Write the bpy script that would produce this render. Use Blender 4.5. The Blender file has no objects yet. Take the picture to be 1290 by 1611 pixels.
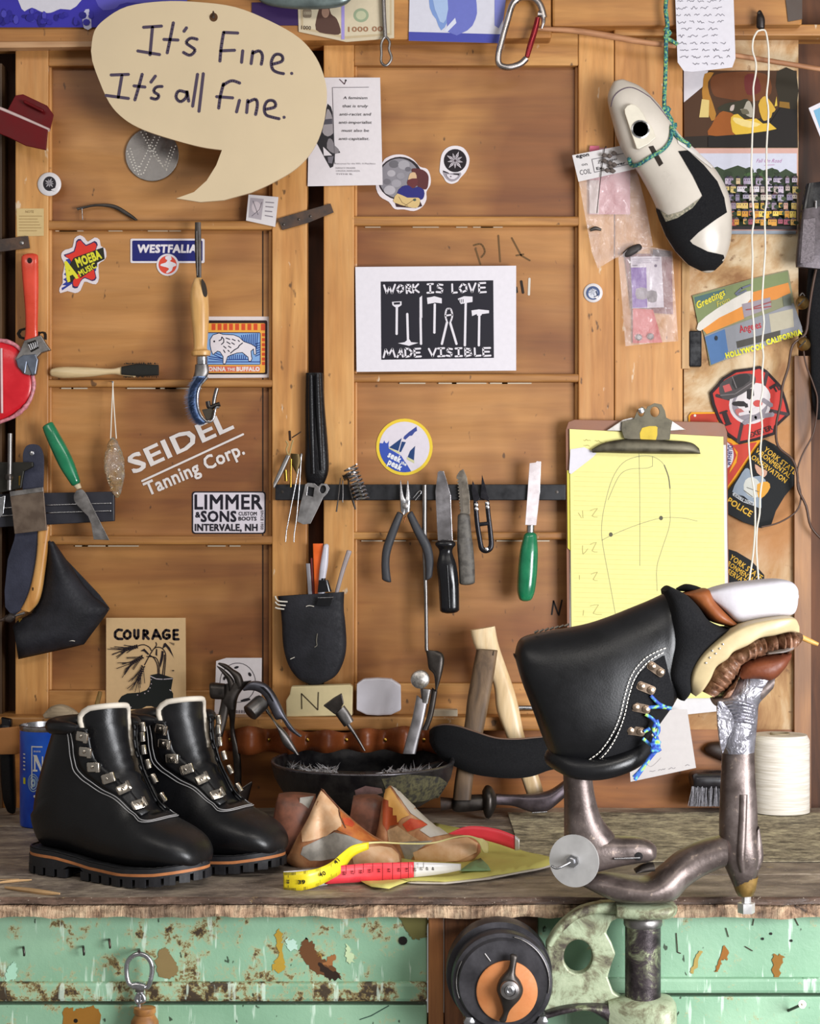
import bpy, bmesh, math, random
from mathutils import Vector, Matrix, noise as mnoise
random.seed(7)
S = bpy.context.scene
COL = S.collection
R = math.radians
# ------------------------------------------------------------------ camera, light, exposure
FPX, CAMD, CX, CY, CAMH = 3000.0, 2.7, 645.0, 805.5, 0.417
cam_d = bpy.data.cameras.new('camera'); cam = bpy.data.objects.new('camera', cam_d); COL.objects.link(cam)
cam.location = (0, -CAMD, CAMH); cam.rotation_euler = (R(90), 0, 0)
cam_d.sensor_fit = 'HORIZONTAL'; cam_d.sensor_width = 36.0; cam_d.lens = FPX*36.0/1290.0
cam_d.clip_start = 0.05
S.camera = cam
W = bpy.data.worlds.new('workshop_air'); S.world = W; W.use_nodes = True
W.node_tree.nodes['Background'].inputs[0].default_value = (1.0, 0.97, 0.93, 1)
W.node_tree.nodes['Background'].inputs[1].default_value = 0.2
def area(name, loc, target, sx, sy, power, col):
    d = bpy.data.lights.new(name, 'AREA'); d.shape = 'RECTANGLE'; d.size = sx; d.size_y = sy
    d.energy = power; d.color = col
    o = bpy.data.objects.new(name, d); COL.objects.link(o); o.location = loc
    o.rotation_euler = (Vector(target)-Vector(loc)).to_track_quat('-Z', 'Y').to_euler()
    return o
area('overhead_light', (0.75, -1.75, 1.5), (0.0, -0.2, 0.0), 1.3, 0.3, 8, (1.0, 0.95, 0.88))
area('overhead_light', (-0.9, -1.9, 1.5), (0.0, -0.2, 0.0), 1.2, 0.3, 5.5, (1.0, 0.95, 0.88))  # added weak fill from the left, no lamp known there
area('window_daylight', (1.3, -1.9, 0.27), (0.0, -0.2, 0.05), 0.9, 0.8, 48, (0.96, 0.97, 1.0))
S.view_settings.view_transform = 'Standard'; S.view_settings.look = 'None'
S.view_settings.gamma = 1.0; S.view_settings.use_curve_mapping = False
S.view_settings.exposure = 0.27

# ------------------------------------------------------------------ helpers
def P(x, y, Y):
    d = Y+CAMD
    return Vector(((x-CX)*d/FPX, Y, CAMH-(y-CY)*d/FPX))
def px(Y): return (Y+CAMD)/FPX            # metres per photo pixel at that depth
def lin(c):
    if isinstance(c, str):
        c = c.lstrip('#'); c = [int(c[i:i+2], 16)/255 for i in (0, 2, 4)]
    return tuple((v/12.92 if v <= 0.04045 else ((v+0.055)/1.055)**2.4) for v in c[:3])+(1,)

def mk(name, verts, faces, mat=None, parent=None, smooth=False, mats=None, idx=None, autosmooth=None):
    """link ONE mesh object; world-space verts are stored relative to the parent root (or the own base)"""
    verts = [Vector(v) for v in verts]
    if parent is not None:
        org = Vector(parent['_o'])
    else:
        n = len(verts)
        org = Vector((sum(v.x for v in verts)/n, sum(v.y for v in verts)/n, min(v.z for v in verts)))
    me = bpy.data.meshes.new(name)
    me.from_pydata([v-org for v in verts], [], faces)
    for m in (mats or [mat]):
        me.materials.append(m)
    if idx: me.polygons.foreach_set('material_index', idx)
    if smooth: me.polygons.foreach_set('use_smooth', [True]*len(me.polygons))
    bm = bmesh.new(); bm.from_mesh(me)
    if not idx: bmesh.ops.recalc_face_normals(bm, faces=bm.faces[:])
    if autosmooth is not None:
        for e in bm.edges:
            if len(e.link_faces) == 2 and e.calc_face_angle(0) > R(autosmooth): e.smooth = False
    bm.to_mesh(me); bm.free()
    me.update()
    o = bpy.data.objects.new(name, me); COL.objects.link(o)
    o['_o'] = tuple(org)
    if parent is not None:
        o.parent = parent
        o['_o'] = tuple(org)
    else:
        o.location = org
    return o
def thing(name, label, cat, loc, group=None, kind=None):
    o = bpy.data.objects.new(name, None); COL.objects.link(o); o.location = loc; o.empty_display_size = 0.02
    o['_o'] = tuple(loc)
    return tag(o, label, cat, group, kind)
def tag(o, label=None, cat=None, group=None, kind=None):
    if label: o['label'] = label
    if cat: o['category'] = cat
    if group: o['group'] = group
    if kind: o['kind'] = kind
    return o
def bevel(o, w, seg=2, ang=30):
    m = o.modifiers.new('bevel', 'BEVEL'); m.width = w; m.segments = seg; m.limit_method = 'ANGLE'; m.angle_limit = R(ang)
    return o
def shade(o): o.data.polygons.foreach_set('use_smooth', [True]*len(o.data.polygons)); return o

def box(name, lo, hi, mat, parent=None, bev=0.0):
    x0, y0, z0 = lo; x1, y1, z1 = hi
    v = [(x0,y0,z0),(x1,y0,z0),(x1,y1,z0),(x0,y1,z0),(x0,y0,z1),(x1,y0,z1),(x1,y1,z1),(x0,y1,z1)]
    f = [(0,3,2,1),(4,5,6,7),(0,1,5,4),(1,2,6,5),(2,3,7,6),(3,0,4,7)]
    o = mk(name, v, f, mat, parent)
    if bev: bevel(o, bev)
    return o
def pbox(name, x0, y0, x1, y1, Y, t, mat, parent=None, bev=0.0):
    """box whose front face covers the photo rectangle at depth Y, t thick"""
    a = P(x0, y1, Y); b = P(x1, y0, Y)
    return box(name, (a.x, Y, a.z), (b.x, Y+t, b.z), mat, parent, bev)

def cat(pts, n=6, closed=False):
    """Catmull-Rom through points (any dimension)"""
    pts = [tuple(p) for p in pts]; N = len(pts); out = []
    rng = range(N if closed else N-1)
    for i in rng:
        if closed: p0, p1, p2, p3 = pts[i-1], pts[i], pts[(i+1) % N], pts[(i+2) % N]
        else: p0, p1, p2, p3 = pts[max(i-1, 0)], pts[i], pts[i+1], pts[min(i+2, N-1)]
        for k in range(n):
            t = k/n
            out.append(tuple(0.5*((2*b)+(-a+c)*t+(2*a-5*b+4*c-d)*t*t+(-a+3*b-3*c+d)*t**3) for a, b, c, d in zip(p0, p1, p2, p3)))
    if not closed: out.append(pts[-1])
    return out

def plate(name, pts, Y, t, mat, parent=None, smooth=0, bev=0.0, holes=None, mats=None):
    """flat piece: photo outline at front depth Y, thickness t going back. holes: list of outlines"""
    if smooth: pts = cat(pts, smooth, True)
    bm = bmesh.new()
    loops = [pts]+(holes or [])
    edges = []
    for lp in loops:
        vs = [bm.verts.new(P(x, y, Y)) for x, y in lp]
        edges += [bm.edges.new((vs[i], vs[(i+1) % len(vs)])) for i in range(len(vs))]
    bmesh.ops.triangle_fill(bm, use_beauty=True, use_dissolve=False, edges=edges)
    front = bm.faces[:]
    r = bmesh.ops.extrude_face_region(bm, geom=front)
    for g in r['geom']:
        if isinstance(g, bmesh.types.BMVert): g.co.y += t
    bmesh.ops.recalc_face_normals(bm, faces=bm.faces[:])
    bm.verts.index_update()
    v = [x.co.copy() for x in bm.verts]; f = [[q.index for q in fc.verts] for fc in bm.faces]
    bm.free()
    o = mk(name, v, f, mat, parent)
    if bev: bevel(o, bev)
    return o

def sect(A, B, half, ydir, e=2.0, n=20):
    """closed superellipse section with major axis A-B and half width along ydir"""
    c = (A+B)/2; u = (A-B)/2; out = []
    for k in range(n):
        a = 2*math.pi*k/n; ca, sa = math.cos(a), math.sin(a)
        cu = math.copysign(abs(ca)**(2/e), ca); su = math.copysign(abs(sa)**(2/e), sa)
        out.append(c+u*cu+ydir*(half*su))
    return out
def loft(name, rings, mat, parent=None, caps=True, smooth=True, closed=True, auto=50, mats=None, idxf=None):
    n = len(rings[0]); v = [p for r in rings for p in r]; f = []
    for i in range(len(rings)-1):
        for k in range(n if closed else n-1):
            k2 = (k+1) % n
            f.append((i*n+k, i*n+k2, (i+1)*n+k2, (i+1)*n+k))
    if caps and closed:
        f.append(tuple(range(n))[::-1]); f.append(tuple((len(rings)-1)*n+k for k in range(n)))
    return mk(name, v, f, mat, parent, smooth, autosmooth=auto, mats=mats)
def slab(name, A, B, th, Y, mat, parent=None, e=2.4, n=18, sub=5, Yb=None, rnd=0.0, auto=50):
    """solid from two traced edges A, B (photo pixels) at depth Y; th half thickness in m (number or list)"""
    m = len(A)
    if not isinstance(th, (list, tuple)): th = [th]*m
    Ys = Y if isinstance(Y, (list, tuple)) else [Y]*m
    q = [tuple(a)+tuple(b)+(t, yy) for a, b, t, yy in zip(A, B, th, Ys)]
    if sub > 1: q = cat(q, sub)
    rings = []
    yd = Vector((0, 1, 0))
    for ax, ay, bx, by, t, yy in q: rings.append(sect(P(ax, ay, yy), P(bx, by, yy), max(t, 2e-4), yd, e, n))
    if rnd:   # rounded ends
        def shrink(r, s, off):
            c = sum(r, Vector())/len(r); return [c+off+(p-c)*s for p in r]
        c0 = sum(rings[0], Vector())/n; c1 = sum(rings[1], Vector())/n; d0 = (c0-c1).normalized()*rnd
        e0 = sum(rings[-1], Vector())/n; e1 = sum(rings[-2], Vector())/n; d1 = (e0-e1).normalized()*rnd
        rings = [shrink(rings[0], .35, d0), shrink(rings[0], .8, d0*.6)]+rings+[shrink(rings[-1], .8, d1*.6), shrink(rings[-1], .35, d1)]
    return loft(name, rings, mat, parent, auto=auto)
def tubew(name, pts, r, mat, parent=None, n=10, sub=4, flat=None, cyc=False, caps=True, auto=50):
    """swept round tube through world points; r number or list; flat = (axis vector, factor)"""
    pts = [Vector(p) for p in pts]; m = len(pts)
    if not isinstance(r, (list, tuple)): r = [r]*m
    q = [tuple(p)+(a,) for p, a in zip(pts, r)]
    if sub > 1: q = cat(q, sub, cyc)
    c = [Vector(a[:3]) for a in q]; rr = [max(a[3], 1e-5) for a in q]
    N = len(c); rings = []; up = None
    for i in range(N):
        if cyc: t = (c[(i+1) % N]-c[i-1])
        else: t = (c[min(i+1, N-1)]-c[max(i-1, 0)])
        if t.length < 1e-9: t = Vector((0, 0, 1))
        t.normalize()
        if up is None:
            up = Vector((0, 1, 0)) if abs(t.y) < 0.9 else Vector((1, 0, 0))
        u = (up-t*up.dot(t)).normalized(); w = t.cross(u); up = u
        ring = []
        for k in range(n):
            a = 2*math.pi*k/n; p = u*math.cos(a)*rr[i]+w*math.sin(a)*rr[i]
            if flat: ax, fc = flat; p = p-ax*p.dot(ax)*(1-fc)
            ring.append(c[i]+p)
        rings.append(ring)
    if cyc: rings.append(rings[0]); caps = False
    return loft(name, rings, mat, parent, caps=caps, auto=auto)
def tube(name, pts, r, Y, mat, parent=None, **k):
    """pts photo pixels (x,y) at depth Y, or (x,y,Y)"""
    return tubew(name, [P(p[0], p[1], p[2] if len(p) > 2 else Y) for p in pts], r, mat, parent, **k)
def lathe(name, prof, c, mat, parent=None, n=32, axis='z', auto=40):
    """prof: (radius, height) about point c"""
    rings = []
    c = Vector(c)
    for r, h in prof:
        ring = []
        for k in range(n):
            a = 2*math.pi*k/n; x, y = r*math.cos(a), r*math.sin(a)
            if axis == 'z': ring.append(c+Vector((x, y, h)))
            elif axis == 'y': ring.append(c+Vector((x, h, y)))
            elif axis == 'x': ring.append(c+Vector((h, x, y)))
            else:
                ax = Vector(axis).normalized(); s = ax.orthogonal().normalized(); w = ax.cross(s)
                ring.append(c+s*x+w*y+ax*h)
        rings.append(ring)
    return loft(name, rings, mat, parent, auto=auto)
def oval(cx, cy, rx, ry, n=28, rot=0):
    return [(cx+rx*math.cos(2*math.pi*k/n)*math.cos(rot)-ry*math.sin(2*math.pi*k/n)*math.sin(rot),
             cy+rx*math.cos(2*math.pi*k/n)*math.sin(rot)+ry*math.sin(2*math.pi*k/n)*math.cos(rot)) for k in range(n)]
def rect(x0, y0, x1, y1): return [(x0, y0), (x1, y0), (x1, y1), (x0, y1)]
def rrect(x0, y0, x1, y1, r, n=4):
    o = []
    for cx, cy, a0 in ((x1-r, y0+r, -90), (x1-r, y1-r, 0), (x0+r, y1-r, 90), (x0+r, y0+r, 180)):
        for k in range(n+1):
            a = R(a0+90*k/n); o.append((cx+r*math.cos(a), cy+r*math.sin(a)))
    return o
def zm(ox, oy, k): return lambda *pts: [(ox+x/k, oy+y/k) for x, y in (pts[0] if len(pts) == 1 and isinstance(pts[0], list) else pts)]
def turn(pts, cx, cy, deg):
    c, s = math.cos(R(deg)), math.sin(R(deg))
    return [(cx+(x-cx)*c-(y-cy)*s, cy+(x-cx)*s+(y-cy)*c) for x, y in pts]

def seglin(pts, n):
    out = []
    for a, b in zip(pts, pts[1:]): out += [tuple(p*(1-k/n)+q*k/n for p, q in zip(a, b)) for k in range(n)]
    return out+[tuple(pts[-1])]
from mathutils.bvhtree import BVHTree
def bvh(o):
    org = Vector(o['_o']); return BVHTree.FromPolygons([v.co+org for v in o.data.vertices], [list(p.vertices) for p in o.data.polygons])
def fillgrid(pts, step):
    """triangulated, subdivided 2-D polygon in photo pixels"""
    bm = bmesh.new(); vs = [bm.verts.new((x, y, 0)) for x, y in pts]; ed = [bm.edges.new((vs[i], vs[(i+1) % len(vs)])) for i in range(len(vs))]
    bmesh.ops.triangle_fill(bm, use_beauty=True, use_dissolve=False, edges=ed)
    for _ in range(5):
        lg = [e for e in bm.edges if e.calc_length() > step]
        if not lg: break
        bmesh.ops.subdivide_edges(bm, edges=lg, cuts=1); bmesh.ops.triangulate(bm, faces=[f for f in bm.faces if len(f.verts) > 3])
    bm.verts.index_update(); v = [(q.co.x, q.co.y) for q in bm.verts]; f = [[q.index for q in fc.verts] for fc in bm.faces]; bm.free(); return v, f
def hit(tree, x, y, Yc, lift):
    """surface point seen at photo pixel (x, y)"""
    c = Vector((0, -CAMD, CAMH)); d = (P(x, y, 0)-c).normalized(); loc, nrm, i, dist = tree.ray_cast(c, d)
    if loc is None: loc = P(x, y, Yc); return loc
    if nrm.dot(d) > 0: nrm = -nrm
    return loc+nrm*lift
def patch(nm, pts, tree, Yc, lift, mat, parent, step=5, smooth=0):
    """a thin piece laid on a curved surface"""
    if smooth: pts = cat(pts, smooth, True)
    v, f = fillgrid(pts, step); return mk(nm, [hit(tree, x, y, Yc, lift) for x, y in v], f, mat, parent, True)
def seam(nm, pts, tree, Yc, lift, r, mat, parent, sub=4, n=6):
    return tubew(nm, [hit(tree, x, y, Yc, lift) for x, y in cat(pts, sub)], r, mat, parent, n=n, sub=1)
class Print:
    """flat ink on a flat thing: polygons, strokes and letters in photo pixels, one mesh, one thin layer over another"""
    def __init__(s, Y, step=0.00006, tf=None): s.Y = Y; s.v = []; s.f = []; s.i = []; s.m = []; s.step = step; s.tf = tf
    def _m(s, c):
        m = ink(c) if isinstance(c, str) else c
        if m not in s.m: s.m.append(m)
        return s.m.index(m)
    def layer(s): s.Y -= s.step; return s
    def _p(s, x, y):
        if s.tf: x, y = s.tf(x, y)
        return P(x, y, s.Y)
    def poly(s, pts, c, smooth=0):
        if smooth: pts = cat(pts, smooth, True)
        s.layer(); mi = s._m(c)
        bm = bmesh.new(); vs = [bm.verts.new(s._p(x, y)) for x, y in pts]
        ed = []
        for i in range(len(vs)):
            try: ed.append(bm.edges.new((vs[i], vs[(i+1) % len(vs)])))
            except ValueError: pass
        bmesh.ops.triangle_fill(bm, use_beauty=True, use_dissolve=False, edges=ed)
        bm.verts.index_update(); b = len(s.v)
        s.v += [q.co.copy() for q in bm.verts]
        for fc in bm.faces:
            idx = [b+q.index for q in fc.verts]
            nrm = fc.normal
            if nrm.y > 0: idx.reverse()
            s.f.append(idx); s.i.append(mi)
        bm.free(); return s
    def quads(s, lst, c):
        """many small polygons in one layer (convex)"""
        s.layer(); mi = s._m(c)
        for pts in lst:
            b = len(s.v); s.v += [s._p(x, y) for x, y in pts]; s.f.append(list(range(b, b+len(pts)))); s.i.append(mi)
        return s
    def line(s, pts, w, c, smooth=0, new=True, w2=None):
        if smooth: pts = cat(pts, smooth)
        if new: s.layer()
        mi = s._m(c); n = len(pts)
        for k in range(n-1):
            (x0, y0), (x1, y1) = pts[k], pts[k+1]
            L = math.hypot(x1-x0, y1-y0)
            if L < 1e-6: continue
            wa = w if w2 is None else w+(w2-w)*k/(n-1); wb = w if w2 is None else w+(w2-w)*(k+1)/(n-1)
            nx, ny = -(y1-y0)/L/2, (x1-x0)/L/2
            ex, ey = (x1-x0)/L, (y1-y0)/L
            ea = wa*.35 if not smooth or k == 0 else wa*.12
            eb = wb*.35 if not smooth or k == n-2 else wb*.12
            q = [(x0+nx*wa, y0+ny*wa), (x0-ex*ea, y0-ey*ea), (x0-nx*wa, y0-ny*wa), (x1-nx*wb, y1-ny*wb), (x1+ex*eb, y1+ey*eb), (x1+nx*wb, y1+ny*wb)]
            b = len(s.v); s.v += [s._p(x, y) for x, y in q]; s.f.append(list(range(b, b+6))); s.i.append(mi)
        return s
    def lines(s, ll, w, c, smooth=0):
        s.layer()
        for l in ll: s.line(l, w, c, smooth, new=False)
        return s
    def text(s, body, x, y, h, c, w=None, rot=0, bold=0.0, shear=0.0, align='LEFT'):
        """x,y = left end of the baseline in px, h = capital height px, w = total width px"""
        s.layer(); mi = s._m(c)
        vs, fs, tw = glyphs(body, bold, shear)
        k = h/0.72; kx = (w/tw if w else k)
        c_, s_ = math.cos(R(rot)), math.sin(R(rot)); b = len(s.v)
        ox = 0 if align == 'LEFT' else (-tw*kx/2 if align == 'CENTER' else -tw*kx)
        for g in vs:
            dx, dy = ox+g[0]*kx, -g[1]*k; q = s._p(x+dx*c_-dy*s_, y+dx*s_+dy*c_)
            if len(g) > 2: q.y -= g[2]*.00003
            s.v.append(q)
        for f in fs: s.f.append([b+q for q in f]); s.i.append(mi)
        if bold: s.Y -= .00013
        return s
    def done(s, name, parent=None):
        if not s.f: return None
        return mk(name, s.v, s.f, None, parent, mats=s.m, idx=s.i)
_G = {}
def glyphs(body, bold=0.0, shear=0.0):
    k = (body, bold, shear)
    if k in _G: return _G[k]
    cu = bpy.data.curves.new('lettering', 'FONT'); cu.body = body; cu.size = 1.0; cu.resolution_u = 2
    cu.shear = shear; cu.space_character = 1.0+bold*1.6
    o = bpy.data.objects.new('lettering', cu); COL.objects.link(o)
    dg = bpy.context.evaluated_depsgraph_get()
    me = bpy.data.meshes.new_from_object(o.evaluated_get(dg))
    vs = [(v.co.x, v.co.y) for v in me.vertices]; fs = [list(p.vertices) for p in me.polygons]
    x0 = min((a for a, b in vs), default=0); x1 = max((a for a, b in vs), default=1)
    vs = [(a-x0, b) for a, b in vs]
    if bold:      # heavier weight: the same letters set again a hair to each side
        w0, f0 = vs, fs; vs = []; fs = []; e = bold*.85
        for ci, (dx, dy) in enumerate(((-e, -e), (e, -e), (-e, e), (e, e), (0, 0))):
            n0 = len(vs); vs += [(a+dx, b+dy, ci) for a, b in w0]; fs += [[q+n0 for q in f] for f in f0]
    bpy.data.objects.remove(o); bpy.data.curves.remove(cu); bpy.data.meshes.remove(me)
    _G[k] = (vs, fs, max(x1-x0, 1e-3)); return _G[k]

# ------------------------------------------------------------------ materials
_M = {}
class NT:
    def __init__(s, name):
        s.m = bpy.data.materials.new(name); s.m.use_nodes = True; s.t = s.m.node_tree; s.n = s.t.nodes; s.l = s.t.links
        s.b = s.n['Principled BSDF']
        tc = s.n.new('ShaderNodeTexCoord'); oi = s.n.new('ShaderNodeObjectInfo'); va = s.n.new('ShaderNodeVectorMath'); va.operation = 'MULTIPLY_ADD'
        cb = s.n.new('ShaderNodeCombineXYZ'); s.l.new(oi.outputs['Random'], cb.inputs[0]); s.l.new(oi.outputs['Random'], cb.inputs[2])
        s.l.new(cb.outputs[0], va.inputs[0]); va.inputs[1].default_value = (37.0, 1.0, 53.0); s.l.new(tc.outputs['Object'], va.inputs[2])
        s.tc = type('T', (), {'outputs': {'Object': va.outputs[0]}})
    def noise(s, scale, detail=4, rough=.55, dist=0.0, vec=None, mscale=None, rot=None):
        a = s.n.new('ShaderNodeTexNoise'); a.inputs['Scale'].default_value = scale; a.inputs['Detail'].default_value = detail
        a.inputs['Roughness'].default_value = rough; a.inputs['Distortion'].default_value = dist
        v = vec or s.tc.outputs['Object']
        if mscale or rot:
            mp = s.n.new('ShaderNodeMapping'); s.l.new(v, mp.inputs[0])
            if mscale: mp.inputs['Scale'].default_value = mscale
            if rot: mp.inputs['Rotation'].default_value = rot
            v = mp.outputs[0]
        s.l.new(v, a.inputs['Vector']); return a.outputs['Fac']
    def voro(s, scale, mscale=None, feat='F1', rnd=1.0):
        a = s.n.new('ShaderNodeTexVoronoi'); a.inputs['Scale'].default_value = scale; a.feature = feat; a.inputs['Randomness'].default_value = rnd
        v = s.tc.outputs['Object']
        if mscale:
            mp = s.n.new('ShaderNodeMapping'); mp.inputs['Scale'].default_value = mscale; s.l.new(v, mp.inputs[0]); v = mp.outputs[0]
        s.l.new(v, a.inputs['Vector']); return a.outputs['Distance']
    def ramp(s, fac, stops):
        r = s.n.new('ShaderNodeValToRGB'); s.l.new(fac, r.inputs[0]); e = r.color_ramp.elements
        while len(e) < len(stops): e.new(0.5)
        for q, (p, c) in zip(e, stops):
            q.position = p; q.color = lin(c) if not isinstance(c, float) else (c, c, c, 1)
        return r.outputs[0]
    def mix(s, fac, a, b, mode='MIX'):
        m = s.n.new('ShaderNodeMix'); m.data_type = 'RGBA'; m.blend_type = mode
        for sock, v in ((m.inputs[0], fac), (m.inputs[6], a), (m.inputs[7], b)):
            if hasattr(v, 'is_linked'): s.l.new(v, sock)
            elif isinstance(v, (int, float)): sock.default_value = v
            else: sock.default_value = lin(v)
        return m.outputs[2]
    def bump(s, h, st=.3, dist=.002, prev=None):
        b = s.n.new('ShaderNodeBump'); b.inputs['Strength'].default_value = st; b.inputs['Distance'].default_value = dist
        s.l.new(h, b.inputs['Height'])
        if prev: s.l.new(prev, b.inputs['Normal'])
        s.l.new(b.outputs[0], s.b.inputs['Normal']); return b.outputs[0]
    def set(s, **k):
        for a, v in k.items():
            i = s.b.inputs[{'col': 'Base Color', 'rough': 'Roughness', 'metal': 'Metallic', 'spec': 'Specular IOR Level', 'alpha': 'Alpha', 'trans': 'Transmission Weight', 'coat': 'Coat Weight', 'sheen': 'Sheen Weight', 'sub': 'Subsurface Weight', 'emit': 'Emission Strength', 'emitc': 'Emission Color'}[a]]
            if hasattr(v, 'is_linked'): s.l.new(v, i)
            elif isinstance(v, (int, float)): i.default_value = v
            else: i.default_value = lin(v)
        return s.m
def ink(c, rough=.55):
    k = ('ink', c, rough)
    if k not in _M:
        t = NT('print_'+c.strip('#')); n = t.noise(140, 2)
        col = t.mix(t.ramp(n, [(.35, 0.0), (.7, 1.0)]), c, c)
        v = t.mix(.26, col, t.ramp(n, [(.3, .26), (.7, .42)]), 'MULTIPLY')
        _M[k] = t.set(col=v, rough=rough, spec=.25)
    return _M[k]
def plain(name, c, rough=.5, metal=0.0, var=.12, scale=60, bump=0.0, bscale=300, spec=None, c2=None, coat=0.0):
    k = ('plain', name)
    if k not in _M:
        t = NT(name); n = t.noise(scale, 5, .6)
        if c2: col = t.mix(t.ramp(n, [(.4, 0.0), (.62, 1.0)]), c, c2)
        else: col = t.mix(var*2, c, t.ramp(n, [(.3, .25), (.7, 1.0)]), 'MULTIPLY')
        if bump: t.bump(t.noise(bscale, 3), bump, .0008)
        rv = t.ramp(n, [(.3, max(rough-.12, .03)), (.7, min(rough+.12, 1.0))])
        _M[k] = t.set(col=col, rough=rv, metal=metal, coat=coat)
        if spec is not None: t.set(spec=spec)
    return _M[k]
def wood(name, c1, c2, c3, axis='z', scale=1.0, rough=.5, stain=.5, spots=True, white=False):
    """c1 light, c2 mid, c3 dark grain; axis = direction of the grain"""
    k = ('wood', name)
    if k in _M: return _M[k]
    t = NT(name)
    ms = {'z': (1, 1, .09), 'x': (.09, 1, 1), 'y': (1, .09, 1)}[axis]
    g = t.noise(38*scale, 6, .6, .8, mscale=ms)
    fine = t.noise(190*scale, 3, .5, .2, mscale=ms)
    big = t.noise(4.2, 3, .55, .3)
    col = t.ramp(g, [(.28, c3), (.47, c2), (.68, c1)])
    col = t.mix(.22, col, t.ramp(fine, [(.3, .35), (.65, 1.0)]), 'MULTIPLY')
    st = t.ramp(big, [(.38, 1.0), (.6, 0.0)])
    dk = t.mix(1.0, col, c3, 'MULTIPLY')
    m = t.n.new('ShaderNodeMath'); m.operation = 'MULTIPLY'; t.l.new(st, m.inputs[0]); m.inputs[1].default_value = stain
    col = t.mix(m.outputs[0], col, dk)
    if spots:
        sp = t.noise(95, 2, .5, 0.0, mscale=(1, 1, .55)); col = t.mix(t.ramp(sp, [(.70, 0.0), (.76, .75)]), col, '3a2412')
    if white:
        wn = t.noise(70, 3, .6, 0, mscale=(1, 1, .4)); col = t.mix(t.ramp(wn, [(.69, 0.0), (.74, .7)]), col, 'd8c8b0')
    t.bump(fine, .12, .001)
    _M[k] = t.set(col=col, rough=rough); return _M[k]
# ------------------------------------------------------------------ the setting
W_PANEL = wood('plywood_panel', 'bd8850', 'ad783e', '956030', 'x', .5, .5, .7, True)
W_STILE = wood('pine_stile', 'd6a262', 'c88f4e', 'a9733a', 'z', .9, .5, .35, True, True)
W_RAIL = wood('pine_rail', 'c89454', 'b27c40', '8a5a2c', 'x', .9, .5, .4, True, True)
W_HEAD = wood('header_pine', 'c48c4a', 'b0783a', '8a5826', 'x', .8, .5, .4)
W_DARK = wood('dark_boards', '6e4224', '522e16', '35200f', 'z', .9, .7, .6)
W_LOW = wood('low_backboard', 'bb7a36', 'a5672a', '7c481b', 'x', .8, .5, .6)
def whitewash():
    t = NT('stained_whitewash'); n = t.noise(9, 6, .65, .6); n2 = t.noise(60, 4, .6); big = t.noise(3.2, 3, .5)
    c = t.ramp(n, [(.36, '8a5f36'), (.48, 'b08a5c'), (.60, 'cab492'), (.75, 'd8c8ac')])
    c = t.mix(t.ramp(n2, [(.62, 0.0), (.7, .8)]), c, '6e4a28')
    c = t.mix(t.ramp(big, [(.5, 0.0), (.62, .85)]), c, 'a9713c')
    return t.set(col=c, rough=.7)
W_WASH = whitewash()
bk = pbox('wall_back', -700, -160, 1990, 1300, .034, .02, W_DARK); tag(bk, 'dark boarded back wall behind the panel doors', 'wall', kind='structure')

def door(nm, label, xs, top, munt, bot, lo):
    x0, x1, x2, x3 = xs      # outer left, panel left, panel right, outer right
    r = thing(nm, label, 'door', P((x0+x3)/2, lo, .02), kind='structure')
    pbox('stile', x0, top-60, x1, lo, -.016, .045, W_STILE, r, .0015)
    pbox('stile', x2, top-60, x3, lo, -.016, .045, W_STILE, r, .0015)
    pbox('rail', x1, top-60, x2, top, -.014, .04, W_RAIL, r, .0015)
    pbox('rail', x1, bot, x2, lo, -.014, .04, W_RAIL, r, .0015)
    ed = [top]+[m for mm in munt for m in mm]+[bot]
    for i in range(0, len(ed), 2): pbox('panel', x1-4, ed[i]-3, x2+4, ed[i+1]+3, 0, .012, W_PANEL, r)
    for a, b in munt:
        m = pbox('muntin', x1-5, a, x2+5, b, -.015, .02, W_RAIL, r, .003)
        # a broken line of old putty under the bar
        for k in range(5):
            xa = x1+random.uniform(0, 1)*(x2-x1-60); pbox('putty', xa, b+1.2, xa+random.uniform(15, 60), b+2.8, -.0035, .0035, ink('e6dac2'), m)
    # quarter bead around the panels
    for xa, xb in ((x1, x1+5), (x2-5, x2)): pbox('bead', xa, top, xb, bot, -.007, .008, W_STILE, r, .0015)
    return r
door('door_1', 'old pine panel door fixed to the wall on the left, four plywood panels', (24, 76, 428, 483), 104, [(347, 361), (597, 609), (843, 857)], 1086, 1130)
door('door_2', 'old pine panel door fixed to the wall in the middle, four plywood panels', (509, 557, 910, 966), 103, [(340, 355), (588, 601), (837, 849)], 1075, 1128)
# dark crack beside the left door's panels
tag(pbox('trim_1', 412.5, 363, 414.5, 1086, -.0004, .0008, ink('2a1a0e')), 'thin dark crack between the panels and the bead of the left door', 'crack', kind='structure')
b = pbox('trim_2', 967, 30, 1074, 1128, -.016, .045, W_STILE); bevel(b, .0015); tag(b, 'wide pine board right of the middle door', 'board', kind='structure')
b = pbox('wall_right', 1076, 30, 1256, 1290, -.004, .03, W_WASH); tag(b, 'stained whitewashed board at the right', 'wall', kind='structure')
b = pbox('trim_3', 1250, 560, 1276, 1290, -.014, .04, wood('post_brown', 'a8743f', '8d5c2e', '5f3a1a', 'z')); tag(b, 'brown corner post at the far right', 'post', kind='structure')
b = pbox('trim_4', 1073, 395, 1085, 580, -.0185, .02, wood('pale_strip', 'e2c290', 'cfa76c', 'a67c44', 'z')); tag(b, 'pale wooden strip on the edge of the wide pine board', 'strip', kind='structure')
b = pbox('trim_5', -30, 100, 3, 1290, -.014, .04, wood('far_left_board', '6d5034', '54391f', '352212', 'z')); tag(b, 'dark board at the far left edge', 'board', kind='structure')
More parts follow.
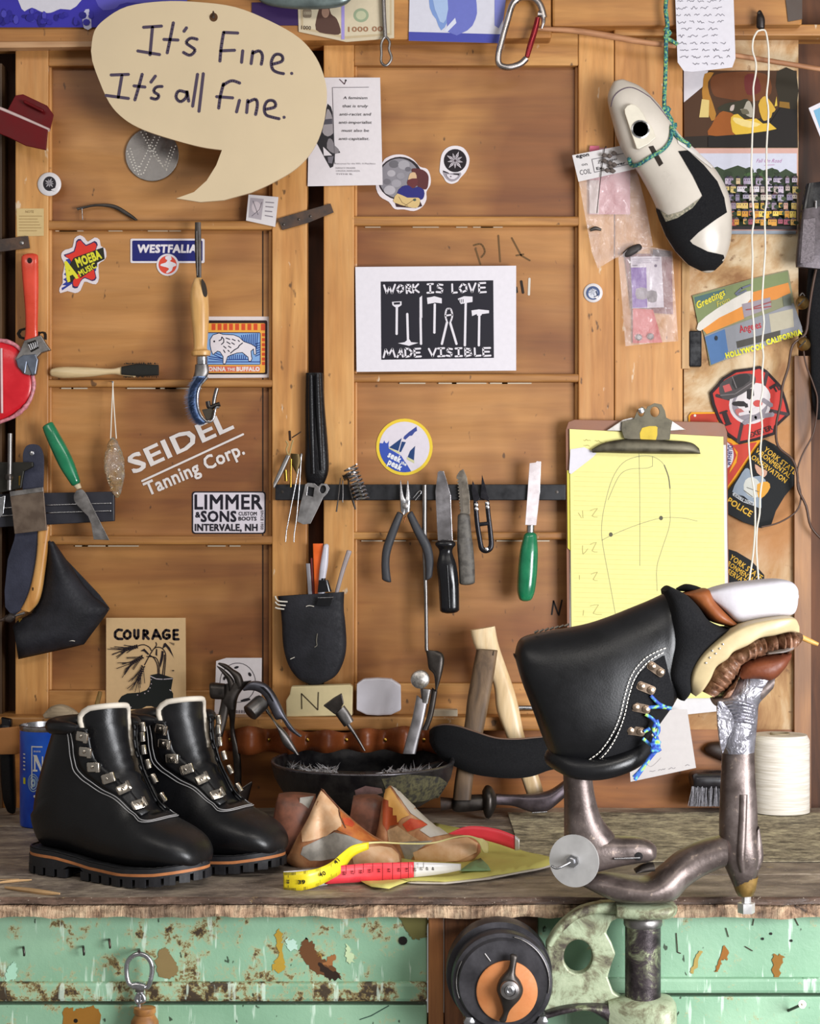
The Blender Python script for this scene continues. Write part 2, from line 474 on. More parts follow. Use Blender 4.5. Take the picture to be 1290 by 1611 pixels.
# header boards
b = plate('trim_6', [(-700, -160), (868, -160), (868, 60), (-700, 76)], -.045, .06, W_HEAD, bev=.003); tag(b, 'pine header board along the top of the doors', 'board', kind='structure')
b = plate('trim_7', [(-60, 66), (470, 62), (470, 70), (-60, 76)], -.049, .02, wood('pale_edge', 'd9b58c', 'c79c70', 'a87a4c', 'x'), bev=.001); tag(b, 'pale lower edge of the header board on the left', 'board', kind='structure')
b = plate('trim_8', [(869, -160), (1262, -160), (1262, 39), (869, 42)], -.05, .06, W_HEAD, bev=.003); tag(b, 'orange pine header board at the top right', 'board', kind='structure')
b = plate('trim_9', [(966, 38), (1380, 38), (1380, 56), (966, 56)], -.03, .05, W_RAIL, bev=.002); tag(b, 'pine batten under the right header board', 'board', kind='structure')
# ledge and low backboard
LY = -.055
b = pbox('trim_10', -700, 1128, 1074, 1150, LY, .09, W_RAIL, bev=.003); tag(b, 'narrow pine ledge under the doors', 'ledge', kind='structure')
b = pbox('trim_11', -700, 1148, 1250, 1290, -.006, .03, W_LOW); tag(b, 'orange brown low backboard between ledge and bench', 'board', kind='structure')

# ------------------------------------------------------------------ workbench
def bench_mat(nm, a, b_, c_, dk, ochre):
    t = NT(nm); n = t.noise(16, 7, .7, .3, mscale=(.6, 1, 1)); f = t.noise(150, 6, .7, .3, mscale=(.45, 1, 1)); s_ = t.noise(45, 4, .6)
    c = t.ramp(n, [(.3, dk), (.45, c_), (.58, b_), (.72, a)])
    c = t.mix(.55, c, t.ramp(f, [(.32, .25), (.62, 1.0)]), 'MULTIPLY')
    c = t.mix(t.ramp(s_, [(.66, 0.0), (.72, .8)]), c, ochre)
    sp = t.noise(330, 3, .6); c = t.mix(t.ramp(sp, [(.66, 0.0), (.70, .9)]), c, 'b8aa98')
    t.bump(f, .5, .002)
    return t.set(col=c, rough=t.ramp(f, [(.3, .45), (.7, .8)]))
M_TOP = bench_mat('worn_bench_top', 'd2c2b0', 'b0a08c', '84766a', '4c433b', 'b09a70')
M_LIP = bench_mat('brown_bench_lip', '8a7060', '6e5546', '503c30', '2c201a', '8a7048')
def edge_mat():
    t = NT('chipped_bench_edge'); n = t.noise(34, 6, .7, .8, mscale=(.7, 1, 1)); v = t.noise(120, 4, .6, .3, mscale=(1.6, 1, .25)); o_ = t.noise(9, 3, .6)
    c = t.ramp(n, [(.30, '3a2a20'), (.40, '8a6c54'), (.50, 'b8987a'), (.62, 'd6ba98'), (.74, 'e4d0b0')]); c = t.mix(.7, c, t.ramp(v, [(.36, .2), (.6, 1.0)]), 'MULTIPLY')
    c = t.mix(t.ramp(t.noise(26, 4, .6, .6), [(.66, 0.0), (.70, .9)]), c, 'c8922c'); c = t.mix(t.ramp(o_, [(.52, 0.0), (.66, .6)]), c, '4a3a2e'); t.bump(v, .8, .004, t.bump(n, .6, .004)); return t.set(col=c, rough=.75)
M_EDGE = edge_mat()
def green_mat(nm, amt):
    t = NT(nm); n = t.noise(7, 4, .5); c = t.ramp(n, [(.3, '729a7c'), (.55, '88ae90'), (.75, '9abd9e')])
    big = t.noise(5.0, 3, .6)
    d = t.noise(46, 7, .75, .15); m = t.n.new('ShaderNodeMath'); m.operation = 'MULTIPLY_ADD'; t.l.new(big, m.inputs[0]); m.inputs[1].default_value = .45; t.l.new(d, m.inputs[2])
    c = t.mix(t.ramp(m.outputs[0], [(.80-amt, 0.0), (.86-amt, .75)]), c, 'a6a67e')
    c = t.mix(t.ramp(m.outputs[0], [(.865-amt, 0.0), (.885-amt, 1.0)]), c, '7a6840')
    c = t.mix(t.ramp(m.outputs[0], [(.91-amt, 0.0), (.93-amt, 1.0)]), c, '3e3224')
    sc = t.noise(90, 3, .65, 0, mscale=(1, 1, .13)); c = t.mix(t.ramp(sc, [(.60, 0.0), (.66, .6)]), c, 'd3e6d4')
    bl = t.noise(110, 2, .5, 0, mscale=(1, 1, .6)); c = t.mix(t.ramp(bl, [(.72, 0.0), (.75, .9)]), c, '26301f')
    och = t.noise(31, 5, .65, .2, mscale=(1.3, 1, .7)); c = t.mix(t.ramp(och, [(.69, 0.0), (.73, .8)]), c, 'b08a34')
    t.bump(m.outputs[0], .4, .002)
    return t.set(col=c, rough=.42)
M_GREEN = green_mat('chipped_green_paint', .065); M_GREEN2 = green_mat('clean_green_paint', -.02); M_GREENL = green_mat('very_chipped_green_paint', .135)
FY = -.637
bench = thing('workbench', 'scarred dark wooden workbench with chipped green drawer fronts', 'workbench', (0, -.6, -.16))
def plank(y0, y1, thick, mat, mat2, chip, nx=300, x0=-1.15, x1=1.2, z_top=0.0):
    rings = []
    prof = [(y0, -thick), (y0, -thick*.66), (y0, -thick*.33), (y0, -.0015), (y0+.002, 0)]+[(y0+(y1-y0)*k/9, 0) for k in range(1, 9)]+[(y1-.002, 0), (y1, -.0015), (y1, -thick)]
    fr = 5
    for i in range(nx+1):
        x = x0+(x1-x0)*i/nx; ring = []
        for j, (y, z) in enumerate(prof):
            dz = dy = 0
            if j >= 4 and j < len(prof)-2: dz = -abs(mnoise.noise((x*9, y*30, 3.1)))*.0016-abs(mnoise.noise((x*60, y*60, 0)))*.0006
            if j < fr and chip:
                q = mnoise.noise((x*16, j*.4, 7.7)); q2 = mnoise.noise((x*60, j*.9, 1.3))
                dy = chip*(max(0, q)*1.0+max(0, q2)*.55)
                if j == 0: dz = -chip*.35*mnoise.noise((x*40, 5.5, 2))
                if j in (3, 4): dz = -max(0, mnoise.noise((x*14, 2.2, 9)))*chip*.7
            ring.append(Vector((x, y+dy, z+dz+z_top)))
        rings.append(ring)
    n = len(prof); idx = []
    v = [p for r in rings for p in r]; f = []
    for i in range(nx):
        for k in range(n):
            k2 = (k+1) % n; f.append((i*n+k, i*n+k2, (i+1)*n+k2, (i+1)*n+k)); idx.append(1 if k < fr-1 or k == n-1 else 0)
    f.append(tuple(range(n))); f.append(tuple(nx*n+k for k in range(n))[::-1]); idx += [1, 1]
    o = mk('plank', v, f, None, bench, False, mats=[mat, mat2], idx=idx)
    bm = bmesh.new(); bm.from_mesh(o.data); bmesh.ops.recalc_face_normals(bm, faces=bm.faces[:]); bm.to_mesh(o.data); bm.free()
    return o
plank(FY, -.505, .0075, M_TOP, M_LIP, .004)
plank(FY+.0005, -.505, .0135, M_EDGE, M_EDGE, .008, z_top=-.0088)
plank(-.503, -.335, .02, M_TOP, M_TOP, 0, 160); plank(-.333, -.168, .02, M_TOP, M_TOP, 0, 160); plank(-.166, -.008, .02, M_TOP, M_TOP, 0, 160)
def wx(x, Y): return P(x, 0, Y).x
GY = -.612
def pb(nm, x0, y0, x1, y1, Y, t, mat, parent=bench, bev=.0015): return pbox(nm, x0, y0, x1, y1, Y, t, mat, parent, bev)
d1 = pb('drawer_front', -950, 1436, 672, 1546, GY, .02, M_GREEN); pb('drawer_lip', -950, 1546, 672, 1577, GY-.006, .02, M_GREENL, d1, .004)
d2 = pb('drawer_front', -950, 1581, 672, 1720, GY-.001, .02, M_GREEN2)
d3 = pb('drawer_front', 846, 1430, 2300, 1539, GY, .02, M_GREEN2); pb('drawer_lip', 846, 1539, 2300, 1564, GY-.006, .02, M_GREEN2, d3, .004)
d4 = pb('drawer_front', 846, 1568, 2300, 1720, GY-.001, .02, M_GREEN2)
W_POST = wood('bench_post_wood', '9a6238', '6a4026', '2c1a10', 'z', 1.1, .5, .9)
pb('leg_board', 674, 1432, 698, 1720, GY-.006, .03, wood('bench_post_edge', 'c08048', '9a6236', '5c3820', 'z'))
pb('leg_board', 699, 1436, 846, 1720, GY-.004, .03, W_POST)
pb('back_frame', -950, 1600, 2300, 1720, -.58, .02, W_DARK)
def jag(pts, amp, seed=0):
    q = cat(pts, 7, True); return [(x+amp*mnoise.noise((x*.35, y*.35, seed))+amp*.7*mnoise.noise((x*1.1, y*1.1, seed+5)), y+amp*mnoise.noise((x*.35, y*.35, seed+9))+amp*.7*mnoise.noise((x*1.1, y*1.1, seed+3))) for x, y in q]
# paint splashes with a shape of their own on the drawer fronts
s = Print(GY-.0004)
s.poly(jag([(480, 1478), (492, 1484), (498, 1500), (515, 1512), (534, 1532), (530, 1540), (508, 1536), (486, 1522), (474, 1504), (472, 1490)], 4.5), '6b4528')
s.poly(jag([(500, 1515), (528, 1530), (534, 1540), (512, 1538)], 4.5), '2f2018')
s.poly(jag([(508, 1516), (524, 1502), (529, 1506), (518, 1520)], 4.5), 'a06a3e')
s.poly(jag([(436, 1462), (444, 1470), (444, 1500), (448, 1520), (440, 1530), (428, 1522), (438, 1505), (434, 1480)], 4.5), 'b89638')
s.poly(jag([(452, 1478), (466, 1482), (467, 1494), (456, 1496), (450, 1488)], 4.5), 'bfe0cf')
s.poly(jag([(250, 1494), (262, 1490), (268, 1502), (280, 1520), (276, 1536), (254, 1538), (246, 1520)], 4.5), '8f7a50')
s.poly(jag([(14, 1520), (24, 1514), (26, 1536), (14, 1546), (8, 1540)], 4.5), 'b4e2c6')
s.poly(jag([(545, 1488), (552, 1494), (556, 1512), (549, 1514), (544, 1502)], 4.5), 'c8dcae')
s.poly(jag([(628, 1438), (670, 1438), (670, 1470), (654, 1478), (640, 1466)], 4.5), '6f6a3a')
s.poly(jag([(1138, 1492), (1146, 1498), (1144, 1510), (1136, 1508), (1130, 1528), (1126, 1526)], 4.5), '9a6426')
s.poly(jag([(1098, 1500), (1104, 1498), (1092, 1528), (1087, 1526)], 4.5), 'b39a55')
s.poly(jag([(1217, 1504), (1232, 1505), (1228, 1520), (1225, 1538), (1217, 1538)], 4.5), '8f6324')
s.lines([[(1142, 1460), (1146, 1474)], [(1186, 1446), (1184, 1456)], [(1248, 1440), (1256, 1456)], [(1172, 1489), (1184, 1496)], [(1064, 1468), (1066, 1498), (1071, 1500)]], 1.5, '3a2a1c')
for xx, yy in ((1213, 1469), (1245, 1480), (1200, 1477), (634, 1480)): s.poly(oval(xx, yy, 2.2 if xx > 700 else 7, 2.2 if xx > 700 else 7, 10), '15110c')
tag(s.done('paint_splash', d1), kind='stuff')
s = Print(GY-.0014)
s.poly(jag([(100, 1588), (118, 1590), (132, 1586), (150, 1584), (158, 1604), (156, 1640), (104, 1640)], 4.5), '9a6a28'); s.poly(oval(119, 1606, 3.5, 3.5, 10), '1a140c')
s.line([(566, 1604), (584, 1598), (612, 1582)], 1.3, '1d3a34'); tag(s.done('paint_splash', d2), kind='stuff')

# ribbed mat at the back right of the bench
mm = NT('ribbed_mat_rubber'); n = mm.noise(55, 6, .7, 0, mscale=(.6, 1, 1)); st = mm.noise(260, 4, .65, 0, mscale=(.4, 1, 1))
c = mm.ramp(n, [(.36, '5c5344'), (.48, '948870'), (.62, 'b8ac8c')]); c = mm.mix(.6, c, mm.ramp(st, [(.38, .25), (.6, 1.0)]), 'MULTIPLY')
mm.bump(st, .6, .002); mm.set(col=c, rough=.7)
rings = []
for i in range(66):
    y = -.43+.36*i/65; z = .0028 if i % 2 else .0014
    rings.append([Vector((x, y, z+.0012*mnoise.noise((x*14, y*14, 0)))) for x in [.135+.46*k/24 for k in range(25)]]+[Vector((x, y, .0004)) for x in (.595, .135)])
tag(loft('bench_mat', rings, mm.m, smooth=False), 'worn ribbed rubber mat lying on the bench beneath the white spool', 'mat')
# ------------------------------------------------------------------ shared materials
def leather(nm, c, rough=.42, bs=260, st=.25, var=.2, c2=None):
    t = NT(nm); n = t.noise(30, 5, .6); f = t.noise(bs, 3, .55); v = t.voro(bs*1.6)
    col = t.mix(t.ramp(n, [(.35, 0.0), (.7, 1.0)]), c, c2 or c)
    col = t.mix(var, col, t.ramp(n, [(.3, .4), (.7, 1.0)]), 'MULTIPLY')
    t.bump(v, st, .0006, t.bump(f, st, .0006))
    return t.set(col=col, rough=t.ramp(f, [(.3, rough-.08), (.7, rough+.1)]), spec=.3)
L_BLACK = leather('black_leather', '100f12', .36); L_DULL = leather('dull_black_leather', '1e1e23', .62, 200, .3, .3, '2c2c32'); L_SUEDE = leather('black_suede', '0f0f12', .9, 500, .4)
L_NAVY = leather('navy_black_leather', '2b2d3c', .55, 220, .2, .3, '383a4a'); L_BROWN = leather('brown_leather', '8a4a24', .4, 160, .2, .4, '6a3216'); L_TAN = leather('tan_leather', 'c98a52', .5, 200, .15)
STEEL = plain('bright_steel', 'c4c4c8', .25, 1.0, .15, 90); STEEL2 = plain('dull_steel', '9a9694', .42, 1.0, .3, 60, .1); IRON = plain('dark_iron', '56504c', .42, .85, .35, 40, .25, 120); IRON2 = plain('rusty_iron', '5c4a40', .5, .75, .4, 50, .3, 120, c2='46403e')
BLACKP = plain('black_plastic', '131317', .22, 0, .1); GREYRUB = plain('grey_rubber_grip', '3c3d42', .6, 0, .2, 80, .2, 500)
GREENW = plain('green_lacquer', '1b7f55', .25, 0, .25, 40, coat=.4); PALEW = wood('pale_handle_wood', 'e6bf86', 'd6a766', 'b58344', 'z', 1.5, .35, .25, False); GREYW = wood('grey_handle_wood', '8e7356', '6f573f', '4a3828', 'z', 1.5, .6, .5, False)
BARBLK = plain('black_bar_paint', '1c1c20', .4, .2, .2); CORD = plain('white_cotton_cord', 'e6e0d4', .8); REDP = plain('red_paint', 'c0202a', .4, 0, .2, 30); BRASS = plain('brass', 'b08a3c', .3, 1.0, .2)
def card(nm, label, cat_, pts, Y, c, t=.0006, smooth=0, group=None, mat=None):
    r = thing(nm, label, cat_, P(sum(p[0] for p in pts)/len(pts), max(p[1] for p in pts), Y), group)
    plate('sheet', pts, Y, t, mat or ink(c), r, smooth); return r
def strokes(pr, ll, w, c, smooth=4):
    pr.layer()
    for l in ll: pr.line(l, w, c, smooth if len(l) > 2 else 0, new=False)
PY, SY = -.0012, -.0178           # surface of stickers on panels / on stiles

# ------------------------------------------------------------------ speech bubble sign
SG = -.082
r = thing('speech_bubble_sign', 'cream speech bubble sign with hand-lettered words It\'s Fine', 'sign', P(330, 318, SG))
plate('board', cat([(143, 80), (148, 50), (165, 30), (200, 10), (255, 2), (310, 3), (370, 11), (425, 33), (470, 59), (497, 90), (511, 125), (514, 155), (508, 198), (492, 236), (466, 265), (430, 287), (395, 303)], 4)+[(352, 315), (315, 318), (277, 312), (305, 302), (325, 284), (340, 260), (349, 236)]+cat([(349, 236), (315, 231), (270, 219), (225, 204), (195, 187), (172, 162), (154, 122), (145, 96)], 4)[1:], SG, .005, plain('cream_foam_board', 'cdb997', .6, 0, .06, 8), r, bev=.0008)
p = Print(SG-.0004)
strokes(p, [[(225, 43), (255, 41)], [(240, 42), (236, 87)], [(216, 80), (252, 86)], [(273, 35), (268, 60), (263, 84)], [(257, 62), (281, 63)], [(294, 43), (289, 50)],
    [(311, 62), (300, 60), (293, 67), (300, 73), (307, 79), (299, 87), (288, 82)], [(352, 50), (348, 75), (346, 97)], [(352, 51), (375, 52)], [(346, 80), (370, 79)], [(382, 79), (380, 99)],
    [(395, 101), (398, 80)], [(397, 84), (408, 80), (413, 88), (411, 102)], [(429, 101), (444, 96), (443, 87), (433, 86), (427, 97), (429, 109), (437, 114), (447, 116)], [(458, 115), (460, 116)],
    [(174, 118), (203, 117)], [(192, 118), (186, 154)], [(166, 150), (203, 155)], [(224, 116), (218, 138), (212, 158)], [(210, 135), (229, 137)], [(245, 119), (237, 130)],
    [(256, 136), (246, 137), (242, 144), (250, 150), (246, 156), (237, 154)], [(292, 145), (281, 143), (277, 153), (284, 160), (293, 153), (294, 143), (297, 160)], [(311, 116), (303, 168)], [(320, 115), (313, 176)],
    [(352, 131), (347, 150), (344, 171)], [(350, 135), (364, 127), (378, 131)], [(340, 152), (367, 154)], [(377, 157), (372, 177)], [(388, 178), (390, 157)], [(390, 161), (402, 156), (405, 165), (402, 181)],
    [(418, 172), (433, 168), (431, 159), (421, 159), (416, 169), (418, 180), (427, 184), (440, 187)], [(446, 184), (448, 185)]], 4.8, '4e4256')
p.done('lettering', r)
tube('nail', [(335, 10, SG+.004), (336, 24, SG-.001), (336, 27, SG-.006)], .0016, SG, IRON2, r)
plate('hole', oval(336, 27, 6.5, 7), SG-.0003, .0002, ink('5a3a1e'), r)

# ------------------------------------------------------------------ top edge papers
HY = -.0465
r = card('landscape_poster', 'blue and white print of treetops along the top left edge', 'poster', [(-50, -50), (292, -50), (292, 12), (240, 43), (-50, 43)], -.0505, '3a33a8')
p = Print(-.0507); p.poly([(28, -50), (150, -50), (120, 10), (95, 14), (80, 20), (66, 19), (50, 12), (34, 14)], 'd9d6e0', 3); p.poly([(150, -50), (292, -50), (292, 4), (200, 4), (180, 14), (155, 10)], '5f5ac0', 3)
p.poly([(130, 22), (140, 14), (144, 44), (132, 44)], 'c8c6e4', 2)
for k in range(34):
    x = random.uniform(-5, 150); y = random.uniform(17, 40); p.poly(oval(x, y, random.uniform(3, 7), random.uniform(3, 8), 8), random.choice(['2a2590', '332c9c', '4a46b4', '241f80']))
p.done('picture', r)
card('purple_paper', 'dark purple paper corner behind the speech bubble sign', 'paper', [(396, 4), (470, 2), (470, 40), (396, 40)], -.0466, '3a2458')
r = thing('tin_lid', 'round grey-green tin lid hanging at the very top edge', 'lid', P(478, 14, -.075))
slab('dish', [(396, -14), (420, -30), (478, -34), (540, -30), (562, -14)], [(397, -11), (420, 8), (478, 15), (538, 10), (560, -11)], [.002, .008, .010, .008, .002], -.075, plain('tin_grey_green', '7d8a88', .35, .7, .3, 25), r)
lathe('hanging_ring', [(.004, -.002), (.0055, 0), (.004, .002)], P(478, -36, -.062), IRON, r, axis='y')
r = card('banknote', 'worn play banknote pinned to the header board', 'banknote', [(468, -6), (620, -10), (620, 60), (545, 66), (470, 50)], -.0475, 'd6c7ab')
p = Print(-.0477); p.poly([(473, -4), (616, -8), (616, 55), (545, 61), (474, 46)], 'c9b592'); p.poly([(476, -3), (613, -6), (613, 52), (545, 57), (477, 43)], 'd9cbae')
p.poly([(497, 47), (500, 20), (506, 8), (516, 7), (521, 22), (530, 30), (536, 52), (520, 54)], '5a3f36', 3); p.poly(oval(512, 19, 6, 9), 'a88470'); p.poly(oval(568, 24, 12, 11), '9aa98a'); p.poly(oval(568, 24, 8, 7), 'c2c4a2')
p.poly(rect(537, -4, 542, 62), 'a597d8'); p.text('1000', 474, 46, 6, '5b4a3c', 15, 3, .02); p.text('1000 00', 548, 50, 8, 'a5785a', 54, -1, .02); p.poly(rrect(477, 14, 490, 28, 3), '8c7c68'); p.text('1000', 478, 23, 5, 'd9cbae', 11)
p.done('engraving', r)
r = card('blue_drawing', 'card with a blue crystal drawing pinned to the header board', 'card', [(645, -40), (797, -40), (789, 68), (643, 64)], -.0475, 'd7d6e2')
p = Print(-.0477); p.poly([(643, 50), (792, 54), (789, 68), (643, 64)], '4a4fa8'); p.poly([(676, -40), (708, -40), (710, 0), (705, 32), (694, 48), (686, 30), (676, 12)], '7f9bd2', 2); p.poly([(706, -40), (740, -40), (750, 8), (748, 30), (735, 48), (704, 50)], '6e76c4', 2)
p.poly([(716, 28), (718, 36), (704, 50), (698, 48)], 'd9dcec'); p.poly([(782, -40), (797, -40), (792, 30), (778, 40)], '7f84cc', 2); p.poly([(680, -6), (704, -2), (702, 30), (692, 34)], 'a9c0e4', 2); p.done('drawing', r)
# carabiner
r = thing('carabiner', 'silver carabiner with red gate hanging from the header board', 'carabiner', P(815, 108, -.062)); CY_ = -.062
AL = plain('brushed_aluminium', 'b9b2b0', .3, 1.0, .15)
tube('body', [(856, 28), (850, 8), (838, -3), (820, -4), (807, 6), (799, 30), (790, 62), (784, 88), (786, 102), (800, 106), (818, 101), (828, 92)], .0046, CY_, AL, r)
tube('gate', [(846, 28), (842, 46), (834, 72), (829, 90)], [.0036, .0042, .0042, .0034], CY_, plain('red_anodised', '8a2028', .25, .6), r)
tube('gate_nose', [(846, 22), (853, 24), (855, 34), (852, 45)], [.0045, .004, .003, .0016], CY_, AL, r)
tube('nail', [(812, -8, CY_+.016), (814, 4, CY_-.002)], .0016, CY_, IRON, r)
r = thing('swivel_clip', 'thin grey wire swivel with an oval loop hanging over the banknote', 'clip', P(605, 105, -.054))
tube('shank', [(603, -12), (604, 20), (606, 58)], .003, -.054, STEEL2, r)
tube('loop', [(606, 58), (613, 66), (612, 78), (616, 92), (608, 103), (600, 98), (600, 84), (600, 68)], .0019, -.054, STEEL2, r, cyc=True)
tube('nail', [(603, -14, -.044), (603, -12, -.06)], .002, -.05, IRON, r)

# ------------------------------------------------------------------ cards and stickers on the left and middle doors
z = zm(480, 110, 8.48)
r = card('feminism_card', 'white printed card about feminism half hidden by the speech bubble sign', 'card', [(487, 122), (598, 122), (602, 291), (484, 293)], -.0195, 'e6dfe2')
p = Print(-.0197)
p.poly(z([(300, 450), (345, 490), (365, 560), (372, 700), (382, 900), (395, 1010), (440, 1050), (470, 1105), (400, 1120), (395, 1190), (375, 1290), (335, 1310), (290, 1230), (150, 965), (200, 860), (230, 700), (270, 560)]), '2c2a2e')
p.poly(z([(295, 520), (340, 570), (365, 650), (372, 800), (370, 850), (300, 888), (230, 830), (260, 700)]), 'a39c9f', 2); p.poly(z([(260, 660), (360, 650), (365, 720), (250, 730)]), '55525a')
p.poly(z([(310, 920), (360, 930), (400, 1020), (450, 1060), (440, 1110), (370, 1110), (290, 1040)]), '8a8488', 2); p.poly(z([(240, 1025), (360, 1140), (250, 1145)]), 'e6dfe2'); p.poly(z([(300, 1160), (380, 1150), (360, 1250), (310, 1240)]), '77727a')
p.lines([z([(365, 235), (850, 230)]), z([(365, 235), (395, 1250)])], .7, '5a565c'); p.lines([z([(460, 125), (525, 190)]), z([(525, 190), (545, 140)])], 1.4, '5a4048'); p.poly(oval(544, 126.5, 1.5, 1.5, 8), '1a1214')
for i, (tx, w) in enumerate((('A feminism', 38), ('that is truly', 40), ('anti-racist and', 50), ('anti-imperialist', 52), ('must also be', 43), ('anti-capitalist.', 48))): p.text(tx, 559-(2 if i == 5 else 0), 156+i*12.85, 4.6, '2e2b31', w, 0, 0, .15, 'CENTER')
for tx, yy, w in (('Resources for the 99%: A Manifesto', 258.5, 64), ('NANCY FRASER', 265.5, 31), ('CINZIA ARRUZZA', 270, 38), ('TITHI B.', 275, 27)): p.text(tx, 527+(0 if w == 64 else 1.5), yy, 2.4, '8d878c', w)
p.done('print', r)
z = zm(580, 220, 7.588)
r = card('moon_sticker', 'die-cut sticker of a bearded man with crossed arms before a full moon', 'sticker', z([(85, 520), (165, 270), (230, 205), (330, 175), (440, 185), (540, 240), (610, 320), (700, 350), (740, 450), (735, 540), (690, 620), (690, 710), (640, 800), (540, 850), (420, 830), (310, 825), (240, 740), (130, 670)]), PY, 'e9dfe3', .0005, 3)
p = Print(PY-.0002); p.poly(z(oval(375, 460, 268, 258)), '2a2328'); p.poly(z(oval(365, 460, 240, 238)), '8f8b92')
for a, b_, q, cc in ((300, 290, 60, '6d6a70'), (420, 300, 70, 'a9a5ab'), (270, 400, 50, 'b5b0b6'), (220, 500, 45, '77737a'), (330, 520, 60, 'a39fa6'), (250, 600, 70, 'b9b4ba'), (470, 350, 35, '706c74'), (380, 430, 50, '9a969d')): p.poly(z(oval(a, b_, q, q*.8, 14)), cc)
p.poly(z([(300, 700), (600, 700), (640, 790), (560, 815), (330, 800)]), '3a2226'); p.poly(z([(510, 360), (560, 340), (650, 360), (705, 410), (715, 480), (690, 590), (590, 560), (560, 480)]), '5e2f30', 3)
p.poly(z([(495, 400), (555, 390), (575, 470), (540, 560), (480, 540), (470, 480)]), 'd9b58e', 2); p.poly(z([(465, 480), (575, 460), (580, 540), (520, 580), (470, 550)]), '6a3234', 2)
p.poly(z([(340, 635), (400, 555), (480, 545), (525, 580), (590, 560), (660, 600), (660, 680), (610, 720), (440, 690)]), '2c2c78', 2)
p.poly(z([(345, 640), (460, 690), (590, 690), (615, 730), (580, 810), (470, 800), (310, 750), (300, 710)]), 'd9bb80', 2); p.lines([z([(360, 680), (400, 750), (470, 790)]), z([(430, 790), (560, 700)])], .7, '6b4d2e'); p.poly(z(oval(548, 716, 20, 16, 10)), '4a5a52'); p.done('picture', r)
def edelweiss(p, cx, cy, R_, c, c2, n=9, ph=0.2):
    for k in range(n):
        a = 2*math.pi*k/n+ph; rr = R_*(1 if k % 2 else .8)
        p.poly([(cx, cy), (cx+rr*.55*math.cos(a-.25), cy+rr*.55*math.sin(a-.25)), (cx+rr*math.cos(a), cy+rr*math.sin(a)), (cx+rr*.55*math.cos(a+.25), cy+rr*.55*math.sin(a+.25))], c)
        p.line([(cx+rr*.25*math.cos(a), cy+rr*.25*math.sin(a)), (cx+rr*.75*math.cos(a), cy+rr*.75*math.sin(a))], .7, c2)
    p.poly(oval(cx, cy, R_*.14, R_*.14, 8), c2)
r = card('edelweiss_skull_sticker', 'small white skull-shaped sticker with edelweiss flower on black crown', 'sticker', z([(1025, 70), (1130, 95), (1195, 190), (1200, 280), (1160, 380), (1090, 460), (1060, 500), (990, 525), (925, 500), (890, 440), (850, 390), (850, 320), (870, 180), (930, 100)]), PY, 'e9e2e6', .0005, 3)
p = Print(PY-.0002); p.poly(z([(890, 370), (960, 400), (1100, 390), (1090, 440), (1050, 480), (990, 500), (930, 470), (890, 410)]), 'a39ba3', 2); p.poly(z(oval(1033, 248, 136, 138)), '1e161c'); edelweiss(p, 580+1033/7.588, 220+248/7.588, 15.5, 'cfc6cc', '4a3f46')
p.poly(z([(890, 365), (955, 392), (960, 402), (895, 385)]), '2a2228'); p.poly(z([(1010, 402), (1085, 405), (1080, 425), (1020, 412)]), '2a2228'); p.poly(z([(930, 410), (1010, 420), (1070, 425), (1020, 470), (960, 460)]), 'ded6dc', 2); p.poly(z(oval(980, 438, 10, 9, 8)), '6a6068'); p.done('picture', r)
# round badges
def badge(label, cx, cy, Rr, Y, kind):
    r = thing('button_badge', label, 'badge', P(cx, cy+Rr, Y)); q = px(Y)
    lathe('disc', [(Rr*q, 0), (Rr*q, -.0015), (Rr*q*.9, -.0028), (Rr*q*.5, -.0034), (0.0002, -.0036)], P(cx, cy, Y), ink('e4dfe0', .3), r, axis='y')
    p = Print(Y-.0038)
    if kind == 1: p.poly(oval(cx, cy-1, Rr*.55, Rr*.62), '2a262c'); edelweiss(p, cx, cy-2, Rr*.45, 'd8d3d6', '77707a')
    else: p.poly(oval(cx, cy, Rr*.72, Rr*.72), '4a5a82'); p.poly(oval(cx, cy+1, Rr*.5, Rr*.5), 'd5d6de'); edelweiss(p, cx-1, cy-2, Rr*.5, '3c4a72', 'd5d6de', 7); p.line([(cx+2, cy+6), (cx+7, cy+4), (cx+5, cy-3)], 1.6, '3a466a', 3)
    p.poly([(cx+Rr*.1, cy+Rr*.45), (cx+Rr*.6, cy+Rr*.25), (cx+Rr*.45, cy+Rr*.62)], 'e4dfe0'); p.done('print', r)
badge('white round badge with black flower skull on the left door stile', 78, 290, 18.5, -.0162, 1)
badge('white round badge with blue emblem on the wide pine board', 933, 461, 15, -.0162, 2)
# perforated disc
r = thing('perforated_disc', 'round steel disc with a punched-hole monogram below the speech bubble sign', 'disc', P(239, 285, -.004))
plate('disc', oval(239, 243, 42, 42, 40), -.004, .003, STEEL2, r, bev=.0005)
p = Print(-.0042); dots = []
for l in ([(222, 208), (246, 250)], [(228, 206), (234, 220)], [(251, 216), (226, 272)], [(243, 216), (220, 262)], [(205, 234), (218, 274)], [(200, 238), (212, 268)], [(236, 238), (262, 268)], [(240, 230), (256, 262)], [(276, 230), (262, 266)], [(270, 232), (258, 264)], [(218, 262), (222, 274)]):
    (x0, y0), (x1, y1) = l; m = max(2, int(math.hypot(x1-x0, y1-y0)/4.6))
    dots += [oval(x0+(x1-x0)*k/m, y0+(y1-y0)*k/m, 1.15, 1.15, 6) for k in range(m+1)]
p.quads(dots, 'e8e2d6'); tag(p.done('punched_dots', r), kind='stuff')
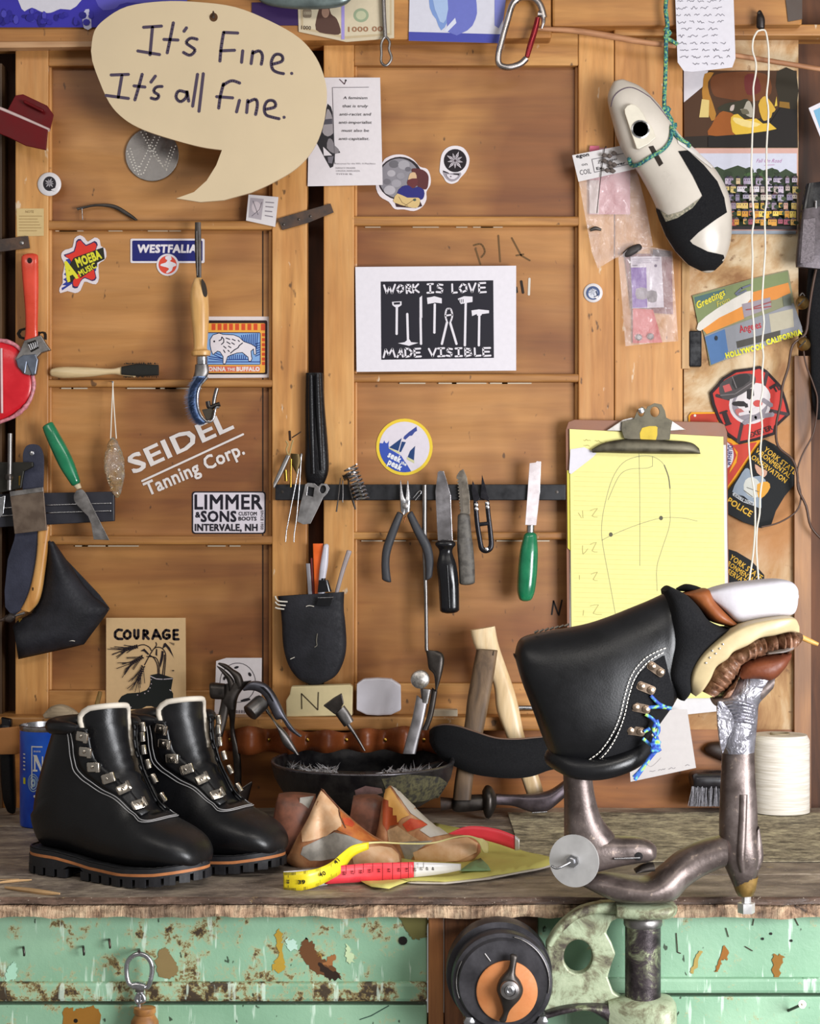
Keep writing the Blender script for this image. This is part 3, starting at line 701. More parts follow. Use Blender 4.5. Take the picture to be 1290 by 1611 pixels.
# small picture tag
r = card('picture_tag', 'small white printed tag tilted at the right edge of the left door', 'tag', [(391, 306), (438, 310), (433, 357), (387, 347)], -.0195, 'e0dadb')
p = Print(-.0197); p.poly([(394, 311), (415, 313), (411, 346), (391, 342)], 'b3aab0'); p.poly(oval(403, 326, 7, 9), 'd2c6ca'); p.lines([[(396, 340), (408, 330), (412, 318)], [(398, 316), (406, 338)]], 1, '6e666e'); p.lines([[(418, 318), (431, 319)], [(418, 325), (430, 326)], [(417, 332), (428, 333)], [(417, 339), (429, 341)]], 1.6, '8b838a'); p.done('print', r)
r = thing('metal_strap', 'rusty flat metal strap nailed aslant across the gap between the doors', 'strap', P(480, 362, -.02))
plate('strip', [(437, 344), (520, 320), (525, 334), (486, 350), (444, 362)], -.0205, .002, IRON2, r, bev=.0004)
for xx, yy in ((446, 353), (470, 345), (488, 340)): lathe('nail_head', [(.0018, 0), (.0018, -.0008), (.0006, -.0014)], P(xx, yy, -.0205), IRON, r, 10, 'y')
# red holder top left
r = thing('red_bracket', 'dark red painted metal bracket at the left edge with a white rim', 'bracket', P(30, 236, -.06))
REDM = plain('dark_red_enamel', '640d12', .5, 0, .2, 20, spec=.2)
plate('back_plate', [(24, 150), (36, 148), (74, 166), (84, 180), (78, 206), (10, 176)], -.05, .004, REDM, r, bev=.0008)
plate('front_plate', [(-30, 160), (75, 204), (72, 236), (40, 229), (16, 217), (-30, 198)], -.066, .004, REDM, r, bev=.0008)
slab('rim', [(-30, 156), (20, 176), (78, 202)], [(-30, 162), (20, 183), (76, 207)], .006, -.06, plain('pale_rim', 'c9b0ac', .5), r)
slab('handle', [(40, 158), (52, 164), (68, 172)], [(38, 163), (50, 169), (66, 177)], .004, -.056, REDM, r, rnd=.002)
r = card('notice_slip', 'small cream instruction slip pasted on the left door stile', 'paper', [(26, 328), (69, 328), (69, 371), (27, 372)], -.0168, 'd9bd86', .0004)
p = Print(-.017); p.text('NOTE', 40, 335, 4, '8a6a40', 13); p.lines([[(30, 340+k*4.6), (66-(k*7) % 9, 340+k*4.6)] for k in range(6)], .9, 'a98a58'); p.done('print', r)
r = thing('hinge_strap', 'dark rusty metal strap end at the left edge above the red wrench', 'strap', P(20, 398, -.02))
plate('strip', [(-30, 380), (44, 371), (47, 390), (-30, 400)], -.0215, .003, IRON2, r, bev=.0005)
lathe('rivet', [(.003, 0), (.003, -.001), (.001, -.002)], P(34, 382, -.0215), STEEL2, r, 12, 'y')
# curved blade lying on muntin
r = thing('curved_trimming_knife', 'thin curved dark blade standing on the upper bar of the left door', 'blade', P(170, 346, -.008))
slab('blade', [(120, 327), (150, 321), (180, 322), (205, 336), (217, 346)], [(122, 331), (150, 325), (178, 328), (200, 340), (212, 347)], .0012, -.0085, IRON, r); tube('prong', [(129, 328), (130, 346)], .0008, -.009, STEEL, r)

z = zm(85, 360, 5.16)
r = card('amoeba_sticker', 'die-cut red and yellow splash sticker reading Amoeba Music', 'sticker', z([(60, 200), (90, 170), (150, 150), (165, 80), (210, 52), (250, 75), (275, 105), (330, 70), (370, 90), (380, 140), (415, 160), (425, 225), (400, 260), (360, 290), (365, 400), (340, 450), (290, 440), (245, 430), (215, 500), (170, 522), (110, 505), (50, 522), (45, 480), (70, 440), (70, 370), (85, 290), (62, 240)]), PY, 'e8dfe3', .0005, 2)
p = Print(PY-.0002); p.poly(z([(95, 250), (200, 220), (350, 250), (340, 340), (140, 450), (65, 500), (62, 480), (100, 460), (65, 455), (100, 430), (75, 410), (110, 390), (80, 370), (110, 340), (85, 330), (115, 300)]), '2f3f9a')
RS = z([(80, 210), (160, 180), (180, 100), (215, 82), (260, 130), (330, 98), (355, 130), (340, 170), (330, 330), (345, 400), (310, 425), (250, 400), (215, 430), (190, 480), (150, 475), (150, 420), (165, 400), (130, 260), (105, 235)])
p.poly(RS, '3a2c5c', 2); cx_, cy_ = z((240, 280))[0]; p.poly([(cx_+(x-cx_)*.92, cy_+(y-cy_)*.93) for x, y in RS], 'e23a2e', 2)
p.poly(z([(105, 430), (120, 300), (160, 235), (400, 150), (412, 245), (350, 275), (350, 310), (215, 400), (200, 360), (140, 440)]), '2a2a1c')
p.text('A', *z((112, 425))[0], 30, 'e6e23a', 17, -22, .05); p.text('MOEBA', *z((195, 310))[0], 14, 'e6e23a', 40, -21, .05); p.text('MUSIC', *z((215, 385))[0], 9, 'e6e23a', 29, -29, .04); p.done('print', r)
r = card('westfalia_sticker', 'navy sticker reading Westfalia above a red horse roundel', 'sticker', rrect(*z((620, 80))[0], *z((1222, 278))[0], 2.5)[:10]+z([(1015, 278), (1008, 320), (975, 365), (922, 383), (870, 362), (838, 318), (832, 278)])+rrect(*z((620, 80))[0], *z((1222, 278))[0], 2.5)[10:], PY, 'e6dfe4', .0005)
p = Print(PY-.0002); p.poly(rrect(*z((635, 95))[0], *z((1205, 262))[0], 2), '1f2470'); p.poly(z(oval(922, 292, 90, 90)), 'e6dfe4'); p.poly(z(oval(922, 292, 74, 74)), 'e0503c')
p.text('WESTFALIA', *z((682, 192))[0], 12.5, 'ece6ec', 92, 0, .05, .08)
p.poly(z([(905, 225), (945, 220), (955, 250), (940, 262), (985, 280), (990, 300), (965, 310), (955, 340), (920, 360), (910, 350), (935, 325), (905, 310), (865, 300), (870, 285), (905, 275), (920, 255), (905, 245)]), 'ece6ec', 2); p.done('print', r)
z = zm(320, 490, 11.727)
r = card('buffalo_sticker', 'square sticker with a white buffalo on blue under a red striped border', 'sticker', [(327, 498), (425, 498), (425, 594), (326, 595)], -.0012, 'e4d8d6', .0005)
p = Print(PY-.0003); p.poly(rrect(322, 504, 420.5, 589, 2.5), '2a1414'); p.poly(rrect(322, 508.5, 417, 586.5, 2), 'f0b04a')
p.quads([z(rect(x, 225, x+72, 345)) for x in (150, 262, 368, 472, 585, 700, 812, 925)]+[z(rect(1060, 225, 1140, 350))]+[z(rect(1078, y, 1136, y+58)) for y in (400, 490, 585, 670, 760, 850, 930)], 'd8502a')
p.poly(z(rrect(60, 385, 1055, 985, 25)), '1d2c5e'); p.poly(z(rect(60, 400, 1040, 975)), '86aee0')
p.lines([z([(700+38*k, 440-4*k), (740+30*k, 560+14*k)]) for k in range(9)]+[z([(960, 600+45*k), (1040, 580+42*k)]) for k in range(6)]+[z([(470+40*k, 800), (480+36*k, 880)]) for k in range(9)]+[z([(100, 830+40*k), (350, 870+30*k)]) for k in range(2)]+[z([(60, 930), (380, 930)]), z([(420, 930), (1040, 930)]), z([(430, 890), (840, 885)]), z([(200, 800), (350, 870)]), z([(230, 770), (330, 810)])], 1.5, '22408a')
BF = z([(130, 520), (180, 440), (290, 405), (360, 430), (560, 440), (660, 480), (740, 560), (880, 610), (960, 660), (965, 790), (940, 790), (930, 680), (870, 730), (880, 830), (890, 870), (870, 915), (840, 910), (830, 840), (720, 750), (620, 760), (500, 800), (440, 830), (400, 960), (370, 960), (370, 830), (310, 740), (260, 725), (210, 760), (180, 790), (150, 720), (130, 620)])
p.line(BF+[BF[0]], 2.4, '1a2348'); p.poly(BF, 'eae2e6')
p.lines([z([(285, 540), (330, 520), (340, 470), (375, 510), (375, 570), (330, 610)]), z([(725, 580), (660, 630), (640, 670), (570, 710), (500, 770)])], 1.6, '2a2a3a'); p.lines([z(q) for q in ([(415, 490), (490, 515)], [(530, 510), (590, 540)], [(430, 560), (495, 600)], [(520, 575), (575, 610)], [(370, 640), (420, 680)], [(460, 640), (510, 670)], [(370, 710), (400, 760)], [(450, 715), (480, 740)], [(640, 530), (665, 555)])], 1.6, '2a2a3a'); p.poly(z(oval(200, 552, 18, 20, 8)), '20202c')
p.poly(z(rect(60, 1010, 600, 1112)), 'd86a54'); p.text('DONNA', *z((20, 1098))[0], 6.4, 'ece0da', 33, 0, .05); p.text('THE', *z((440, 1092))[0], 4.5, 'ece0da', 12, 0, .04); p.poly(z(rect(600, 1010, 1045, 1112)), 'e07a5e'); p.text('BUFFALO', *z((612, 1098))[0], 6.4, 'f2e8e2', 36, 0, .05); p.done('print', r)
# lettering on the panel
r = thing('tanning_decal', 'white slanted decal letters reading Seidel Tanning Corp.', 'decal', P(295, 782, PY))
def letters(body, x, y, h, w, rot, bold, Y, c, parent, nm='letter'):
    """each letter its own thin piece"""
    vs, fs, tw = glyphs(body, bold); k = w/tw
    p = Print(Y); p.text(body, x, y, h, c, w, rot, bold); return p.done(nm, parent)
letters('SEIDEL', 211, 745, 30, 172, -24.5, .025, PY, ink('ece4e0'), r, 'lettering'); letters('Tanning Corp.', 233, 780, 22, 166, -23.5, .025, PY, ink('ece4e0'), r, 'lettering')
p = Print(PY); p.line([(223, 757), (383, 683)], 3.2, 'ece4e0'); p.done('rule', r)
r = card('boots_shop_sticker', 'white rounded sticker reading Limmer and Sons custom boots Intervale NH', 'sticker', rrect(302, 773, 418, 840, 5), -.0012, '1e1a24', .0005)
p = Print(PY-.0003); p.poly(rrect(304, 775, 416, 838, 4), 'e8e0ea'); IK = '1e1a26'
p.text('LIMMER', 306.5, 801, 23.5, IK, 106, 0, .028); p.text('&', 307.5, 814, 9, IK, 7.5, 0, .04); p.text('SONS', 316.5, 820.5, 17, IK, 55, 0, .035); p.text('CUSTOM', 375.5, 811, 6, IK, 28.5, 0, .02); p.text('BOOTS', 375.5, 818.8, 6, IK, 28, 0, .03); p.text('INTERVALE, NH', 307, 835, 11, IK, 98, 0, .035); p.text('SINCE 1950', 410.5, 803, 4.2, IK, 30, 90, .01); p.done('print', r)
# courage print
z = zm(160, 965, 9.214)
r = card('courage_print', 'tan block print reading Courage with wheat growing out of a black boot', 'print', [(167, 972), (292, 972), (293, 1136), (167, 1136)], -.0165, 'e3bf8e', .001)
p = Print(-.0168); K = '241a20'
strokes(p, [z(q) for q in ([(300, 245), (240, 235), (195, 275), (195, 340), (235, 370), (305, 370)], [(370, 245), (325, 290), (325, 340), (370, 370), (415, 340), (415, 280), (370, 245)], [(475, 235), (475, 330), (505, 370), (530, 340), (530, 235)], [(610, 240), (605, 375)], [(605, 245), (660, 255), (670, 290), (615, 310)], [(625, 310), (685, 375)], [(785, 235), (735, 375)], [(785, 235), (860, 375)], [(750, 330), (845, 330)], [(985, 255), (930, 240), (890, 285), (895, 345), (940, 370), (985, 345), (985, 310), (935, 312)], [(1045, 240), (1045, 378)], [(1040, 245), (1110, 243)], [(1045, 308), (1105, 308)], [(1045, 375), (1120, 375)])], 4.2, K, 0)
p.poly(z([(705, 895), (830, 870), (860, 880), (1035, 935), (1020, 1020), (1005, 1110), (1035, 1160), (1040, 1395), (780, 1370), (720, 1345), (650, 1345), (560, 1390), (370, 1390), (270, 1340), (240, 1270), (290, 1200), (370, 1160), (560, 1145), (650, 1110), (690, 1060), (705, 990)]), '1c201e')
p.lines([z([(705, 910), (790, 950), (880, 955)]), z([(900, 955), (1025, 945)]), z([(295, 1330), (360, 1352), (430, 1360)]), z([(850, 1355), (920, 1345)]), z([(925, 1340), (990, 1358)]), z([(985, 1105), (1005, 1122)])], 1.3, 'd8cdd4')
for a, b_ in ((715, 960), (718, 1022), (700, 1080), (675, 1128), (625, 1160), (520, 1182)): p.poly(z(oval(a, b_, 10, 10, 6)), 'b9aab0')
strokes(p, [z(q) for q in ([(815, 930), (810, 760), (760, 650), (700, 610)], [(835, 900), (830, 740), (780, 640), (650, 625)], [(905, 930), (925, 700), (925, 580), (880, 510), (820, 490), (760, 510), (700, 600), (620, 750)], [(880, 900), (905, 700), (910, 600)], [(720, 540), (690, 490), (620, 455), (560, 460), (510, 480)], [(785, 420), (795, 460), (760, 510)])], 1.5, K, 3)
p.poly(z([(900, 440), (925, 425), (990, 500), (1055, 660), (1040, 630), (970, 530), (930, 480), (880, 515)]), K); p.poly(z([(790, 510), (805, 520), (805, 620), (780, 600)]), K); p.poly(z([(870, 540), (900, 550), (890, 660), (850, 790), (840, 720), (860, 620)]), K); p.poly(z([(560, 545), (620, 510), (690, 590), (670, 600), (615, 550)]), K); p.poly(z([(975, 415), (1055, 430), (1050, 465), (1010, 440)]), '8a7358')
rs = random.Random(3)
for (a, b_), (dx, dy), m in (((510, 480), (-1, .25), 7), ((590, 630), (-.9, .5), 7), ((600, 770), (-.4, 1), 7)):
    for k in range(m):
        x, y = a+dx*k*30, b_+dy*k*32
        p.poly(z(oval(x+dy*16, y-dx*16, 17, 11, 8, math.atan2(dy, dx)+.6)), K); p.poly(z(oval(x-dy*16, y+dx*16, 17, 11, 8, math.atan2(dy, dx)-.6)), K)
        for s_ in (-1, 1):
            L = rs.uniform(150, 260); q = math.atan2(dy, dx)+s_*rs.uniform(.1, .5)
            p.line(z([(x, y), (x+L*math.cos(q), y+L*math.sin(q))]), 1.0, K, new=False)
p.poly(z(oval(1035, 830, 20, 12, 6)), '5a4a3a'); p.done('print', r)
# skull card
r = card('skull_card', 'white card with a round skull drawing behind the pincers', 'card', [(340, 1040), (356, 1035), (412, 1035), (411, 1128), (337, 1130)], -.0185, 'e6dedf', .0006)
p = Print(-.0188); ov = oval(374, 1074, 28, 31, 30); p.line(ov+[ov[0]], 1, '4a444a'); ov = oval(374, 1074, 25, 28, 30)
p.poly(oval(372, 1050, 4, 2, 8, -.3), '2a262a'); p.poly(oval(393, 1061, 2.4, 3.6, 8, -.5), '2a262a'); p.poly(oval(353, 1067, 2.2, 3.4, 8, .3), '2a262a'); p.poly([(378, 1102), (390, 1098), (394, 1101), (384, 1104)], '2a262a', 2)
p.quads([rrect(371+k*4, 1117, 374+k*4, 1122, 1, 1) for k in range(4)], '8a8288'); p.done('print', r)
# work is love print
r = card('work_is_love_print', 'large white block print reading Work Is Love Made Visible with tools', 'print', [(559, 420), (812, 418), (812, 583), (561, 585)], -.0165, 'e8e3ea', .0015)
p = Print(-.0168); p.poly([(599, 443), (776, 441), (777, 563), (600, 566)], '1f1d28'); z = zm(430, 340, 3.0); Wt = 'e6e1e8'
strokes(p, [z(q) for q in ([(522, 325), (535, 365), (548, 335), (560, 365), (575, 322)], [(598, 325), (583, 345), (595, 362), (612, 350), (612, 332), (598, 325)], [(630, 365), (628, 325), (645, 325), (648, 340), (630, 345)], [(632, 345), (652, 362)], [(660, 322), (660, 362)], [(685, 320), (662, 345)], [(664, 343), (688, 360)], [(726, 322), (755, 320)], [(740, 322), (741, 360)], [(725, 362), (757, 360)], [(800, 325), (778, 322), (775, 335), (798, 345), (795, 360), (768, 358)], [(844, 320), (845, 362), (868, 360)], [(893, 320), (878, 340), (890, 360), (912, 350), (910, 328), (893, 320)], [(922, 318), (938, 360), (955, 316)], [(1002, 315), (970, 317), (972, 360), (1005, 358)], [(971, 338), (1000, 337)],
    [(520, 668), (530, 628), (545, 655), (562, 625), (575, 665)], [(585, 667), (602, 625), (612, 665)], [(590, 652), (608, 650)], [(622, 625), (624, 665), (645, 660), (655, 642), (640, 627), (622, 625)], [(695, 625), (665, 627), (668, 664), (698, 662)], [(667, 645), (692, 644)], [(733, 625), (752, 663), (768, 624)], [(775, 625), (808, 623)], [(790, 625), (792, 660)], [(776, 662), (810, 660)], [(845, 628), (825, 625), (820, 637), (843, 648), (838, 661), (816, 658)], [(858, 625), (890, 623)], [(874, 625), (875, 660)], [(858, 662), (892, 660)], [(905, 623), (906, 662), (935, 655), (930, 642), (908, 642)], [(906, 625), (930, 628), (925, 640)], [(950, 622), (952, 660), (980, 658)], [(1025, 622), (990, 623), (992, 660), (1027, 658)], [(991, 640), (1020, 640)])], 2.9, Wt, 0)
strokes(p, [z(q) for q in ([(583, 430), (582, 558)], [(632, 460), (636, 600)], [(695, 480), (697, 605)], [(762, 415), (760, 552)], [(820, 500), (795, 605)], [(835, 505), (865, 605)], [(908, 405), (904, 612)], [(972, 465), (970, 612)])], 3.6, Wt)
for q in ([(560, 405), (605, 402), (605, 420), (590, 430), (575, 430), (562, 420)], [(588, 600), (620, 595), (640, 578), (650, 595), (685, 598), (640, 612)], [(690, 480), (690, 385), (702, 375), (703, 480)], [(725, 385), (745, 382), (760, 378), (795, 388), (795, 412), (765, 408), (728, 415)], [(870, 390), (900, 378), (940, 380), (940, 405), (910, 410), (885, 415)], [(935, 445), (970, 440), (1018, 445), (1018, 458), (985, 462), (980, 470), (962, 470), (960, 462), (938, 472)]): p.poly(z(q), Wt)
strokes(p, [z(q) for q in ([(822, 505), (812, 470), (818, 440), (828, 437)], [(834, 505), (845, 470), (838, 440), (830, 437)], [(812, 470), (845, 465)])], 2.6, Wt, 3); p.poly(z([(568, 408), (598, 406), (598, 416), (570, 418)]), '1f1d28')
p.quads([z(rect(876+k*9, 392, 879+k*9, 408)) for k in range(3)], '1f1d28'); p.done('print', r)
# pencil marks on the panels
r = thing('panel_letters', 'dark marker letters P I A above the black and white print', 'writing', P(800, 465, -.0004))
p = Print(-.0006); strokes(p, [[(748, 391), (756, 416)], [(745, 386), (757, 384), (763, 396), (757, 405)], [(784, 370), (787, 412)], [(805, 374), (820, 402)], [(820, 402), (834, 410)], [(812, 402), (824, 400)]], 2.6, '6d4f2c', 3); strokes(p, [[(820, 442), (823, 461)], [(812, 452), (813, 460)]], 4, '2a1c10'); strokes(p, [[(833, 438), (832, 464)]], 3.6, 'd8d0c4')
tag(p.done('letters', r), kind='stuff')
r = thing('marker_n', 'black marker letter N written beside the clipboard', 'writing', P(876, 970, -.0004)); p = Print(-.0006); strokes(p, [[(871, 945), (868, 967)], [(871, 946), (878, 966)], [(884, 944), (879, 968)]], 2.6, '1e120a', 0); p.done('letter', r)
# seek peak
z = zm(580, 650, 10.75)
r = card('seek_peak_sticker', 'round yellow-rimmed sticker with mountains reading seek the peak', 'sticker', z(oval(605, 572, 478, 480, 40)), PY, 'f0cf3e', .0005)
p = Print(PY-.0003); p.poly(z(oval(605, 572, 425, 428, 40)), 'e3dbe4'); pts = [(605+425*math.cos(R(a)), 572+428*math.sin(R(a))) for a in range(75, 190, 6)]
p.poly(z(pts+[(185, 505), (240, 510), (265, 460), (280, 500), (310, 510), (345, 465), (335, 540), (345, 600), (500, 690), (550, 720), (600, 800), (650, 870), (720, 985)]), '3a55b4'); N2 = '1f3f74'
p.poly(z([(585, 430), (600, 390), (680, 320), (810, 225), (818, 300), (780, 320), (735, 380), (690, 385), (620, 450)]), '3a4a94'); p.poly(z([(345, 580), (560, 420), (500, 640)]), N2); p.poly(z([(560, 480), (630, 490), (545, 660), (515, 650)]), N2); p.poly(z([(660, 740), (700, 640), (785, 555), (765, 800)]), N2)
p.poly(z([(335, 580), (345, 600), (520, 690), (530, 660)]), 'd6d49a'); p.poly(z([(650, 740), (770, 800), (770, 850), (645, 780)]), 'd0ce9e')
p.text('seek', *z((318, 735))[0], 10, 'eef0f6', 21, 27, .05); p.text('the', *z((540, 850))[0], 5, 'eef0f6', 9, 27, .04); p.text('peak', *z((318, 860))[0], 10, 'eef0f6', 22.5, 27, .05); p.done('print', r)
# ------------------------------------------------------------------ tools hanging on the left
TY = -.034
# adjustable wrench
z = zm(0, 380, 5.37)
r = thing('adjustable_wrench', 'adjustable wrench with bright red-orange handle hanging on the left door stile', 'wrench', P(52, 590, TY)); ORG = plain('orange_red_dip', 'd8432a', .28, 0, .15, 30, coat=.3)
slab('handle', z([(182, 130), (182, 200), (200, 420), (215, 600), (216, 750), (206, 835)]), z([(322, 120), (325, 200), (325, 420), (322, 600), (320, 720), (322, 800)]), [.004, .006, .0065, .006, .006, .005], TY, ORG, r, e=3.2, rnd=.004)
plate('hang_hole', z(oval(250, 160, 20, 24, 14)), TY-.0066, .002, ink('2a0c08'), r)
plate('head', z([(205, 835), (290, 808), (345, 790), (380, 850), (425, 915), (345, 940), (300, 985), (318, 1010), (300, 1090), (250, 1130), (200, 1120), (150, 1060), (128, 990), (170, 920)]), TY-.006, .011, STEEL2, r, bev=.001)
plate('jaw', z([(190, 960), (300, 950), (320, 1000), (300, 1120), (270, 1135), (225, 1030), (210, 1120), (150, 1060), (135, 1000)]), TY-.0075, .012, plain('blue_grey_steel', '7c8494', .35, 1.0), r, bev=.001)
w = plate('knurl_slot', z([(230, 855), (300, 830), (328, 900), (262, 935)]), TY-.0068, .002, ink('1e1a16'), r)
for k in range(5): tube('knurl', z([(240+k*18, 870-k*7), (262+k*14, 918-k*7)]), .0012, TY-.009, STEEL, r, sub=1)
r = thing('painted_word', 'black marker word On on the left door stile behind the orange wrench', 'writing', P(48, 540, -.0168)); p = Print(-.0164); p.text('On', 27, 534, 19, '241a12', 46, 0, .02); p.done('letters', r)
# red plastic bag
r = thing('red_plastic_packet', 'red round plastic packet with pale crinkled rim at the left edge', 'packet', P(20, 668, -.03))
slab('disc', [(-60, 545), (-30, 535), (0, 537), (26, 547), (46, 575), (53, 605)], [(-60, 650), (-30, 664), (0, 662), (30, 645), (46, 628), (52, 610)], [.004, .007, .008, .007, .005, .002], -.03, plain('red_plastic', 'd2202c', .25, 0, .15, 30), r)
rim = [(-10, 535), (10, 537), (28, 546), (44, 568), (53, 600), (50, 622), (40, 640), (22, 655), (0, 664), (-12, 668)]
tube('crinkled_rim', cat(rim, 4), [.0025+.0022*abs(mnoise.noise((k*.9, 0, 0))) for k in range(37)], -.033, plain('pale_red_plastic', 'e2909a', .3, 0, .4, 200), r, sub=1)
tube('edge_tab', [(2, 548), (3, 650)], .0018, -.04, plain('pale_tab', 'd8b8b8', .5), r)
# little brush lying on the muntin
r = thing('shoe_dauber_brush', 'small brush with pale handle and black bristles lying on the middle bar', 'brush', P(165, 597, -.012)); BY = -.021
slab('handle', [(82, 580), (100, 577), (140, 578), (175, 580), (192, 577), (212, 576)], [(82, 592), (100, 595), (140, 593), (175, 589), (192, 591), (212, 594)], [.003, .006, .005, .005, .006, .006], BY, wood('bare_pale_wood', 'e2cda6', 'd2b98c', 'b6986a', 'x', 1.5, .6, .2, False), r, rnd=.003)
slab('bristle_block', [(192, 577), (215, 573), (249, 574)], [(192, 590), (215, 592), (249, 591)], .0075, BY-.0005, plain('black_bristle', '1d1d18', .9, 0, .4, 400), r, e=4)
bm = [(random.uniform(195, 249), random.choice([573, 592]), random.uniform(-.007, .007)) for _ in range(150)]
v = []; f = []
for x, y, dy in bm:
    s_ = -1 if y < 580 else 1; a = P(x-.7, y, BY+dy); b_ = P(x+.7, y, BY+dy); c = P(x+random.uniform(-2, 2), y+s_*random.uniform(1, 4), BY+dy+random.uniform(-.001, .001)); n0 = len(v); v += [a, b_, c]; f.append((n0, n0+1, n0+2))
tag(mk('bristle', v, f, plain('black_bristle', '1d1d18'), r), kind='stuff')
# hanging wire brush with wooden handle
z = zm(270, 340, 4.6); TB = -.040
r = thing('curved_wire_brush', 'curved blue wire brush with a turned wooden handle hanging by a dark rod', 'brush', P(315, 676, TB))
tube('rod', z([(190, 45), (192, 250), (198, 450)]), [.0042, .0048, .0034], TB, IRON, r, flat=(Vector((0, 1, 0)), .5)); tube('rod_seam', z([(182, 110), (186, 430)]), .0006, TB-.003, STEEL2, r, sub=1)
slab('handle', z([(165, 450), (140, 520), (132, 600), (140, 720), (155, 860), (158, 960), (142, 985), (145, 1010)]), z([(222, 450), (255, 530), (268, 620), (270, 740), (262, 880), (258, 960), (282, 975), (280, 1008)]), [.005, .0095, .012, .0118, .0095, .0088, .0125, .0122], TB, PALEW, r, n=20, rnd=.001)
plate('paint_mark', z([(215, 455), (245, 490), (258, 560), (245, 585), (225, 560)]), TB-.0102, .002, ink('3a3028'), r, 3)
slab('ferrule', z([(178, 1020), (180, 1075)]), z([(262, 1020), (262, 1072)]), .0085, TB, STEEL, r, sub=1)
slab('neck', z([(170, 1075), (165, 1130), (150, 1180)]), z([(265, 1075), (268, 1140), (215, 1215)]), .006, TB, STEEL2, r)
BW = plain('blue_wire', '5a78a8', .8, 0, .3, 300, .8, 300, c2='8aa0c4')
spine = z([(180, 1160), (135, 1230), (118, 1310), (125, 1390), (160, 1470), (215, 1500)]); inner = z([(262, 1165), (215, 1225), (195, 1310), (200, 1390), (225, 1450), (262, 1490)])
slab('brush_pad', spine, inner, .011, TB, BW, r, e=3)
v = []; f = []
A_ = cat(spine, 14); B_ = cat(inner, 14)
for _ in range(2200):
    i = random.randrange(len(A_)-1); dy = random.uniform(-.012, .012); t = random.uniform(0, .75)
    x = A_[i][0]*(1-t)+B_[i][0]*t; y = A_[i][1]*(1-t)+B_[i][1]*t; dx, dyy = A_[i][0]-B_[i][0], A_[i][1]-B_[i][1]; L = math.hypot(dx, dyy); dx /= L; dyy /= L
    if t > .1: base = P(x, y, TB-.0105*(1-.4*t)); tip = P(x+dx*4+random.uniform(-1, 1), y+dyy*4+4, TB-.0165+random.uniform(-.002, .001))
    else: base = P(x, y, TB+dy); tip = P(x+dx*random.uniform(4, 9)+random.uniform(-1.2, 1.2), y+dyy*random.uniform(4, 9)+2, TB+dy)
    sd = Vector((.0005, 0, .0004)); n0 = len(v); v += [base-sd, base+sd, tip]; f.append((n0, n0+1, n0+2))
tag(mk('bristle', v, f, plain('pale_blue_wire', '88a0c8', .6, 0, .2), r), kind='stuff')
tube('wire_frame', z([(262, 1165), (200, 1240), (185, 1330), (205, 1430), (260, 1490), (300, 1470), (320, 1390), (345, 1385)]), .0016, TB-.011, STEEL, r)
plate('clamp_plate', z([(218, 1400), (275, 1390), (305, 1400), (290, 1470), (250, 1478)]), TB-.008, .012, plain('dark_clamp', '4a4338', .5, .5), r, bev=.001)
tube('screw', z([(330, 1245), (312, 1310), (300, 1390)]), .0028, TB-.002, STEEL2, r); tube('wing', z([(262, 1340), (275, 1385), (320, 1370), (350, 1360)]), .0034, TB-.004, IRON, r)
# crystal bag on cord
z = zm(0, 640, 6.79)
r = thing('crystal_pendant', 'knobbly clear glass pendant on a white cord hanging over the left door', 'pendant', P(182, 784, -.03))
for q in ([(178, 600), (176, 640), (174, 690)], [(177, 600), (180, 650), (183, 690)]): tube('cord', q, .0008, -.03, CORD, r)
tube('nail', [(177, 600, -.012), (177, 601, -.034)], .0012, -.02, STEEL, r)
gt = NT('knobbly_glass'); gt.bump(gt.voro(150), .8, .003); gn = gt.noise(60, 3); gt.set(col=gt.ramp(gn, [(.4, 'e8e2da'), (.6, 'd8bc80'), (.7, 'f0ece4')]), rough=.08, trans=.8)
rg = []
for k in range(17):
    t = k/16; h = math.sin(math.pi*min(1, t*1.02))**.6; cxx = 178+6*t; ring = sect(P(cxx-1-15*h, 688+95*t, -.03), P(cxx+1+14*h, 688+95*t, -.03), .002+.010*h, Vector((0, 1, 0)), 2, 20)
    rg.append([q+Vector((mnoise.noise(q*220), mnoise.noise(q*220+Vector((9, 0, 0))), 0))*.0022 for q in ring])
loft('crystal', rg, gt.m, r)
# left magnetic strip and knife
r = thing('tool_strip', 'short black tool strip with two wires across the left door stile', 'tool rack', P(60, 850, -.03))
plate('bar', z([(-60, 930), (1195, 905), (1218, 935), (1218, 1222), (-60, 1290)]), -.032, .012, plain('navy_black_paint', '24242e', .5), r, bev=.001)
for yy in (1030, 1112): tube('wire', z([(-40, yy+60), (130, yy+45), (490, yy+22), (1180, yy)]), .0009, -.0335, STEEL, r)
for yy in (1030, 1112): lathe('wire_end', [(.0012, 0), (.0012, -.001), (.0004, -.0016)], P(*z((1180, yy))[0], -.0335), STEEL, r, 8, 'y')
r = thing('green_handle_knife', 'small knife with tapered green wooden handle, blade pointing down to the right', 'knife', P(120, 850, -.052))
slab('handle', z([(455, 225), (480, 300), (550, 460), (640, 650), (765, 840)]), z([(565, 165), (620, 260), (710, 420), (790, 590), (858, 795)]), [.007, .0092, .0105, .0098, .0065], -.050, GREENW, r, rnd=.0022)
slab('collar', z([(785, 850), (820, 885)]), z([(855, 815), (872, 865)]), .0045, -.049, plain('pale_collar', 'c8b898', .5), r, sub=1)
plate('blade', cat(z([(815, 895), (870, 880), (920, 930), (960, 1010), (1010, 1110), (1070, 1230)]), 3)+z([(1168, 1425), (1000, 1418), (975, 1260), (940, 1170)])+cat(z([(940, 1170), (860, 1090), (795, 1010), (788, 940)]), 3), -.0495, .0016, STEEL2, r, bev=.0003)
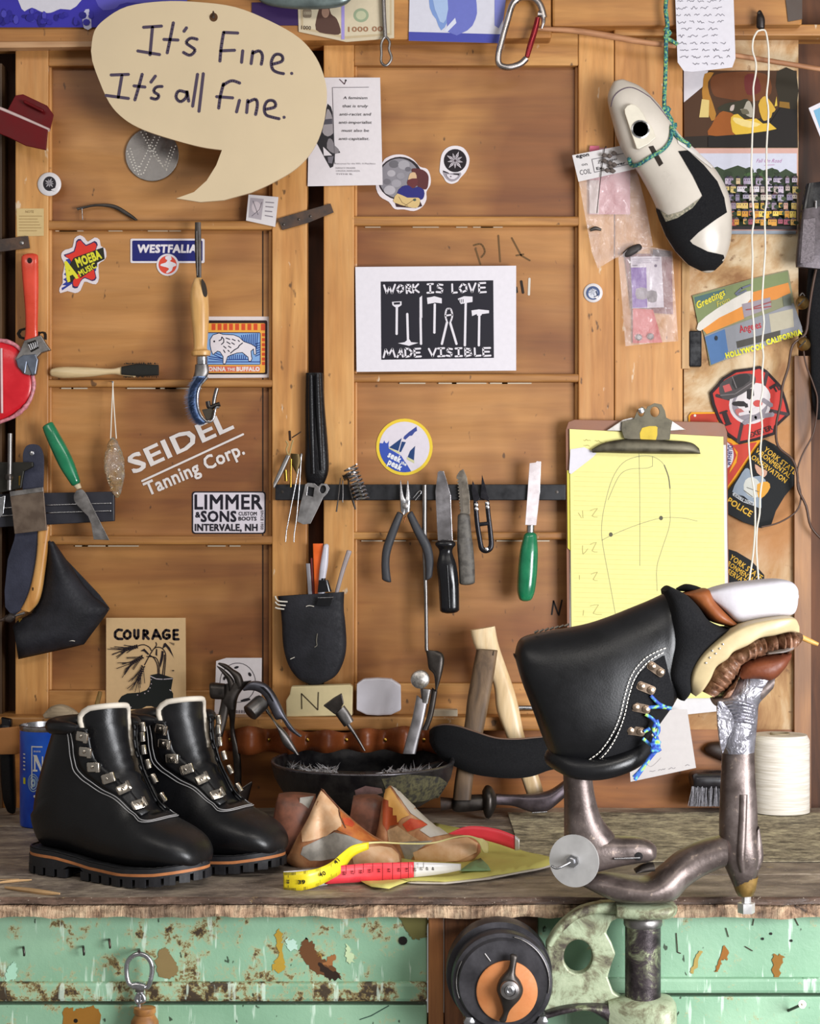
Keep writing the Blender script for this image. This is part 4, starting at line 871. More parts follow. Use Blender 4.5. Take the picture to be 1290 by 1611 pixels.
# left leather-and-steel tool
r = thing('strap_knife', 'navy leather strap with a square steel plate hanging at the left edge', 'strap', P(40, 980, -.05))
plate('strap', cat(z([(248, 600), (245, 500), (280, 420), (350, 398), (420, 420), (460, 500), (468, 620), (460, 880)]), 4)+z([(415, 1360)])+[(60, 880), (57, 915), (50, 940), (35, 958), (20, 970), (8, 955), (7, 930), (12, 880), (22, 850)]+z([(240, 880)]), -.046, .004, L_NAVY, r, bev=.0008)
lathe('rivet', [(.003, 0), (.003, -.0012), (.001, -.002)], P(*z((342, 497))[0], -.046), STEEL, r, 12, 'y')
plate('steel_plate', z([(100, 905), (462, 860), (475, 1010), (500, 1318), (155, 1358), (130, 1130)]), -.0525, .004, plain('brown_steel', '6a5a4e', .45, .6, .35, 50, c2='7a6a5c'), r, bev=.0006)
plate('plate_rim', z([(102, 905), (460, 858), (460, 905), (108, 955)]), -.0535, .0012, STEEL2, r, bev=.0003)
r = thing('bar_clamp', 'small black clamp with a thin steel bar at the left edge', 'clamp', P(20, 800, -.04))
plate('jaw', z([(-60, 590), (350, 590), (352, 640), (255, 690), (225, 870), (-60, 930)]), -.0565, .008, plain('clamp_black', '2a2822', .45, .5), r, bev=.001)
tube('bar', z([(108, 285), (105, 600), (98, 890)]), .0034, -.064, STEEL2, r, sub=1); plate('brass_key', z([(200, 740), (218, 735), (212, 840), (200, 838)]), -.0575, .002, BRASS, r)
lathe('bar_collar', [(.0052, -.004), (.006, 0), (.0052, .004)], P(*z((95, 750))[0], -.064), IRON, r, 12)
plate('steel_tip', z([(-40, 980), (55, 950), (35, 1140), (-40, 1240)]), -.060, .002, STEEL, r, bev=.0003)
# wooden knife scabbard and black pouch
z = zm(0, 840, 6.79)
r = thing('wooden_knife_handle', 'curved pale wooden handle between navy strap and black pouch', 'handle', P(50, 965, -.05))
slab('handle', z([(405, -80), (400, 150), (375, 350), (330, 560), (280, 700), (225, 800)]), z([(540, -80), (520, 100), (480, 400), (450, 600), (405, 740), (320, 835)]), [.006, .008, .008, .008, .008, .006], -.043, wood('honey_handle', 'e2b06a', 'd49a52', 'b0783a', 'z', 1.2, .4, .2), r, e=3)
plate('slot', z([(345, 570), (358, 575), (355, 605), (345, 605)]), -.0515, .002, ink('1a120a'), r)
r = thing('black_pouch', 'black leather pouch folded like a cone on the left door', 'pouch', P(95, 1033, -.03))
A = z([(522, 65), (500, 300), (470, 540), (440, 690), (350, 860), (200, 940), (150, 1000)]); B = z([(560, 100), (720, 330), (880, 560), (1000, 690), (1160, 800), (890, 1165), (195, 1318)])
plate('back_leather', z([(522, 65), (700, 270), (900, 480), (1060, 650), (1165, 790), (1110, 850), (890, 1165), (600, 1200), (360, 1250), (400, 800), (470, 400)]), -.024, .004, L_DULL, r, bev=.0006)
v = []; f = []; N_ = 14
AA = seglin(A, 6); BB = seglin(B, 6)
for i, (a, b_) in enumerate(zip(AA, BB)):
    for k in range(N_+1):
        t = k/N_; v.append(P(a[0]*(1-t)+b_[0]*t, a[1]*(1-t)+b_[1]*t, -.028-.020*math.sin(math.pi*t)**.8))
for i in range(len(AA)-1):
    for k in range(N_): f.append((i*(N_+1)+k, i*(N_+1)+k+1, (i+1)*(N_+1)+k+1, (i+1)*(N_+1)+k))
o = mk('front_leather', v, f, L_DULL, r, True); m = o.modifiers.new('s', 'SOLIDIFY'); m.thickness = .003; m.offset = 1
tube('cut_edge', [(*q, -.031) for q in z([(525, 70), (640, 220), (740, 370), (840, 530), (960, 670), (1080, 760), (1160, 805)])], .0009, -.03, plain('raw_leather_edge', '77736e', .7), r)
for q in ((288, 1030), (268, 1158)): lathe('staple', [(.0016, 0), (.0016, -.001), (.0005, -.0015)], P(*z(q)[0], -.037), STEEL, r, 8, 'y')
tube('stitch', [(*q, -.0395) for q in z([(360, 1090), (380, 1105), (425, 1098)])], .0006, 0, CORD, r); tube('stitch', [(*q, -.042) for q in z([(490, 1140), (560, 1138), (620, 1150)])], .0005, 0, CORD, r); tube('stitch', [(*q, -.042) for q in z([(700, 1148), (760, 1140), (800, 1146)])], .0006, 0, CORD, r)
r = thing('wing_bolt', 'dark wing bolt at the left edge below the navy strap', 'bolt', P(15, 980, -.05))
slab('wing', z([(-60, 920), (20, 900), (70, 860)]), z([(-60, 945), (30, 935), (90, 945)]), .003, -.056, IRON2, r); slab('knob', z([(62, 880), (110, 845), (150, 860)]), z([(75, 940), (115, 945), (155, 910)]), .007, -.056, IRON2, r, rnd=.002); slab('shank', z([(150, 865), (262, 830)]), z([(155, 890), (268, 855)]), .0022, -.056, STEEL2, r, sub=1); plate('brass_tag', z([(195, 900), (238, 905), (205, 945)]), -.051, .001, BRASS, r)
# tan strap with black tool, low left
z = zm(0, 1110, 8.06)
r = thing('tan_leather_loop', 'tan leather loop nailed to the ledge at the left edge', 'loop', P(10, 1188, -.07))
slab('strap', z([(-160, 290), (0, 285), (160, 270), (235, 265), (260, 280)]), z([(-160, 625), (0, 622), (160, 618), (235, 610), (262, 600)]), [.0022]*5, [-.086, -.088, -.086, -.078, -.062], L_TAN, r, e=5)
r = thing('black_handled_tool', 'black tapered tool handle hanging through the tan loop at the left edge', 'tool', P(15, 1282, -.07))
slab('grip', z([(-5, 250), (0, 620), (10, 900), (40, 1180), (90, 1330)]), z([(150, 250), (185, 620), (195, 900), (205, 1220), (195, 1350)]), [.008, .009, .009, .008, .005], -.072, L_BLACK, r, e=3, rnd=.003)
slab('head', z([(20, 150), (25, 210), (25, 268)]), z([(150, 175), (155, 215), (152, 268)]), .007, -.072, BLACKP, r, e=4)
# blue can
CYc = -.155
r = thing('blue_coffee_can', 'blue metal can with white lettering standing behind the black boots', 'can', P(75, 1290, CYc)); cc = P(75, 1290, CYc); q = px(CYc); cz = 0.0005; hh = P(75, 1141, CYc).z; rad = 43*q
blu = NT('blue_can_print'); n = blu.noise(18, 3); blu.set(col=blu.ramp(n, [(.35, '0d2f9a'), (.6, '1450c4'), (.8, '1d63d8')]), rough=.3)
lathe('wall', [(rad*.98, 0), (rad, .003), (rad, hh-.006)], (cc.x, CYc, cz), blu.m, r, 40)
lathe('rim', [(rad*1.0, hh-.006), (rad*1.03, hh-.004), (rad*1.03, hh), (rad*.98, hh+.001), (rad*.95, hh-.006), (.001, hh-.006)], (cc.x, CYc, cz), STEEL, r, 40)
def on_can(x, y, lift=.0006):       # wrap a photo point on the can's front
    w = P(x, y, CYc-rad); dx = max(-.98, min(.98, (w.x-cc.x)/rad)); a = math.asin(dx); return Vector((cc.x+(rad+lift)*math.sin(a), CYc-(rad+lift)*math.cos(a), w.z))
def wrapquads(nm, lst, mat, parent, fn):
    v = []; f = []
    for pts in lst: n0 = len(v); v += [fn(x, y) for x, y in pts]; f.append(tuple(range(n0, n0+len(pts))))
    return mk(nm, v, f, mat, parent)
WI = ink('e8e6e0')
wrapquads('printed_frame', [rect(49, 1174, 50.6, 1240), rect(49, 1174, 58, 1176), rect(58, 1174, 67, 1176), rect(53, 1181, 54.5, 1183.5), rect(56, 1181, 57.5, 1183.5), rect(59, 1181, 60.5, 1183.5), rect(62, 1181, 63.5, 1183.5)], WI, r, on_can)
wrapquads('printed_letter', [[(52, 1188), (58, 1188), (68, 1214), (64, 1214)], [(53.5, 1190), (56, 1190), (56, 1213), (53.5, 1213)], rect(51.5, 1211, 59, 1214), [(66, 1190), (68, 1190), (68, 1214), (66, 1214)]], WI, r, on_can)
lg = ink('9ab4c8'); ringq = []
for k in range(20):
    a0, a1 = 2*math.pi*k/20, 2*math.pi*(k+1)/20
    for ro, ri in ((14.5, 12.8), (11, 9), (7, 2)): ringq.append([(52+ro*.62*math.cos(a0), 1232+ro*math.sin(a0)), (52+ro*.62*math.cos(a1), 1232+ro*math.sin(a1)), (52+ri*.62*math.cos(a1), 1232+ri*math.sin(a1)), (52+ri*.62*math.cos(a0), 1232+ri*math.sin(a0))])
wrapquads('printed_roundel', ringq, lg, r, on_can); wrapquads('printed_dot', [oval(54, 1253, 1.6, 2, 8)], WI, r, on_can)
wrapquads('side_print', [rect(34.2, 1187+k*6, 38, 1189+k*6) for k in range(5)], WI, r, on_can); wrapquads('yellow_print', [rect(34.2, 1225, 38.5, 1235)], ink('d8d22a'), r, on_can)

# ------------------------------------------------------------------ middle magnetic bar and its tools
MB = -.031
z = zm(430, 670, 8.056)
r = thing('magnetic_tool_bar', 'long black magnetic bar across the middle door holding tools', 'tool rack', P(660, 788, MB)); bevel(pbox('bar', 433, 762, 890, 787, MB, .013, BARBLK, r), .001)
for xx in (444, 660, 876): lathe('bolt', [(.0022, 0), (.0022, -.0004), (.0008, -.0006)], P(xx, 774, MB), IRON, r, 10, 'y')
r = thing('black_leather_sheath', 'long folded black leather sheath hanging in the gap between the doors', 'sheath', P(498, 765, -.02))
slab('leather', [(481, 587), (480, 640), (480, 700), (479, 745), (486, 765)], [(508, 587), (511, 640), (516, 700), (517, 740), (508, 765)], [.008, .010, .013, .012, .006], -.024, L_BLACK, r, e=3)
for q in ([(489, 590), (490, 660), (493, 745)], [(499, 588), (501, 650), (506, 740)]): tube('fold', q, [.0035, .0045, .003], -.036, L_BLACK, r)
MT = -.036
r = thing('wire_tweezers', 'thin white wire hairpin tweezers on the left end of the magnetic bar', 'tweezers', P(460, 856, MT))
tube('arm', z([(355, 365), (290, 700), (230, 1000), (190, 1210), (165, 1340), (155, 1470)]), .0009, MT, STEEL, r); tube('arm', z([(355, 365), (335, 700), (310, 1000), (290, 1200), (265, 1370), (260, 1475)]), .0009, MT, STEEL, r); tube('bend', z([(350, 380), (356, 352), (362, 380)]), .0012, MT, STEEL2, r)
r = thing('old_pliers_bit', 'old dark folding key hung on a nail at the left end of the magnetic bar', 'tool', P(450, 780, MT))
slab('leaf', z([(0, 720), (80, 540), (160, 370)]), z([(10, 800), (110, 620), (220, 380)]), .002, MT, STEEL2, r); slab('leaf', z([(220, 350), (232, 480), (290, 600)]), z([(340, 360), (350, 460), (300, 610)]), .003, MT, plain('dark_brass', '5a4a2c', .4, .8), r); tube('key', z([(225, 420), (222, 600), (220, 775)]), .0016, MT-.003, BRASS, r); tube('brass_pin', z([(155, 560), (165, 700)]), .0028, MT, BRASS, r)
tube('nail', [(*z((205, 70))[0], MT+.004), (*z((212, 180))[0], MT-.006)], .0018, MT, IRON2, r); tube('nail', [(*z((350, 75))[0], MT-.004), (*z((235, 150))[0], MT)], .0009, MT, IRON2, r); tube('twist_cord', [(*q, MT-.002) for q in z([(160, 190), (185, 240), (165, 300), (200, 370), (230, 250), (250, 180)])], .0012, MT, plain('jute', 'a89060', .9), r)
r = thing('edge_gauge', 'flat steel edge gauge with two windows on the magnetic bar', 'gauge', P(490, 825, MT))
plate('blade', z([(405, 740), (440, 722), (520, 728), (570, 770), (610, 730), (680, 735), (715, 790), (680, 860), (630, 910), (550, 1080), (470, 1240), (380, 1250), (300, 1210), (340, 1000), (380, 850)]), MT-.001, .0016, plain('satin_steel', 'a5a2a2', .35, .9, .1), r, bev=.0003, holes=[z([(440, 770), (520, 785), (505, 900), (425, 880)]), z(oval(628, 805, 40, 52, 16, .25))])
r = thing('pin_pair', 'two thin needles stuck to the magnetic bar beside the coil springs', 'needle', P(535, 806, MT))
tube('needle', z([(850, 660), (830, 850), (800, 1090)]), [.0006, .0009, .0012], MT, IRON, r); tube('needle', z([(880, 690), (882, 850), (878, 970)]), .0008, MT, STEEL2, r)
def coil(nm, label, pts, rad, turns, wire, Y, mat):
    r = thing(nm, label, 'spring', P(pts[-1][0], pts[-1][1], Y)); a = P(*pts[0], Y); b_ = P(*pts[-1], Y); ax = (b_-a); L = ax.length; ax.normalize(); s_ = Vector((0, 1, 0)); w = ax.cross(s_); n = turns*14
    tubew('coil', [a+ax*(L*k/n)+(s_*math.sin(2*math.pi*k/14)+w*math.cos(2*math.pi*k/14))*rad for k in range(n+1)], wire, mat, r, n=6, sub=1); return r
r = coil('coil_spring', 'bent steel coil spring at the edge of the middle door', [(551, 734), (570, 786)], .0095, 9, .0013, MT-.012, STEEL)
coil('small_coil_spring', 'small dark coil spring left of the big coil spring', [(540, 752), (553, 748)], .004, 6, .0007, MT-.004, IRON)
r = thing('dark_spike', 'small dark spike under the coil springs', 'spike', P(556, 803, MT)); tube('shaft', z([(940, 640), (970, 800), (1010, 950), (1040, 1060)]), [.001, .0018, .0018, .0012], MT, IRON, r)
z = zm(590, 720, 4.607)
r = thing('needle_nose_pliers', 'needle-nose pliers with dark grey grips on the magnetic bar', 'pliers', P(640, 916, MT)); PLY = MT-.003
slab('jaw', z([(182, 165), (178, 280), (180, 320), (184, 385)]), z([(188, 165), (208, 270), (240, 330), (215, 420)]), [.001, .004, .0055, .005], PLY, STEEL, r, e=3.5); slab('jaw', z([(234, 165), (222, 270), (215, 320), (205, 415)]), z([(240, 165), (256, 280), (258, 320), (255, 385)]), [.001, .004, .0055, .005], PLY-.0004, STEEL, r, e=3.5)
lathe('pivot', [(.0042, 0), (.0042, -.0012), (.003, -.0018)], P(*z((218, 350))[0], PLY-.0055), STEEL2, r, 16, 'y')
slab('grip', z([(160, 395), (120, 480), (60, 640), (46, 760), (50, 880)]), z([(205, 420), (165, 530), (115, 680), (105, 780), (118, 900)]), [.005, .0065, .0065, .006, .0055], PLY, GREYRUB, r, rnd=.002); slab('grip', z([(232, 425), (280, 540), (340, 660), (362, 760), (365, 885)]), z([(272, 390), (330, 500), (400, 620), (425, 740), (415, 860)]), [.005, .0065, .0065, .006, .0055], PLY, GREYRUB, r, rnd=.002)
tube('spring', z([(205, 440), (222, 430), (210, 470)]), .0007, PLY, plain('copper', 'a86a44', .3, 1.0), r)
r = thing('paper_clip', 'small bent paper clip on the magnetic bar beside the pliers', 'clip', P(655, 788, MT)); tube('wire', z([(278, 292), (318, 245), (334, 242), (330, 262), (292, 308)]), .0006, MT+.001, STEEL, r)
r = thing('long_steel_rod', 'long thin steel rod hanging straight down from the magnetic bar', 'rod', P(668, 1025, MT)); tube('rod', [(668, 763), (668, 870), (670, 940), (671, 1020)], [.0038, .0036, .003, .0028], MT+.0012, STEEL2, r); tube('tip_bend', [(671, 1018), (672, 1024), (678, 1026)], .0028, MT+.0012, STEEL2, r)
r = thing('putty_knife', 'long flat steel blade with a glossy black handle on the magnetic bar', 'knife', P(706, 967, MT))
plate('blade', z([(455, 105), (470, 95), (498, 98), (515, 150), (548, 270), (562, 605), (455, 605), (437, 240)]), MT-.002, .002, plain('polished_blade', 'c9c4c8', .2, 1.0, .15, 30), r, bev=.0004)
slab('handle', z([(438, 615), (438, 635), (465, 680), (448, 780), (460, 920), (470, 1110)]), z([(582, 615), (582, 635), (560, 680), (590, 780), (608, 920), (612, 1105)]), [.0105, .0108, .008, .0115, .0125, .012], MT-.009, BLACKP, r, e=2.6, n=22, rnd=.004)
for k in (0, 1, 2): tube('flute', [(*q, MT-.0208+.0022*abs(k-1)) for q in z([(485+k*38, 780), (492+k*40, 930), (500+k*40, 1090)])], .0012, 0, BLACKP, r)
r = thing('serrated_knife', 'short serrated knife with a worn tape-wrapped grey handle', 'knife', P(735, 923, MT))
teeth = []
for k in range(11): teeth += [(590+k*2, 150+k*22), (606+k*1.5, 161+k*22)]
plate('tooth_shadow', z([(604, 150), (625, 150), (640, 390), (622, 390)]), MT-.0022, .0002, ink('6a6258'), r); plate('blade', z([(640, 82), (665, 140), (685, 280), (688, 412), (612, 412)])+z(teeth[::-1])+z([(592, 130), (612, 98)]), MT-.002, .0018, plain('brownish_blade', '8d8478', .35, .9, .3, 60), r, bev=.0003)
slab('handle', z([(598, 420), (596, 560), (595, 650), (605, 780), (610, 910)]), z([(688, 420), (700, 560), (712, 650), (722, 780), (724, 905)]), [.006, .0075, .008, .008, .0075], MT-.005, plain('worn_tape', '4e4a46', .6, .2, .45, 130, .5, 120, c2='6c6862'), r, rnd=.003)
r = thing('thread_snips', 'small black spring thread snips on the magnetic bar', 'scissors', P(765, 868, MT)); SN = plain('black_snips', '1e1c22', .3, .5)
plate('blade', z([(708, 165), (760, 290), (752, 310), (715, 325), (697, 230)]), MT-.001, .0016, SN, r, bev=.0003); plate('blade', z([(775, 122), (825, 290), (828, 320), (795, 305), (762, 290), (770, 210)]), MT-.0022, .0016, SN, r, bev=.0003)
tube('bow', z([(728, 320), (740, 470), (760, 600), (775, 660), (808, 672), (840, 645), (838, 560), (822, 420), (812, 320)]), [.0034, .0036, .0036, .004, .0042, .004, .0036, .0034, .0034], MT, SN, r, flat=(Vector((0, 1, 0)), .6)); slab('bridge', z([(752, 470), (820, 462)]), z([(754, 500), (822, 490)]), .0018, MT, SN, r, sub=1)
for q in ((733, 343), (735, 372), (812, 332), (814, 358), (808, 664)): lathe('rivet', [(.0026, 0), (.0026, -.0012), (.0008, -.002)], P(*z(q)[0], MT-.0022), STEEL, r, 10, 'y')
r = thing('skiving_knife', 'white-bladed knife with a bright green wooden handle at the right of the bar', 'knife', P(828, 947, MT))
plate('blade', z([(1120, 40), (1165, 35), (1172, 25), (1203, 28), (1195, 250), (1168, 490), (1088, 488), (1105, 260)]), MT-.002, .0026, plain('white_blade', 'e2d6d8', .3, .35, .15, 30, c2='efe8ea'), r, bev=.0004)
slab('ferrule', z([(1100, 490), (1098, 552)]), z([(1155, 490), (1152, 552)]), .0058, MT-.003, STEEL, r, sub=1)
slab('handle', z([(1078, 560), (1050, 680), (1035, 830), (1030, 960), (1042, 1020)]), z([(1172, 560), (1180, 680), (1175, 830), (1160, 960), (1140, 1020)]), [.009, .0125, .014, .013, .010], MT-.006, GREENW, r, n=22, rnd=.004)
# ------------------------------------------------------------------ pen pouch
z = zm(430, 850, 6.715); PP = -.046
r = thing('pen_pouch', 'black leather pen pouch shaped like a tongue below the magnetic bar', 'pouch', P(494, 1078, PP))
A = z([(45, 590), (75, 720), (90, 880), (105, 1120), (160, 1320), (260, 1460), (380, 1520)]); B = z([(750, 545), (745, 720), (762, 880), (772, 1120), (735, 1300), (650, 1440), (500, 1520)])
slab('leather', A, B, [.009, .010, .011, .011, .010, .008, .004], PP+.012, L_DULL, r, e=3)
for k, (a, b_) in enumerate((((50, 640), (150, 650)), ((60, 680), (130, 690)), ((65, 720), (115, 728)))): tube('lacing', [(*q, PP) for q in z([(20, a[1]-50+k*20), (50, a[1]), b_])], .0011, PP, CORD, r)
tube('scratch', [(*q, PP-.0002) for q in z([(465, 985), (455, 1060), (460, 1110), (435, 1130)])], .0006, PP, plain('scuff', '8a8478', .8), r); tube('scratch', [(*q, PP+.0006) for q in z([(345, 700), (380, 690), (430, 700)])], .0006, PP, CORD, r); tube('scratch', [(*q, PP+.001) for q in z([(180, 1255), (225, 1235)])], .0006, PP, CORD, r, sub=1)
r = thing('binder_clip', 'small black binder clip on the rim of the pen pouch', 'clip', P(508, 955, PP)); slab('jaw', z([(480, 420), (465, 550)]), z([(580, 420), (620, 540)]), .006, PP-.001, BLACKP, r, sub=1, e=4); plate('plate', z([(475, 610), (635, 605), (600, 695), (450, 690)]), PP-.0045, .0015, BLACKP, r, bev=.0003); tube('edge_shine', [(*q, PP-.005) for q in z([(470, 608), (635, 604)])], .0008, PP, STEEL, r, sub=1)
def pen(nm, label, A, B, th, Y, mat, **k): r = thing(nm, label, 'pen', P(A[-1][0], A[-1][1], Y)); slab('barrel', A, B, th, Y, mat, r, **k); return r
r = pen('orange_strip', 'flat bright orange plastic strip in the pen pouch', z([(418, 35), (425, 250), (440, 620)]), z([(525, 35), (510, 250), (500, 620)]), .0012, PP+.012, plain('neon_orange', 'f0681c', .4), e=6); r['category'] = 'strip'
r = pen('white_marker', 'white capped marker standing in the pen pouch', z([(528, 60), (495, 250), (478, 420), (470, 620)]), z([(588, 60), (578, 250), (552, 420), (545, 620)]), [.004, .0048, .0048, .0048], PP+.0085, plain('white_marker_barrel', 'd4d2de', .3), rnd=.003)
slab('dark_band', z([(492, 400), (488, 430)]), z([(555, 400), (552, 432)]), .0052, PP+.0085, BLACKP, r, sub=1)
r = pen('clear_tube', 'translucent grey plastic tube leaning right in the pen pouch', z([(775, 105), (720, 280), (655, 520), (640, 600)]), z([(830, 120), (765, 300), (700, 525), (680, 600)]), .0036, PP+.012, plain('milky_plastic', 'a89c9c', .3, 0, .1), rnd=.001)
r = pen('grey_pencil', 'grey flat pencil at the left in the pen pouch', z([(342, 245), (355, 400), (370, 620)]), z([(388, 245), (400, 400), (415, 620)]), .003, PP+.012, plain('grey_pencil', '8f8c92', .4), e=4)
r = pen('dark_red_stick', 'thin dark red stick behind the orange strip in the pen pouch', z([(392, 190), (400, 400), (410, 620)]), z([(416, 185), (428, 400), (440, 620)]), .0018, PP+.0155, plain('dark_red_stick', '7a2a28', .5))
# ------------------------------------------------------------------ right-hand wall
WY = -.0046
def scribble(p, x0, y0, x1, y1, w, c, seed, amp=2.2):
    rs = random.Random(seed); x = x0; pts = []
    L = math.hypot(x1-x0, y1-y0); d = 0; ll = []; cur = []
    while d < L:
        t = d/L; cur.append((x0+(x1-x0)*t, y0+(y1-y0)*t+rs.uniform(-amp, amp))); d += rs.uniform(1.4, 2.6)
        if len(cur) > rs.randint(4, 9): ll.append(cur); cur = []; d += rs.uniform(2.5, 5)
    if len(cur) > 1: ll.append(cur)
    strokes(p, ll, w, c, 2)
# handwritten note
r = card('handwritten_note', 'white handwritten note with rounded corners pinned to the top right header', 'note', [(1061, -40), (1153, -40), (1157, 92), (1152, 106), (1090, 113), (1076, 112), (1066, 98)], -.058, 'e0dce4', .0006)
p = Print(-.0583)
for k, (a, b_) in enumerate(((1066, 1140), (1064, 1136), (1064, 1146), (1066, 1140), (1072, 1136), (1067, 1132), (1067, 1144), (1070, 1151), (1070, 1150), (1090, 1140))): scribble(p, a, 2+k*11, b_, 1+k*11, .8, '77737e', 40+k)
p.done('handwriting', r)
# cat photograph
z = zm(1060, 100, 5.556)
r = card('cat_photo', 'dark photograph of a cat asleep in a yellow basket', 'photo', z([(88, 62), (1075, 62), (1085, 735), (92, 735)]), WY-.001, '241a10', .0008)
p = Print(WY-.0012); p.poly(z([(88, 62), (300, 62), (260, 200), (88, 340)]), 'd6d2d8'); p.poly(z([(88, 340), (250, 205), (330, 62), (1072, 62), (1072, 180), (900, 400), (600, 560), (300, 630), (92, 640)]), '4a2c14')
p.poly(z([(330, 120), (500, 75), (800, 90), (850, 260), (700, 330), (420, 300), (340, 260)]), '6e3c18', 3); p.poly(z([(620, 110), (720, 100), (760, 240), (640, 270)]), '6a2420', 3); p.poly(z([(900, 70), (1070, 70), (1070, 400), (920, 330)]), '2a2212', 2)
p.poly(z([(270, 90), (350, 80), (300, 160), (310, 260), (370, 440), (330, 500), (250, 300), (255, 190)]), 'b07a2c', 2); p.poly(z([(245, 310), (310, 320), (305, 470), (222, 470)]), 'd8c078'); p.poly(z([(400, 430), (520, 410), (540, 620), (300, 625), (330, 540)]), '9a5418', 2)
p.poly(z([(380, 400), (450, 350), (560, 330), (640, 310), (700, 380), (690, 470), (560, 470), (500, 430)]), '33301e', 3); p.poly(z([(500, 370), (530, 360), (520, 410), (490, 410)]), 'c9b9b0', 2); p.poly(z([(635, 335), (665, 330), (690, 400), (690, 470), (640, 455), (580, 400), (610, 395)]), 'b0a898', 2); p.poly(z([(590, 400), (640, 400), (660, 440), (600, 440)]), '6a6450', 2)
p.poly(z([(500, 470), (560, 440), (620, 490), (720, 480), (780, 525), (870, 515), (905, 570), (700, 605), (540, 622), (505, 560)]), 'e0b83c', 2); p.poly(z([(520, 470), (620, 490), (760, 530), (660, 560), (540, 520)]), 'ecd488', 2); p.poly(z([(740, 360), (780, 290), (820, 300), (890, 400), (860, 430), (850, 470), (800, 500), (770, 480)]), 'd2a63a', 2)
p.poly(z([(880, 375), (898, 285), (905, 370)]), 'd8b848'); p.poly(z([(925, 330), (1010, 340), (1015, 395), (920, 380)]), '8a6420'); p.poly(z([(840, 520), (930, 390), (1072, 400), (1072, 730), (300, 730), (300, 640), (700, 610), (905, 575)]), '17100c'); p.done('picture', r)
# houses painting
r = card('village_painting_card', 'greeting card with a painting of crowded hillside houses', 'card', z([(150, 740), (1085, 740), (1080, 1480), (160, 1480)]), WY-.001, 'd4a89c', .0008)
p = Print(WY-.0012); p.poly(z([(150, 785), (1075, 785), (1075, 1450), (150, 1450)]), 'cfd0de'); p.text('Fall On Road', *z((720, 865))[0], 6, 'a04a90', 41, 0, 0, .4); p.line(z([(790, 890), (880, 885)]), .8, 'b070a0')
rs = random.Random(11); p.poly(z([(300, 930), (380, 900), (440, 930), (560, 890), (640, 920), (700, 960), (800, 930), (860, 910), (930, 950), (980, 920), (1050, 960), (1075, 960), (1075, 1450), (300, 1450)]), '33422a')
for k in range(16): p.poly(z(oval(rs.uniform(340, 1060), rs.uniform(930, 1010), rs.uniform(20, 55), rs.uniform(15, 40), 8)), rs.choice(['2a3a22', '3f5a30', '4c6a3a', '26301e']))
for row in range(6):
    y0 = 1000+row*72
    for k in range(13):
        x = 380+k*54+rs.uniform(-14, 14); w = rs.uniform(30, 56); h = rs.uniform(34, 66); pal = [['c9bccb', 'b0a6b8', 'd0b890', 'a898b0'], ['d8d0d8', 'c8b8c8', 'd8c078', 'b8a8a0'], ['a8a0b0', 'c0b4a8', '8a8098', 'd8c8b8'], ['d8b04a', 'c89a88', 'e0c070', '9a8898'], ['e0b030', 'd8983a', 'c06a50', 'e6c860'], ['d89a40', 'b85a50', 'e0b060', 'a05060']][row]
        p.poly(z(rect(x, y0, x+w, y0+h)), rs.choice(pal)); p.poly(z([(x-5, y0+3), (x+w*.5, y0-20), (x+w+5, y0+3)]), rs.choice(['5a4a58', '3a3448', '6a5a60', '4a2a30', '2a2838']))
        p.quads([z(rect(x+w*f_, y0+12, x+w*f_+6, y0+24)) for f_ in (.2, .6)], '3a3040')
        if rs.random() < .35: p.poly(z(oval(x+w, y0+h*.6, 24, 18, 7)), rs.choice(['2c3a24', '3c4a2c', '1e2618']))
p.poly(z(rect(150, 1420, 1075, 1450)), '241c20'); p.done('picture', r)
tag(pbox('card_shelf_edge', 1062, 363, 1252, 368, -.008, .004, ink('9fa8b4')), 'thin pale strip under the village painting card', 'strip')
# greetings postcard
z = zm(1060, 400, 5.609)
r = card('greetings_postcard', 'glossy old postcard reading Greetings from Hollywood California', 'postcard', z([(160, 365), (690, 215), (1010, 140), (1060, 420), (1140, 685), (560, 890), (320, 985), (270, 720)]), WY-.002, '8a8a6a', .001)
p = Print(WY-.0022); p.poly(z([(165, 370), (690, 222), (1005, 150), (1015, 270), (600, 480), (215, 620)]), '7d8a5c'); p.poly(z([(180, 380), (450, 305), (460, 350), (190, 440)]), '4a6a6a'); p.poly(z([(600, 360), (1010, 250), (1030, 340), (900, 400), (620, 440)]), 'd88a3c'); p.poly(z([(220, 620), (640, 440), (620, 570), (290, 705)]), 'e0913c'); p.poly(z([(215, 610), (380, 480), (640, 330), (700, 340), (640, 440), (400, 560), (230, 680)]), 'dcd6cc', 2)
p.poly(z([(270, 720), (450, 650), (830, 520), (1055, 430), (1130, 640), (1135, 690), (800, 810), (330, 975)]), '8f9096'); p.poly(z([(275, 730), (450, 660), (480, 860), (440, 930), (330, 975)]), '4f74a4'); p.poly(z([(600, 440), (850, 380), (860, 470), (620, 560)]), '9a8f98'); p.poly(z([(840, 530), (1050, 480), (1060, 640), (860, 690)]), 'b8b09a'); p.poly(z([(550, 770), (940, 670), (940, 730), (560, 830)]), '4a4640'); p.poly(z([(960, 370), (1030, 350), (1040, 450), (970, 460)]), '6e7468')
p.text('Greetings', *z((215, 480))[0], 11, 'e6d83a', 49, -27, .02, .3); p.text('From', *z((385, 465))[0], 8, 'd8c850', 22, -24, 0, .3); p.text('Angeles', *z((585, 695))[0], 12, 'c02430', 35, -14, .01, .1); p.text('HOLLYWOOD', *z((465, 918))[0], 8.5, 'e6e03a', 62, -15, .06); p.text('CALIFORNIA', *z((825, 800))[0], 8.5, 'e6e03a', 57, -17, .06)
